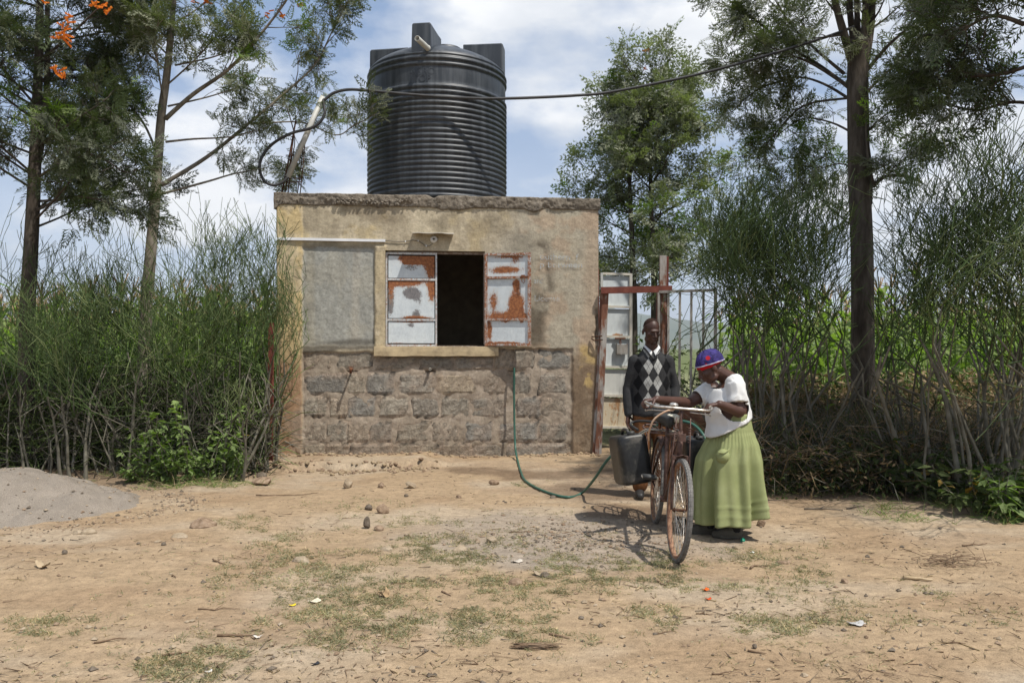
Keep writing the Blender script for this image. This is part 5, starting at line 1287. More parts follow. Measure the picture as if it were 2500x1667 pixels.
def frond(seed, pairs=6, w=.052):
    r = np.random.default_rng(seed); Q = [[np.array([0, .008, 0]), np.array([.5, .008, .01]), np.array([1, 0, -.10]), np.array([.5, -.008, .01])]]
    for i in range(pairs):
        tt = .18 + .78 * i / (pairs - 1); p = np.array([tt, 0, .03 * tt - .13 * tt * tt])
        for s in (-1, 1):
            a = math.radians(48 - 14 * tt + r.uniform(-8, 8)); d = np.array([math.cos(a), s * math.sin(a), r.uniform(-.15, .2)]); L = (.46 - .24 * tt) * r.uniform(.85, 1.15)
            Q.append(lobe(p, d, L, w, .25))
            for f, da in ((.38, .5), (.55, -.5)):
                a2 = a + da * r.uniform(.8, 1.2); Q.append(lobe(p + d / np.linalg.norm(d) * L * f, (math.cos(a2), s * math.sin(a2), d[2]), L * .52, w * .8, .25))
    Q.append(lobe((1, 0, -.10), (1, 0, -.3), .16, w)); return np.array(Q)
FRONDS = [frond(s) for s in range(4)]; FRONDS_C = [frond(s, 4, .075) for s in range(10, 13)]
def scatter(T, O, D, S, seed, tilt=.7):
    """Templates T (list of (q,4,3)) put at O along D, scaled S; returns (n*q,4,3)."""
    r = np.random.default_rng(seed); out = []; which = r.integers(0, len(T), len(O)); D = norm(D)
    up = norm(np.array([[0, 0, 1.]]) + r.normal(0, tilt, (len(O), 3))); y = norm(np.cross(up, D)); z = np.cross(D, y)
    for i, t_ in enumerate(T):
        s = which == i
        if not s.any(): continue
        M = np.stack([D[s], y[s], z[s]], -1) * S[s][:, None, None]
        out.append((np.einsum('nij,qkj->nqki', M, t_) + O[s][:, None, None, :]).reshape(-1, 4, 3))
    return np.concatenate(out)
class Tree:
    def __init__(s, seed, dens=1.0): s.dens = dens; s.r = np.random.default_rng(seed); s.A = []; s.B = []; s.ra = []; s.rb = []; s.FO = []; s.FD = []; s.FS = []; s.big = MB()
    def path(s, pts, r0, r1, sides=0):
        pts = [np.array(p, float) for p in pts]; n = len(pts)
        if sides: s.big.tube(pts, [r0 + (r1 - r0) * i / (n - 1) for i in range(n)], sides)
        else:
            for i in range(n - 1): s.A.append(pts[i]); s.B.append(pts[i + 1]); s.ra.append(r0 + (r1 - r0) * i / (n - 1)); s.rb.append(r0 + (r1 - r0) * (i + 1) / (n - 1))
    def twig(s, p, d, L, nf=9, fs=.26):
        r = s.r; d = d / np.linalg.norm(d); q = [p]; 
        for i in range(3): d = d + r.normal(0, .16, 3) + np.array([0, 0, .06]); d /= np.linalg.norm(d); q.append(q[-1] + d * L / 3)
        s.path(q, .006, .002)
        for i in range(max(2, int(nf * s.dens + r.random()))):
            t_ = r.uniform(.25, 1) ** .7 * 2.999; k = int(t_); o = q[k] + (q[k + 1] - q[k]) * (t_ - k); fd = d * r.uniform(.3, 1) + r.normal(0, .62, 3) + np.array([0, 0, -.12])
            s.FO.append(o); s.FD.append(fd); s.FS.append(fs * r.uniform(.7, 1.2))
    def limb(s, pts, r0, r1=.006, side=(.25, 1.0), n=8, L=.7, nf=9, fs=.26, sub=3, rise=.25):
        """A drawn limb that carries side shoots, which carry leafy twigs."""
        r = s.r; pp = smooth_path(pts, 5); s.path(pp, r0, r1, 6); m = len(pp) - 1
        for i in range(n):
            t_ = r.uniform(*side) * (m - .01); k = int(t_); o = pp[k] + (pp[k + 1] - pp[k]) * (t_ - k); tg = norm(pp[k + 1] - pp[k])
            d = norm(tg * r.uniform(.4, 1.0) + r.normal(0, .55, 3) + np.array([0, 0, rise])); ln = L * r.uniform(.5, 1.1) * (1 - .4 * t_ / m)
            q = [o]; dd = d
            for j in range(3): dd = norm(dd + r.normal(0, .14, 3) + np.array([0, 0, .06])); q.append(q[-1] + dd * ln / 3)
            s.path(q, max(.004, r0 * .3), .003)
            for j in range(sub): tt = r.uniform(.35, 1) * 2.99; kk_ = int(tt); s.twig(q[kk_] + (q[kk_ + 1] - q[kk_]) * (tt - kk_), dd + r.normal(0, .5, 3), ln * r.uniform(.35, .6), nf, fs)
        s.twig(pp[-1], pp[-1] - pp[-3], L * .4, nf, fs)
    def finish(s, root, mt_bark, leaf, fresh=None, coarse=False, name='crown', fresh_share=.06):
        s.big.build('trunk', mt_bark, root)
        Q = scatter(FRONDS_C if coarse else FRONDS, np.array(s.FO), np.array(s.FD), np.array(s.FS), 5)
        per = len(FRONDS_C[0]) if coarse else len(FRONDS[0]); mi = None; mats = [leaf]
        if fresh is not None:
            c_ = Q.mean(1); mi = (fbm(c_[:, 0] * 2.2 + c_[:, 1], c_[:, 2] * 2.2, 31, 2) > 1 - fresh_share - .22).astype(int); mats = [leaf, fresh]
        link(name, quads_mesh(name, Q, mats, mi), root)
        if s.A: link('twigs', segs_mesh('twigs', s.A, s.B, s.ra, s.rb, mt_bark), root)
def tree_root(name, label, p, group=None): return thing(name, p, label, 'tree', group)
def flowers(tr_root, spots, base, name='flower'):
    for px, py, D, L in spots:
        c_ = P(px, py, D) - base; L = L * .68; r = np.random.default_rng(int(px + py)); Q = []
        for rc in range(4):
            ax = norm(np.array([r.uniform(-1, 1), r.normal(0, .4), r.uniform(-.3, .5)])); o = c_ + r.normal(0, L * .3, 3)
            for i in range(46):
                t_ = i / 45; p = o + ax * (t_ - .4) * L; dv = norm(np.array([r.normal(0, .5), r.normal(0, .5), 1.0]) + ax * .3); sd = norm(np.cross(dv, r.normal(0, 1, 3))) * .003
                Q.append([p - sd, p + sd, p + sd * 1.4 + dv * L * .28, p - sd * 1.4 + dv * L * .28])
        link(name, quads_mesh(name, np.array(Q), FLOW), tr_root)

# ---- slender silver tree left of the house
D = 10.1; base = np.array([*P(352, 1150, D)[:2], 0.]); base[2] = float(gz(base[0], base[1])); root = tree_root('silky_oak_tree', 'slender silky oak with bare pale trunk just left of the pump house', base); Tt = Tree(21, .62)
def Q_(px, py, dy=0): return P(px, py, D + dy) - base
trunk = [np.array([0, 0, -.1]), Q_(352, 900), Q_(357, 760), Q_(367, 633), Q_(378, 505), Q_(385, 404), Q_(394, 283), Q_(405, 202), Q_(416, 100), Q_(424, 0), Q_(432, -110), Q_(445, -230)]
tp = smooth_path(trunk, 5); Tt.path(tp, .088, .022, 10)
L_ = dict(n=7, L=.62, nf=8, fs=.24, sub=3)
Tt.limb([Q_(404, 291), Q_(470, 232, -.1), Q_(560, 168, -.25), Q_(640, 80, -.35), Q_(707, -10, -.4), Q_(750, -90, -.4)], .030, side=(.35, 1), n=13, L=.55, nf=8, fs=.23, sub=3)
Tt.limb([Q_(394, 452), Q_(505, 384, .25), Q_(606, 303, .55), Q_(690, 232, .75), Q_(767, 161, .85), Q_(810, 80, .85), Q_(852, -5, .85)], .030, side=(.38, 1), n=22, L=.58, nf=9, fs=.23, sub=3)
Tt.limb([Q_(606, 303, .55), Q_(660, 300, .7), Q_(740, 300, .85), Q_(820, 330, .85), Q_(860, 310, .8), Q_(905, 285, .75)], .012, side=(.15, 1), n=12, L=.42, nf=8, fs=.22, sub=3)
Tt.limb([Q_(690, 232, .75), Q_(720, 340, .95), Q_(700, 420, 1.0)], .009, side=(.2, 1), n=9, L=.42, nf=8, fs=.22, sub=3)
Tt.limb([Q_(394, 474), Q_(505, 444, .15), Q_(570, 425, .35), Q_(640, 412, .7)], .018, side=(.5, 1), n=7, L=.42, nf=7, fs=.22, sub=2)
Tt.limb([Q_(404, 347), Q_(470, 340, .1), Q_(560, 335, .2), Q_(620, 320, .25)], .016, side=(.45, 1), n=7, L=.42, nf=7, fs=.22, sub=3)
Tt.limb([Q_(410, 260), Q_(505, 238, .3), Q_(580, 215, .4)], .014, side=(.35, 1), n=6, L=.4, nf=7, fs=.22, sub=3)
Tt.limb([Q_(428, 160), Q_(520, 140, -.2), Q_(600, 110, -.3)], .012, side=(.3, 1), n=7, L=.42, nf=8, fs=.23, sub=3)
Tt.limb([Q_(380, 425), Q_(340, 370, -.2), Q_(300, 335, -.3), Q_(240, 300, -.4)], .018, side=(.4, 1), n=8, L=.5, nf=8, fs=.24, sub=3)
Tt.limb([Q_(384, 375), Q_(350, 300, .2), Q_(300, 240, .3), Q_(225, 150, .4)], .018, side=(.3, 1), n=9, L=.5, nf=8, fs=.24, sub=3)
Tt.limb([Q_(368, 495), Q_(330, 440, .1), Q_(280, 425, .2)], .012, side=(.4, 1), n=5, L=.4, nf=7, fs=.23, sub=2)
for k in range(12):
    py = 250 - 38 * k; a = Tt.r.uniform(0, 6.28); q0 = Q_(400 + (250 - py) * .1, py); ln = Tt.r.uniform(.6, 1.2); d = np.array([math.cos(a), math.sin(a), .75]); Tt.limb([q0, q0 + d * ln * .5, q0 + d * ln + np.array([0, 0, .15])], .012, side=(.25, 1), n=7, L=.5, nf=8, fs=.24, sub=3)
Tt.finish(root, BARK, OAK, OAKF, fresh_share=.04)
flowers(root, [(505, 8, 10.0, .10), (470, 6, 10.0, .08), (685, 40, 9.75, .10), (655, 36, 9.75, .08), (737, 14, 9.8, .08)], base)

# ---- dense dark tree at the far left, two stems
D = 9.7; base = np.array([*P(62, 1150, D)[:2], 0.]); base[2] = float(gz(base[0], base[1])); root = tree_root('silky_oak_tree', 'dense dark silky oak with two stems and orange flowers at the far left', base); Tt = Tree(22, .44)
Tt.path(smooth_path([np.array([0, 0, -.1]), Q_(66, 800), Q_(76, 600), Q_(84, 440), Q_(88, 330), Q_(92, 220), Q_(96, 100), Q_(98, -20), Q_(100, -200)], 5), .10, .03, 10)
Tt.path(smooth_path([Q_(86, 420), Q_(108, 300, .05), Q_(116, 170, .1), Q_(116, 20, .1), Q_(120, -180, .1)], 5), .05, .02, 8)
r = Tt.r
for k in range(34):
    py = 560 - 22 * k + r.uniform(-15, 15); a = r.uniform(0, 6.28); q0 = Q_(85 + (560 - py) * .03, py); ln = r.uniform(.8, 1.55) * (1.0 if py > -100 else .8); d = np.array([math.cos(a), math.sin(a), r.uniform(.15, .7)])
    Tt.limb([q0, q0 + d * ln * .5, q0 + d * ln + np.array([0, 0, .05])], .016, side=(.2, 1), n=9, L=.62, nf=9, fs=.26, sub=3)
Tt.limb([Q_(90, 360), Q_(160, 310, -.3), Q_(250, 250, -.5)], .02, n=8, L=.6); Tt.limb([Q_(84, 440), Q_(150, 400, -.3), Q_(230, 380, -.5), Q_(300, 420, -.6)], .02, n=10, L=.6, side=(.35, 1))
Tt.limb([Q_(100, 150), Q_(200, 60, -.3), Q_(300, -40, -.4)], .02, n=10, L=.6); Tt.limb([Q_(80, 520), Q_(170, 480, -.2), Q_(290, 500, -.4), Q_(350, 530, -.4)], .016, n=9, L=.5, side=(.4, 1))
Tt.finish(root, BARKD, OAKD, OAKF, fresh_share=.03)
flowers(root, [(240, 18, 8.5, .14), (258, 26, 8.5, .12), (172, 50, 8.4, .12), (158, 66, 8.4, .10), (150, 90, 8.3, .14), (170, 96, 8.3, .13), (140, 178, 8.3, .12), (155, 186, 8.3, .11), (106, 8, 8.6, .08)], base)

# ---- tall forked tree on the right
D = 10.8; base = np.array([*P(2108, 1125, D)[:2], 0.]); base[2] = float(gz(base[0], base[1])) - .05; root = tree_root('silky_oak_tree', 'tall silky oak with thick dark trunk forking high above the right hedge', base); Tt = Tree(23, .52)
Tt.path(smooth_path([np.array([.05, 0, -.2]), Q_(2108, 1080), Q_(2107, 900), Q_(2106, 760), Q_(2104, 600), Q_(2098, 450), Q_(2095, 300), Q_(2094, 180), Q_(2098, 100)], 6), .158, .135, 14)
for pts, r0 in (([(2092, 190, 0), (2062, 90, -.1), (2035, -10, -.2), (2010, -140, -.3)], .065), ([(2092, 150, 0), (2075, 30, 0), (2072, -120, 0)], .05), ([(2098, 150, 0), (2092, 20, .1), (2094, -160, .1)], .045), ([(2104, 160, 0), (2113, 20, -.1), (2114, -160, -.1)], .055), ([(2108, 170, 0), (2128, 40, .1), (2130, -150, .1)], .065)):
    Tt.limb([Q_(a, b, c_) for a, b, c_ in pts], r0, .03, side=(.3, 1), n=8, L=.9, nf=9, fs=.27, sub=3)
for pts, r0, n in (([(2060, 180, -.1), (1990, 120, -.3), (1930, 60, -.5), (1880, -20, -.6)], .028, 12), ([(2080, 220, -.1), (2000, 160, -.5), (1920, 110, -.8), (1830, 40, -1.0), (1760, 10, -1.1)], .030, 18), ([(2075, 215, 0), (1970, 150, .2), (1880, 130, .3), (1800, 150, .3)], .024, 14),
                   ([(2085, 250, 0), (2010, 205, -.4), (1940, 190, -.6), (1850, 220, -.8), (1800, 260, -.9)], .022, 14), ([(2090, 330, -.05), (2030, 300, -.4), (1960, 290, -.6), (1900, 330, -.8)], .018, 12), ([(2110, 180, 0), (2170, 110, -.3), (2240, 50, -.5), (2320, -30, -.6)], .028, 12),
                   ([(2105, 240, 0), (2150, 190, .2), (2230, 120, .4), (2290, 40, .5)], .022, 12), ([(2100, 340, 0), (2150, 290, -.3), (2200, 260, -.5)], .014, 9), ([(2095, 420, 0), (2050, 400, .3), (1980, 420, .5)], .014, 9), ([(2100, 470, 0), (2160, 430, -.2), (2220, 400, -.3)], .012, 8),
                   ([(2070, 240, 0), (1960, 260, .5), (1890, 330, .8), (1840, 400, .9)], .018, 11), ([(2090, 560, .05), (2040, 520, .3), (1990, 480, .5), (1930, 470, .7)], .012, 9)):
    Tt.limb([Q_(a, b, (.15 + abs(c_) * 1.2) if pts[-1][0] < 2090 else c_) for a, b, c_ in pts], r0, side=(.3, 1), n=n, L=.6, nf=9, fs=.28, sub=3, rise=.1)
Tt.limb([Q_(2126, 500, -.05), Q_(2128, 420, -.12), Q_(2118, 330, -.15)], .02, n=2, L=.3)
Tt.path(smooth_path([Q_(2112, 250, -.16), Q_(2118, 380, -.2), Q_(2130, 440, -.2), Q_(2138, 448, -.2)], 5), .014, .022, 6)
Tt.path(smooth_path([Q_(2132, 455, -.18), Q_(2160, 432, -.15), Q_(2210, 430, -.1), Q_(2250, 445, 0)], 5), .03, .016, 6)
Tt.finish(root, BARKD, OAK, OAKF, fresh_share=.05)

# ---- tree beyond the gate
D = 17.0
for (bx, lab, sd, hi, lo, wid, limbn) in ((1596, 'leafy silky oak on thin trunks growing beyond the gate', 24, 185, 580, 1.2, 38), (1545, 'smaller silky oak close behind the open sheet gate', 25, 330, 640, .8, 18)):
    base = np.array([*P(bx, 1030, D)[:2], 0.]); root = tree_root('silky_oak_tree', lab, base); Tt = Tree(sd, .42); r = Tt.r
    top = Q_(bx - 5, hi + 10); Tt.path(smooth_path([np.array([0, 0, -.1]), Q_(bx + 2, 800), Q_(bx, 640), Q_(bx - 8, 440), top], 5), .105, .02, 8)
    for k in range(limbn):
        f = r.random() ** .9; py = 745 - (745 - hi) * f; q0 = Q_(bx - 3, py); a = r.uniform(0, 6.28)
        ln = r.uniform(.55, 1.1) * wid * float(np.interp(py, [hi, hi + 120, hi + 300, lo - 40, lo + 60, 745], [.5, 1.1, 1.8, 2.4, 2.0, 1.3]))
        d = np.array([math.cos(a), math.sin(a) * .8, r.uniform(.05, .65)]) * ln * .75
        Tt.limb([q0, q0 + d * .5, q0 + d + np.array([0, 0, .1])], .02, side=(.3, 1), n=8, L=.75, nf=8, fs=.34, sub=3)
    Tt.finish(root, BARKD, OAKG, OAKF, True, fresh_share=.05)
    if sd == 24: flowers(root, [(1578, 122, 16.5, .16), (1575, 168, 16.5, .10)], base)

# ---- tree whose crown hangs in from the right
base = np.array([6.1, 7.2, 0.]); D = 7.2; root = tree_root('silky_oak_tree', 'dark silky oak crown reaching in at the top right corner', base); Tt = Tree(26, .42); r = Tt.r
Tt.path(smooth_path([np.array([0, 0, -.1]), np.array([-.05, 0, 2.5]), np.array([.0, 0, 5]), np.array([.05, 0, 8.5])], 5), .15, .04, 10)
for k in range(30):
    z = r.uniform(4.5, 8.4); a = r.uniform(0, 6.28); ln = r.uniform(1.3, 2.3) * (1 - .4 * max(0, z - 5.5) / 3); d = np.array([math.cos(a), math.sin(a), r.uniform(.05, .6)]); q0 = np.array([0, 0, z])
    Tt.limb([q0, q0 + d * ln * .5, q0 + d * ln], .022, side=(.2, 1), n=10, L=.75, nf=9, fs=.30, sub=3)
for pts in ([(2500, 60, .2), (2420, 40, .2), (2330, 90, .3), (2270, 150, .4)], [(2540, 150, .1), (2450, 180, .3), (2350, 190, .5), (2290, 210, .6)], [(2520, 20, .5), (2440, -40, .6), (2340, -20, .8)], [(2560, 260, .4), (2470, 250, .7), (2380, 270, .9), (2300, 250, 1.0)]):
    Tt.limb([Q_(a, b, c_) for a, b, c_ in pts], .022, side=(.15, 1), n=15, L=.6, nf=9, fs=.28, sub=3)
Tt.finish(root, BARKD, OAKD, OAKF, fresh_share=.04)

# ---- pencil bushes
def pencil(label, p, H, S, n_st, seed, crown=.45, levels=7, lean=(0, 0), pale=.2, env=.5, cap_=300, fp=.7, group='pencil bushes of the hedge', thin=1.0, width=1.0, dead=0.0):
    r = np.random.default_rng(seed); p = np.array([p[0], p[1], float(gz(p[0], p[1])) - .03]); root = thing('pencil_bush', p, label, 'bush', group)
    stem_sets = []; A, B, a1, a2, mi = [], [], [], [], []
    def seg(a, b, r0, r1, thick, m_=0):
        if thick: sA.append(a); sB.append(b); s1.append(r0); s2.append(r1)
        else: A.append(a); B.append(b); a1.append(r0); a2.append(r1); mi.append(m_)
    for st in range(n_st):
        sA, sB, s1, s2 = [], [], [], []; stem_sets.append((sA, sB, s1, s2)); a = r.uniform(0, 6.28); rad = S * .55 * math.sqrt(r.random()); q = np.array([math.cos(a) * rad, math.sin(a) * rad * .7, 0]); d = norm(np.array([math.cos(a) * r.uniform(0, .42) * min(1, env * 1.6) + lean[0], math.sin(a) * r.uniform(0, .35) + lean[1], 1.0]))
        hs = H * r.uniform(.75, 1.05); L0 = hs * crown * r.uniform(.7, 1.1); r0 = r.uniform(.012, .026) * thin
        m_ = 4; 
        for i in range(m_):
            d = norm(d + r.normal(0, .10, 3)); q2 = q + d * L0 / m_; seg(q, q2, r0 * (1 - .12 * i), r0 * (1 - .12 * (i + 1)), True); q = q2
            if r.random() < .25: dd = norm(d + r.normal(0, .7, 3)); seg(q, q + dd * r.uniform(.15, .4), r0 * .35, .003, True)
        front = [(q, d, r0 * .5)]; rem = hs - L0; Ls = [rem * f for f in (.22, .18, .155, .14, .13, .12, .11, .10, .09)]
        for lv in range(levels):
            nxt = []
            for (q, d, rr) in front:
                nb_ = 2 if lv < 2 else 1 + (r.random() < fp)
                for c_ in range(nb_):
                    ex = (q[0] - lean[0] * q[2]) / env; ex = math.copysign(min(1.5, max(0, abs(ex) - .55)), ex); dd = norm(d + r.normal(0, .42, 3) * np.array([width, 1, .8]) + np.array([-.8 * ex, 0, .13])); l = Ls[lv] * r.uniform(.65, 1.3); mid = q + dd * l * .5; d2 = norm(dd + np.array([0, 0, .18]) + r.normal(0, .08, 3)); e = mid + d2 * l * .5
                    r2 = max(.0030 * thin, rr * .72); 
                    if lv < 1: seg(q, e, rr, r2, True)
                    else:
                        m2 = 1 if r.random() < pale else 0; seg(q, mid, rr, r2, False, m2); seg(mid, e, r2, r2 * .9, False, m2)
                    if not (2072 < CX + F * (p[0] + e[0]) / (p[1] + e[1]) < 2140): nxt.append((e, d2, r2))
            if len(nxt) > cap_: nxt = [nxt[i] for i in r.choice(len(nxt), cap_, replace=False)]
            front = nxt
    for ss in stem_sets: link('stem', segs_mesh('stem', *ss, PEN_S, None, 5), root)
    link('twigs', segs_mesh('twigs', A, B, a1, a2, [PEN_T, PEN_L], mi), root); return root
# left row
LP = [(25, 8.95, 2.45, .8, 7, 'grey stemmed pencil bush at the far left behind the sand heap'), (95, 9.5, 2.9, .8, 8, 'thin pencil bush against the dark two stemmed tree'), (165, 9.05, 2.6, .8, 9, 'pencil bush just right of the dark two stemmed tree'), (235, 9.5, 2.75, .8, 9, 'dense pencil bush halfway between the two left trees'), (300, 9.1, 2.65, .75, 8, 'pencil bush in front of the slender pale trunk, on its left side'),
      (372, 9.6, 3.05, .7, 8, 'tall pencil bush directly behind the leafy green weed'), (425, 9.35, 3.1, .75, 9, 'tallest pencil bush, right of the slender pale trunk'), (490, 9.7, 3.0, .7, 8, 'airy pencil bush with sky behind its tips left of the house'), (548, 9.4, 2.95, .7, 9, 'pencil bush with forked pale stems above the leafy weed'), (612, 9.75, 3.05, .65, 11, 'thick pencil bush pressed against the left house corner')]
for i, (px, d, h, s, n, lab) in enumerate(LP):
    g = P(px, 1100, d); pencil(lab, g, h, s, max(4, n - 3), 40 + i, crown=.24 + .05 * (i % 3), pale=.25, env=.52 if i < 8 else .34, cap_=400, fp=(.6, .55, .80, .78, .55, .55, .6, .5, .6, .75)[i])
g = P(585, 1100, 9.05); pencil('leaning pale pencil stems right beside the red corner post', g, 1.75, .5, 5, 60, .5, 5, (.30, -.05), .8)
g = P(655, 1100, 9.95); pencil('pencil shoots spreading over the left edge of the house wall', g, 2.9, .30, 6, 61, .38, 7, (.05, -.06), .35, .22)
# right row
RP = [(1838, 9.3, 3.8, .8, 10, (.02, 0), .40, 'wide pencil bush rising behind the woman in the white shirt'), (1900, 8.9, 3.7, .9, 11, (.03, 0), .40, 'dense pencil bush just left of the thick dark trunk'), (1970, 9.5, 3.8, .7, 7, (.0, 0), .45, 'dark topped pencil bush touching the thick trunk on its left'),
      (2195, 9.3, 3.2, .9, 5, (-.05, 0), .34, 'open pencil bush with sky showing through right of the thick trunk'), (2290, 8.4, 3.4, 1.0, 10, (-.02, 0), .42, 'tall pencil bush with many upright stems near the right edge'), (2385, 7.9, 3.8, 1.1, 12, (-.02, 0), .40, 'largest pencil bush with pale upright tips near the right edge'), (2480, 7.6, 4.0, 1.1, 12, (.0, 0), .40, 'pencil bush cut by the right edge of the view')]
for i, (px, d, h, s, n, ln, cr, lab) in enumerate(RP):
    g = P(px, 1100, d); pencil(lab, g, h, s, n, 81 + i, cr, 7, ln, .25 if i > 3 else .14, (.55, .58, .40, .5, .6, .8, .8)[i], (800, 800, 520, 220, 520, 800, 800)[i], (.88, .88, .78, .62, .76, .86, .86)[i], width=1.4 if i in (0, 1, 5) else 1.15, thin=1.2)

# ---- leafy weeds at the foot of the hedges
LEAF = np.array([[[0, 0, 0], [.45, .22, .03], [1, 0, -.12], [.45, 0, -.03]], [[0, 0, 0], [.45, 0, -.03], [1, 0, -.12], [.45, -.22, .03]]])
def weed(label, c, H, S, n_st, nl, ls, seed, mats, yellow=.0, cat='plant', group=None, name='leafy_weed'):
    r = np.random.default_rng(seed); c = np.array([c[0], c[1], float(gz(c[0], c[1])) - .02]); root = thing(name, c, label, cat, group); A, B, O, Dv = [], [], [], []
    for s in range(n_st):
        a = r.uniform(0, 6.28); rad = S * math.sqrt(r.random()); q = np.array([math.cos(a) * rad, math.sin(a) * rad * .6, 0]); d = norm(np.array([math.cos(a) * .35, math.sin(a) * .3 - .1, 1.0]) + r.normal(0, .15, 3)); h = H * r.uniform(.45, 1.05) * (1 - .35 * (rad / S) ** 2)
        pts = [q]
        for i in range(4): d = norm(d + r.normal(0, .18, 3)); pts.append(pts[-1] + d * h / 4); A.append(pts[-2]); B.append(pts[-1])
        for i in range(nl): t_ = r.uniform(.15, 1) * 3.99; k = int(t_); o = pts[k] + (pts[k + 1] - pts[k]) * (t_ - k); a2 = r.uniform(0, 6.28); O.append(o); Dv.append(np.array([math.cos(a2), math.sin(a2), r.uniform(-.7, .35)]))
    n = len(O); Q = scatter([LEAF], np.array(O), np.array(Dv), ls * r.uniform(.6, 1.25, n), seed, .4); mi = np.repeat((r.random(n) < yellow).astype(int), 2)
    link('leaves', quads_mesh('leaves', Q, mats, mi if len(mats) > 1 else None), root); link('stems', segs_mesh('stems', A, B, np.full(len(A), .005), np.full(len(A), .003), PEN_S), root)
weed('bright green leafy weed growing out of the left hedge', G(470, 1172), 1.15, .42, 34, 26, .11, 1, [WEED, YELL], .01)
weed('low green weed at the left hedge foot beside the leafy one', G(370, 1176), .62, .28, 16, 20, .085, 2, [WEED])
weed('small green weed sprawling below the pale leaning stems', G(545, 1176), .55, .26, 16, 20, .08, 3, [WEED])
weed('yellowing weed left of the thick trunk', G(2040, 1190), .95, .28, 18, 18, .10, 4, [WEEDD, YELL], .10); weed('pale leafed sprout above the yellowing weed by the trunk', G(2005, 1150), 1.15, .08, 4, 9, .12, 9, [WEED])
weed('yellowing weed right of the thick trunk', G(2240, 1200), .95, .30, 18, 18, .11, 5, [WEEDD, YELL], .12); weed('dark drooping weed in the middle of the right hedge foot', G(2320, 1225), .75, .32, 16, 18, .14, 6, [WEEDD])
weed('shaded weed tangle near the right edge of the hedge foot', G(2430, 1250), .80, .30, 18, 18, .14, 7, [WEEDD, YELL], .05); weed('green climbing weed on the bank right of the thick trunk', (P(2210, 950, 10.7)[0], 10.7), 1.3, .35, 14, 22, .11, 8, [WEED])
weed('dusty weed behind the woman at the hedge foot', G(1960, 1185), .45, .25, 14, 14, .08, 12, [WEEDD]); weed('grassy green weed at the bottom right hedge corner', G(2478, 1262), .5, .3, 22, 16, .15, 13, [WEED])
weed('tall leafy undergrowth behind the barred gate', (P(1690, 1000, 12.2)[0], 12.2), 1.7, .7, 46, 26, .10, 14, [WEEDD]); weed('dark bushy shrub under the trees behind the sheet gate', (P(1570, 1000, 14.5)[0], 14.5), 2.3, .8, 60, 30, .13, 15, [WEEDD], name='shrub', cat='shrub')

# ---- maize field behind the hedges
def maize_mesh(seed):
    r = np.random.default_rng(seed); Q = []; mi = []; H = 2.05
    for a in (0, 2.1, 4.2):
        o = np.array([math.cos(a), math.sin(a), 0]) * .013; o2 = np.array([math.cos(a + 2.1), math.sin(a + 2.1), 0]) * .013; Q.append([o, o2, o2 + np.array([0, 0, H]), o + np.array([0, 0, H])]); mi.append(0)
    for i in range(11):
        z = .25 + 1.75 * i / 10; a = (i % 2) * math.pi + r.normal(0, .45) ; L = r.uniform(.65, .95) * (1 - .25 * abs(i / 10 - .55)); up_ = r.uniform(.7, 1.2); pv = np.array([0, 0, z]); d = np.array([math.cos(a), math.sin(a), up_]); sd = np.array([-math.sin(a), math.cos(a), 0]); d = norm(d); w0 = .035
        for k in range(6):
            w1 = .045 * math.sin(min(1, (k + 1) / 6 + .22) * math.pi) + .003; p2 = pv + d * L / 6; Q.append([pv - sd * w0, pv + sd * w0, p2 + sd * w1, p2 - sd * w1]); mi.append(0); pv = p2; w0 = w1; d = norm(d + np.array([0, 0, -.34]))
    for k in range(9):
        a = r.uniform(0, 6.28); d = norm(np.array([math.cos(a) * .5, math.sin(a) * .5, 1.0])); p = np.array([0, 0, H]); sd = np.array([.011, 0, 0]) if k % 2 else np.array([0, .011, 0]); Q.append([p - sd, p + sd, p + d * .26 + sd * .5, p + d * .26 - sd * .5]); mi.append(1)
    return np.array(Q), np.array(mi)
MZ = [maize_mesh(s) for s in range(7)]; MZM = [quads_mesh('maize_plant', q, [MAIZ, TASS], mi) for q, mi in MZ]
r = np.random.default_rng(99); spots = []
for row, yv in enumerate(np.arange(11.6, 16.4, .62)):
    for xv in np.arange(-.70 * yv, .70 * yv, .32):
        if -.30 * yv < xv < .155 * yv: continue
        if xv > .155 * yv and yv < 12.6: continue
        if 0 < xv < .275 * yv: continue
        spots.append((xv + r.normal(0, .07), yv + r.normal(0, .08)))
spots.sort(key=lambda s: s[1]); near_s = spots[:290]; far_s = spots[290:]
for i, (xv, yv) in enumerate(near_s):
    o = link('maize_plant', MZM[i % 7]); o.location = (xv, yv, float(gz(xv, yv)) - .02); o.rotation_euler = (r.normal(0, .05), r.normal(0, .05), r.uniform(0, 6.28)); o.scale = (1, 1, r.uniform(.86, 1.12)) if False else (1, 1, 1); s_ = r.uniform(.88, 1.14); o.scale = (s_, s_, s_)
    tag(o, 'green maize plant with pale tassel in the field behind the hedge', 'maize', 'maize plants in the field behind the hedge')
for yv in np.arange(16.4, 30, .9):
    for xv in np.arange(-.72 * yv, .72 * yv, .55):
        if -.30 * yv < xv < .275 * yv: continue
        far_s.append((xv + r.normal(0, .1), yv + r.normal(0, .2)))
QQ = []; MM = []
for i, (xv, yv) in enumerate(far_s):
    q, mi = MZ[i % 7]; a = r.uniform(0, 6.28); s_ = r.uniform(.9, 1.15); R = np.array([[math.cos(a), -math.sin(a), 0], [math.sin(a), math.cos(a), 0], [0, 0, 1.]]) * s_
    QQ.append(q @ R.T + np.array([xv, yv, float(gz(xv, yv))])); MM.append(mi)
tag(link('maize_field', quads_mesh('maize_field', np.concatenate(QQ), [MAIZ, TASS], np.concatenate(MM))), kind='stuff')

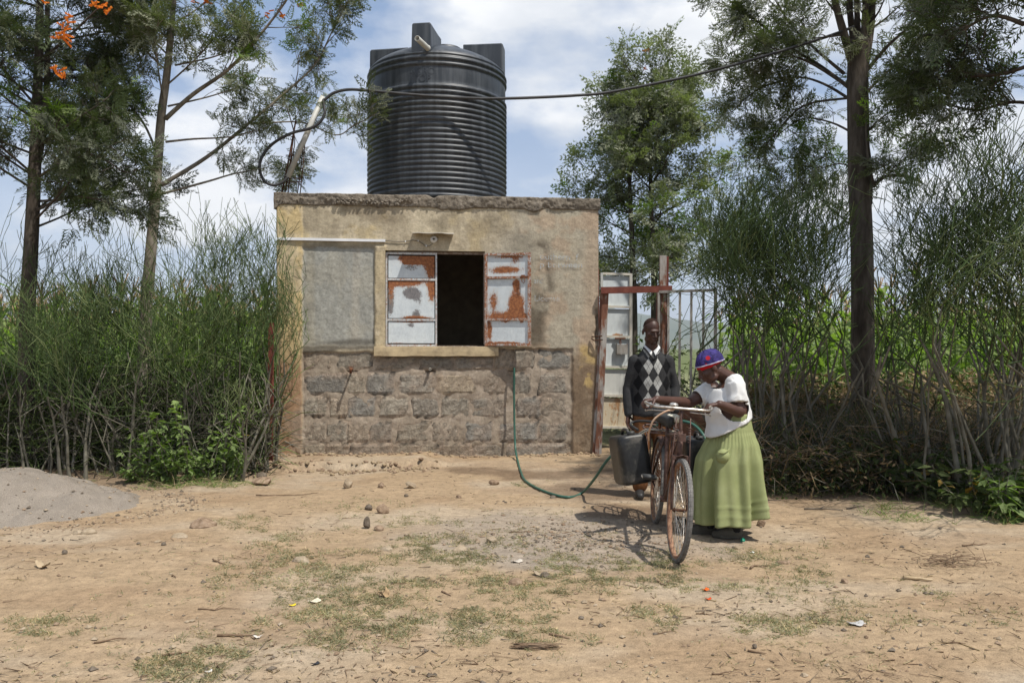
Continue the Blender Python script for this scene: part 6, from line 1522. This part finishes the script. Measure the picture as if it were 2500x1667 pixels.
# ---- dry brush and undergrowth (nobody could count these)
def brush(name, n, fx, L, up_, mats, seed, w=.004, k3=True):
    r = np.random.default_rng(seed); pts = fx(r, n); z = gz(pts[:, 0], pts[:, 1]); O = np.stack([pts[:, 0], pts[:, 1], z + pts[:, 2]], 1); d = norm(r.normal(0, 1, (n, 3)) * np.array([1, 1, .5]) + np.array([0, 0, up_])); l = L * r.uniform(.4, 1.2, n); B = O + d * l[:, None]; C2 = B + norm(d + np.array([0, 0, -.5]) + r.normal(0, .3, (n, 3))) * l[:, None] * .7
    A_ = np.concatenate([O, B]); B_ = np.concatenate([B, C2]); ra = np.full(2 * n, w); rb = np.concatenate([np.full(n, w * .9), np.full(n, w * .3)])
    o = link(name, segs_mesh(name, A_, B_, ra, rb, mats, r.integers(0, len(mats), 2 * n) if len(mats) > 1 else None)); return tag(o, kind='stuff')
def area(x0, x1, y0, y1, h, pw=1.5):
    def f(r, n): y = r.uniform(y0, y1, n); x = r.uniform(x0, x1, n) * y; return np.stack([x, y, h * r.random(n) ** pw], 1)
    return f
brush('dry_brush', 9000, area(.26, .68, 9.9, 12.4, .5), .30, .5, [DRY, DRY, WEEDD], 1, .005)
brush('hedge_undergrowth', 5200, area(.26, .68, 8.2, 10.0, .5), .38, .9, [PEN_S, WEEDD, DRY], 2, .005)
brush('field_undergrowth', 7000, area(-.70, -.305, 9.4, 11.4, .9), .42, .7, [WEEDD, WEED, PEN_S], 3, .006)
def leafstuff(name, n, fx, ls, mats, seed):
    r = np.random.default_rng(seed); pts = fx(r, n); z = gz(pts[:, 0], pts[:, 1]); O = np.stack([pts[:, 0], pts[:, 1], z + pts[:, 2]], 1); Q = scatter([LEAF], O, r.normal(0, 1, (n, 3)), ls * r.uniform(.5, 1.3, n), seed, .6); return tag(link(name, quads_mesh(name, Q, mats, np.repeat(r.integers(0, len(mats), n), 2) if len(mats) > 1 else None)), kind='stuff')
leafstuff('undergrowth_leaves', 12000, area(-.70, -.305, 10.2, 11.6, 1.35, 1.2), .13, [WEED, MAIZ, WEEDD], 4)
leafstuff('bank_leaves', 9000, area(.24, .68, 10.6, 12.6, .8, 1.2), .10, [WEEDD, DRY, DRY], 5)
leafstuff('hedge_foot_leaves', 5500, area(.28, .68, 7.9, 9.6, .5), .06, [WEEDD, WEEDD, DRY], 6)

# ---- grass tufts on the bare ground
def turf(name, patches, per, seed, mats, hmin=.012, hmax=.042):
    r = np.random.default_rng(seed); O = []
    for (px, py, rx, ry, k) in patches:
        n = int(per * k); a = r.uniform(0, 6.28, n); rad = r.random(n) ** .6 * 1.3; X = px + np.cos(a) * rad * rx; Yp = py + np.sin(a) * rad * ry; Yp = np.maximum(Yp, 1150)
        Dv = CAMZ * F / (Yp - HY); O.append(np.stack([(X - CX) / F * Dv, Dv], 1))
    O = np.concatenate(O); pr = sstep(.30, .70, fbm(O[:, 0] * 2.6, O[:, 1] * 2.6, seed, 3)) * sstep(.32, .68, fbm(O[:, 0] * 13, O[:, 1] * 13, seed + 9, 2)); O = O[r.random(len(O)) < pr * .55]
    nb_ = 7; n = len(O) * nb_; base = np.repeat(O, nb_, 0) + r.normal(0, .013, (n, 2)); z = gz(base[:, 0], base[:, 1]) - .003; p = np.stack([base[:, 0], base[:, 1], z], 1)
    d = norm(r.normal(0, 1, (n, 3)) * np.array([1, 1, .35]) + np.array([0, 0, .55])); h = r.uniform(hmin, hmax, n) ; sd = norm(np.cross(d, r.normal(0, 1, (n, 3)))) * (r.uniform(.0009, .0022, n))[:, None]
    mid = p + d * h[:, None] * .6; tip = mid + norm(d + np.array([0, 0, -.55])) * h[:, None] * .55
    Q = np.stack([p - sd, p + sd, mid + sd, mid - sd], 1); Q2 = np.stack([mid - sd, mid + sd, tip + sd * .2, tip - sd * .2], 1); mi = (r.random(n) < .35).astype(int)
    return tag(link(name, quads_mesh(name, np.concatenate([Q, Q2]), mats, np.concatenate([mi, mi]))), kind='stuff')
turf('grass', [(960, 1430, 350, 125, 2.4), (1010, 1340, 280, 70, 1.2), (600, 1460, 300, 120, .15), (1200, 1290, 250, 40, .3), (1250, 1380, 300, 50, 1.0), (1400, 1400, 260, 40, .8), (900, 1500, 220, 50, .7), (560, 1280, 90, 20, .25), (1700, 1380, 160, 50, .5), (1950, 1390, 160, 60, .4), (2060, 1470, 200, 50, .3), (120, 1515, 90, 25, .18), (480, 1615, 120, 35, .28), (540, 1560, 100, 25, .08),
               (1350, 1560, 90, 20, .15), (1590, 1510, 60, 30, .15), (1900, 1520, 90, 30, .2), (2300, 1500, 150, 40, .2), (1300, 1178, 40, 10, .08), (1650, 1600, 300, 40, .04), (2090, 1560, 200, 60, .05), (860, 1240, 120, 20, .1), (300, 1600, 260, 60, .05)], 7200, 3, [GRASS, STRAW])
turf('hedge_foot_grass', [(430, 1180, 190, 12, .5), (2350, 1250, 190, 25, .5), (1950, 1190, 160, 14, .3)], 3000, 8, [WEED, STRAW], .05, .2)
# ------------------------------------------------------------------ stones, sticks and litter on the ground
ROCKB = nmat('brown_stone', [(.3, (.14, .095, .062)), (.5, (.24, .17, .115)), (.75, (.33, .25, .18))], 22, 6, .93, .6, .012, .12)
ROCKP = nmat('pale_stone', [(.3, (.22, .17, .115)), (.5, (.31, .245, .17)), (.75, (.39, .32, .24))], 22, 6, .93, .6, .012, .12)
ROCKD = nmat('dark_stone', [(.3, (.075, .06, .045)), (.5, (.13, .105, .08)), (.75, (.2, .165, .13))], 22, 6, .93, .6, .012, .12)
def rock_mesh(name, L, H, W_, seed, mt):
    r = np.random.default_rng(seed); m = MB(); m.ell((0, 0, 0), (1, 1, 1), None, 14, 9); v = np.array(m.v)
    for k in range(6):
        n_ = norm(r.normal(0, 1, 3)); dd = v @ n_; lim = r.uniform(.55, .85); v = v - np.clip(dd - lim, 0, None)[:, None] * n_
    v = v * (1 + .22 * (fbm(v[:, 0] * 2 + seed, v[:, 1] * 2 + v[:, 2] * 2.3, seed, 3) - .5))[:, None] * np.array([L / 2, W_ / 2, H / 2]); m.v = [tuple(p) for p in v]; m.smooth = [False] * len(m.f); return m
def rock(px, py, w, h, label, mt, seed, sink=.3, name='stone', rz=None):
    p = GG(px, py); D = p[1]; L = w / F * D; H = h / F * D * 1.25; m = rock_mesh(name, L, H, L * .75, seed, mt); r = np.random.default_rng(seed)
    o = m.build(name, mt, None, (p[0], p[1], p[2] + H * (.5 - sink)), (r.uniform(-.1, .1), r.uniform(-.1, .1), r.uniform(-.5, .5) if rz is None else rz)); return tag(o, label, 'stone', 'stones lying on the bare earth')
for i, a in enumerate([
    (640, 1182, 58, 20, 'flat brown slab of stone below the left wall corner', ROCKB, .25), (640, 1168, 30, 18, 'small dark stone behind the flat slab at the left wall corner', ROCKD, .3), (850, 1191, 24, 24, 'pointed pale chunk leaning at the platform edge below the shuttered window', ROCKP, .15), (930, 1190, 18, 16, 'small round brown stone at the platform edge', ROCKB, .25), (1003, 1191, 30, 18, 'pale angular stone at the right end of the platform edge', ROCKP, .2),
    (1206, 1183, 28, 16, 'drum shaped brown stone beside the green hose', ROCKB, .2), (992, 1212, 12, 8, 'tiny dark stone on the bare earth below the platform', ROCKD, .2), (935, 1252, 34, 24, 'largest brown boulder of the pair in the middle of the yard', ROCKB, .2), (900, 1244, 20, 14, 'smaller dark stone touching the brown boulder', ROCKD, .2), (896, 1290, 18, 28, 'upright dark stone standing in front of the boulder pair', ROCKD, .12), (924, 1294, 28, 13, 'low brown stone right of the upright dark stone', ROCKB, .25),
    (1198, 1323, 32, 17, 'whitish lump of stone at the upper edge of the grass', ROCKP, .25), (497, 1285, 66, 36, 'rounded boulder half buried left of the grass', ROCKB, .5), (438, 1310, 42, 18, 'low buried stone left of the rounded boulder', ROCKP, .55), (740, 1368, 56, 24, 'flat half buried stone at the left end of the grass', ROCKP, .6), (1861, 1284, 28, 18, 'rough brown stone just right of the woman\'s shoes', ROCKB, .2), (1800, 1340, 18, 10, 'flat pale stone beside the green bottle cap', ROCKP, .25),
    (2062, 1422, 20, 12, 'round brown stone alone on the right side of the earth', ROCKB, .25), (158, 1352, 14, 12, 'dark round pebble below the sand heap', ROCKD, .2), (1842, 1582, 14, 12, 'black lump on the bare earth at lower right', ROCKD, .2), (1963, 1650, 22, 10, 'pale flat stone at the bottom edge of the yard', ROCKP, .3), (220, 1300, 46, 16, 'pale clod at the front foot of the sand heap', ROCKP, .45), (190, 1302, 34, 14, 'second pale clod at the front foot of the sand heap', ROCKP, .45),
    (1120, 1340, 50, 18, 'half buried grey stone inside the grass patch', ROCKP, .6), (1260, 1424, 40, 22, 'clod of earth at the right end of the grass patch', ROCKB, .5), (1330, 1408, 26, 16, 'dark broken clod near the front wheel', ROCKD, .35), (1915, 1372, 46, 18, 'low clod in front of the right hedge shade', ROCKB, .6), (945, 1340, 40, 14, 'buried stone in the upper grass', ROCKP, .6), (400, 1330, 14, 9, 'small grey pebble between heap and boulder', ROCKD, .3), (630, 1612, 16, 10, 'quartz white pebble in front of the lower left grass', ROCKP, .3),
    (1350, 1215, 16, 9, 'wet dark stone under the hose bend', ROCKD, .3), (1120, 1215, 14, 9, 'small brown stone in front of the hose', ROCKB, .3)]):
    rock(*a[:6], 200 + i, a[6])
# dry sticks
STK = nmat('dry_stick', [(.3, (.10, .065, .04)), (.5, (.19, .13, .085)), (.75, (.30, .22, .15))], 20, 4, .9, .3, .004, .1)
STKP = nmat('pale_dry_stick', [(.3, (.30, .22, .13)), (.7, (.48, .38, .25))], 14, 4, .9, .2, .004, .1)
def stick(px, py, L, dirpx, label, mt, seed, rad=.006, name='stick', fork=False):
    p = GG(px, py); r = np.random.default_rng(seed); l = L / F * p[1]; d = np.array([math.cos(dirpx), math.sin(dirpx) * 1.0, 0]); n = np.array([-d[1], d[0], 0]); pts = []
    for i in range(6):
        t_ = i / 5 - .5; q = d * l * t_ + n * r.normal(0, l * .025); wz = float(gz(p[0] + q[0], p[1] + q[1])) - p[2]; q[2] = wz + rad * .8 + abs(r.normal(0, .004)); pts.append(q)
    m = MB(); m.tube(pts, [rad * (1.1 - .12 * i) for i in range(6)], 6)
    if fork: m.tube([pts[2], pts[2] + d * l * .18 + n * l * .12 + np.array([0, 0, .02])], [rad * .6, rad * .3], 5)
    return tag(m.build(name, mt, None, tuple(p)), label, 'stick', 'dry sticks on the bare earth')
for i, a in enumerate([(577, 1553, 90, .12, 'long straight stick in front of the left grass', STK, .007, False), (535, 1374, 44, -.5, 'short curved stick left of the grass patch', STK, .006, True), (425, 1408, 30, -.9, 'small slanting stick in the left half of the yard', STK, .005, False), (1000, 1310, 46, -.9, 'dark stick above the grass patch', STK, .006, False), (1090, 1450, 34, -.8, 'stick lying in the right part of the grass', STK, .006, False), (1612, 1424, 40, -1.0, 'stick in front of the bicycle front wheel', STK, .006, False),
    (1845, 1383, 60, .8, 'brown stick pointing at the woman\'s feet', STK, .008, False), (2240, 1417, 66, -.12, 'thick pale corn stalk lying at right', STKP, .013, False), (2185, 1412, 100, .05, 'thin pale straw left of the corn stalk', STKP, .003, False), (2190, 1460, 90, .08, 'long pale straw in the grass at right', STKP, .003, False), (1366, 1555, 54, -.35, 'greenish stick at the lower middle of the yard', STK, .006, False), (1848, 1594, 44, -.3, 'thin dark stick beside the black lump', STK, .005, False), (1760, 1646, 44, -.2, 'stick at the bottom edge below the bicycle', STK, .005, False),
    (535, 1488, 100, .1, 'thin twig under the yellow scrap side of the grass', STK, .004, True), (430, 1597, 60, .5, 'dark stick by the lower left weeds', STK, .006, False), (270, 1565, 70, .55, 'slanting stick at lower left', STK, .005, False), (1880, 1222, 60, .3, 'dark green branch lying in the hedge shade', ROCKD, .008, True), (2010, 1245, 90, -.1, 'bundle like dark branch in the hedge shade', ROCKD, .009, True), (2090, 1240, 60, .4, 'forked dark twig near the trunk foot', ROCKD, .007, True), (1610, 1330, 36, -.4, 'twig beside the front tyre', STK, .004, True), (700, 1210, 150, .06, 'long thin stick lying below the platform', STK, .006, False),
    (1270, 1300, 60, .3, 'thin twig on the grey gravel', STK, .004, True), (2380, 1330, 70, .2, 'twig pile stem near the right edge', STK, .006, True), (1560, 1438, 30, 1.0, 'short stick under the front tyre', STKP, .006, False), (770, 1560, 40, -.5, 'broken stick under the lower grass edge', STK, .005, False), (1720, 1500, 40, -.2, 'little twig in the middle of the front yard', STK, .004, True), (1620, 1545, 50, .2, 'thin root like twig in the front yard', STK, .003, True), (2330, 1570, 50, -.3, 'twig at lower right of the yard', STK, .004, True)]):
    stick(a[0], a[1], a[2], a[3], a[4], a[5], 300 + i, a[6], fork=a[7])
# scraps
def scrap(name, px, py, w, col, label, seed, curl=.3, cat='litter', asp=.6, rough=.7):
    p = GG(px, py); L = w / F * p[1]; r = np.random.default_rng(seed); n = 7; V_ = []
    for j in range(n):
        for i in range(n):
            a, b = i / (n - 1) - .5, j / (n - 1) - .5; V_.append((a * L * (1 + .15 * r.normal()), b * L * asp * (1 + .15 * r.normal()), curl * L * (a * a * 1.6 + .6 * b * a + .12 * r.random()) + .006))
    m = MB(); m.add(V_, [(j * n + i, j * n + i + 1, (j + 1) * n + i + 1, (j + 1) * n + i) for j in range(n - 1) for i in range(n - 1)], True)
    o = m.build(name, nmat(name + '_stuff', [(.3, tuple(np.array(col) * .85)), (.7, tuple(np.array(col) * 1.1))], 20, 3, rough, 0), None, tuple(p), (0, 0, r.uniform(-.8, .8))); s = o.modifiers.new('s', 'SOLIDIFY'); s.thickness = .002; baked(o); return tag(o, label, cat)
scrap('yellow_scrap', 714, 1479, 15, (.75, .55, .03), 'bright yellow plastic scrap at the left edge of the grass', 1, .4)
scrap('paper_scrap', 768, 1469, 27, (.62, .55, .42), 'cream paper scrap right of the yellow scrap', 2, .25, asp=.8)
scrap('paper_scrap', 629, 1557, 18, (.6, .55, .48), 'crumpled whitish scrap beside the long straight stick', 3, .5)
scrap('paper_scrap', 1837, 1350, 10, (.75, .75, .75), 'tiny white paper scrap in front of the woman', 4, .3)
scrap('paper_scrap', 2069, 1192, 22, (.55, .54, .66), 'folded lilac white paper in front of the thick trunk', 5, .5, asp=.5)
scrap('flower_petal', 1722, 1442, 17, (.62, .11, .01), 'orange fallen petal in front of the bicycle', 6, .5, 'petal'); scrap('flower_petal', 1729, 1464, 14, (.58, .07, .01), 'red orange fallen petal nearest the bottom', 7, .5, 'petal')
scrap('corn_husk', 938, 1456, 22, (.36, .25, .14), 'brown curled corn husk standing in the grass', 8, 1.3, 'husk', 1.4, .9); scrap('corn_husk', 105, 1386, 38, (.40, .31, .20), 'dry curled leaf below the sand heap', 9, .7, 'husk', .5, .9)
scrap('corn_husk', 1320, 1404, 34, (.33, .26, .18), 'crumpled dry leaf on the earth before the front wheel', 10, .5, 'husk', .6, .9); scrap('paper_scrap', 1262, 1372, 26, (.50, .45, .38), 'pale torn scrap at the right end of the grass', 11, .3); scrap('plastic_scrap', 770, 1622, 16, (.03, .03, .035), 'small black plastic scrap at lower left of the yard', 12, .5)
scrap('paper_scrap', 510, 1641, 16, (.62, .60, .56), 'white scrap at the bottom edge left of the middle', 13, .4); scrap('plastic_scrap', 2090, 1524, 36, (.40, .39, .38), 'clear grey plastic film on the earth at right', 14, .2)
m = MB(); p = GG(1812, 1321); m.rings([[(r_ * math.cos(2 * math.pi * k / 14), r_ * math.sin(2 * math.pi * k / 14), z_) for k in range(14)] for r_, z_ in ((.017, 0), (.018, .018), (.015, .022), (.0001, .022))]); tag(m.build('bottle_cap', nmat('green_cap', [(.3, (.01, .17, .10)), (.7, (.015, .24, .14))], 9, 2, .4, 0), None, tuple(p), (.5, .2, 0)), 'green plastic bottle cap on the earth in front of the woman', 'bottle cap')
# bundle of dry reeds
p = GG(1288, 1580); r = np.random.default_rng(5); A = []; B = []
for k in range(70): a = r.normal(-.12, .10); o = np.array([r.uniform(-.09, .04), r.normal(0, .012), .006 + abs(r.normal(0, .008))]); A.append(o); B.append(o + np.array([math.cos(a), math.sin(a), r.normal(0, .04)]) * r.uniform(.08, .17))
o = link('dry_reeds', segs_mesh('dry_reeds', A, B, np.full(70, .003), np.full(70, .0012), STK)); o.location = tuple(p); tag(o, 'reddish brown wisp of dry reeds at the lower middle', 'reeds')
p = GG(2310, 1375); A = []; B = []
for k in range(90): a = r.normal(.1, .7); o = np.array([r.normal(0, .12), r.normal(0, .06), .01 + abs(r.normal(0, .025))]); A.append(o); B.append(o + np.array([math.cos(a), math.sin(a), r.normal(0, .15)]) * r.uniform(.05, .16))
o = link('twig_pile', segs_mesh('twig_pile', A, B, np.full(90, .003), np.full(90, .0015), STK)); o.location = tuple(p); tag(o, 'flat pile of dry twigs on the earth at right', 'twig pile')
# chaff, straws and grit that nobody could count
r = np.random.default_rng(17); n = 3600; py = 1135 + 545 * r.random(n) ** 1.0; px = r.uniform(-60, 2560, n); Dv = CAMZ * F / (py - HY); X = (px - CX) / F * Dv; k_ = (fbm(X * 1.7, Dv * 1.7, 90, 3) > .44) & ((px > 700) | (py > 1215)); X = X[k_]; Dv = Dv[k_]; n = len(X); a = r.uniform(0, 6.28, n); l = r.gamma(2.0, .018, n) + .012
A = np.stack([X, Dv, gz(X, Dv) + .004], 1); d = np.stack([np.cos(a), np.sin(a)], 1) * l[:, None]; B = np.stack([X + d[:, 0], Dv + d[:, 1], gz(X + d[:, 0], Dv + d[:, 1]) + .004 + r.random(n) * .012], 1)
tag(link('straw_litter', segs_mesh('straw_litter', A, B, r.uniform(.0014, .0042, n), np.full(n, .001), [STRAW, STK, STK, ROCKD], r.integers(0, 4, n))), kind='stuff')
n = 3200; py = 1125 + 555 * r.random(n) ** 1.0; px = r.uniform(-60, 2560, n); Dv = CAMZ * F / (py - HY); X = (px - CX) / F * Dv; k_ = (fbm(X * 1.3 + 4, Dv * 1.3, 91, 3) > .46) & ((px > 700) | (py > 1215)); X = X[k_]; Dv = Dv[k_]
gp_ = G(1400, 1310); X = np.concatenate([X, gp_[0] + r.normal(0, .5, 1500)]); Dv = np.concatenate([Dv, gp_[1] + r.normal(0, .32, 1500)])
qa = r.uniform(0, 6.28, 2600); qr = r.normal(1.0, .09, 2600); X = np.concatenate([X, hp[0] + np.cos(qa) * qr * 1.75]); Dv = np.concatenate([Dv, hp[1] + np.sin(qa) * qr * 1.13])
zg = gz(X, Dv); kk_ = r.integers(0, HX.size, 1500); kk_ = kk_[HZ.ravel()[kk_] > .01]; X = np.concatenate([X, HX.ravel()[kk_] + hp[0]]); Dv = np.concatenate([Dv, HYY.ravel()[kk_] + hp[1]]); zg = np.concatenate([zg, (HZ + GZ).ravel()[kk_]])
n = len(X); s = np.clip(r.gamma(2.0, .0035, n), .002, .022); oc = np.array([[1, 0, 0], [0, 1, 0], [-1, 0, 0], [0, -1, 0], [0, 0, 1.], [0, 0, -1.]]); fc = np.array([[0, 1, 4], [1, 2, 4], [2, 3, 4], [3, 0, 4], [1, 0, 5], [2, 1, 5], [3, 2, 5], [0, 3, 5]])
Vp = oc[None] * s[:, None, None] * r.uniform(.5, 1.3, (n, 6, 1)) * np.array([1.2, 1, .7]); th = r.uniform(0, 6.28, n); c_, s_ = np.cos(th)[:, None], np.sin(th)[:, None]; Vp = np.stack([Vp[..., 0] * c_ - Vp[..., 1] * s_, Vp[..., 0] * s_ + Vp[..., 1] * c_, Vp[..., 2]], -1) + np.stack([X, Dv, zg + s * .25], 1)[:, None]
tag(link('gravel', big_mesh('gravel', Vp.reshape(-1, 3), (np.arange(n)[:, None, None] * 6 + fc[None]).reshape(-1, 3), [ROCKB, ROCKP, ROCKD], False, np.repeat(r.integers(0, 3, n), 8))), kind='stuff')

CLOD = nmat('earth_clod', [(.3, (.20, .145, .088)), (.5, (.29, .22, .14)), (.75, (.36, .285, .195))], 22, 6, .95, .6, .012, .1)
# rubble fallen along the foot of the wall and the broken platform edge
r = np.random.default_rng(44); pts = []
for k in range(150): u_ = r.uniform(-.1, 4.3); v_ = -abs(r.normal(0, .10)) - .01; pts.append((u_, v_, min(.035, r.gamma(2, .008) + .008)))
for k in range(230): u_ = r.uniform(.0, 2.1); v_ = -1.02 + .25 * abs(u_ - 1.0) + r.normal(-.04, .10); pts.append((u_, v_, min(.035, r.gamma(2, .008) + .008)))
for k in range(45): u_ = r.uniform(-.7, .15); v_ = r.uniform(-.9, -.1); pts.append((u_, v_, min(.04, r.gamma(2, .009) + .008)))
Vr = []; Fr = []
for i, (u_, v_, s_) in enumerate(pts):
    q = BO + u_ * BU + v_ * BV; m = rock_mesh('rubble', s_ * 2.2, s_ * 1.4, s_ * 1.7, i, ROCKB); vv = np.array(m.v); a = r.uniform(0, 6.28); R = np.array([[math.cos(a), -math.sin(a), 0], [math.sin(a), math.cos(a), 0], [0, 0, 1.]]); vv = vv @ R.T + np.array([q[0], q[1], float(gz(q[0], q[1])) + s_ * .25]); o_ = len(Vr) and sum(len(x) for x in Vr); Fr.extend([[j + o_ for j in f] for f in m.f]); Vr.append(vv)
me = bpy.data.meshes.new('rubble'); me.from_pydata([tuple(p) for x in Vr for p in x], [], Fr); [me.materials.append(x) for x in (CLOD, ROCKB)]; me.polygons.foreach_set('material_index', [(i // 126) % 2 for i in range(len(Fr))]); me.update(); tag(link('rubble', me), kind='stuff')
# ------------------------------------------------------------------ air between here and the hills
m = MB(); m.box((0, 2900, 138), (10400, 8000, 300))
t = NT('haze_air'); v = t.n('ShaderNodeVolumePrincipled', {'Color': (.80, .87, .96, 1), 'Density': .00022, 'Anisotropy': .2}); t.t.links.new(v.outputs[0], t.out.inputs['Volume'])
o = m.build('haze', t.m); tag(o, kind='stuff')
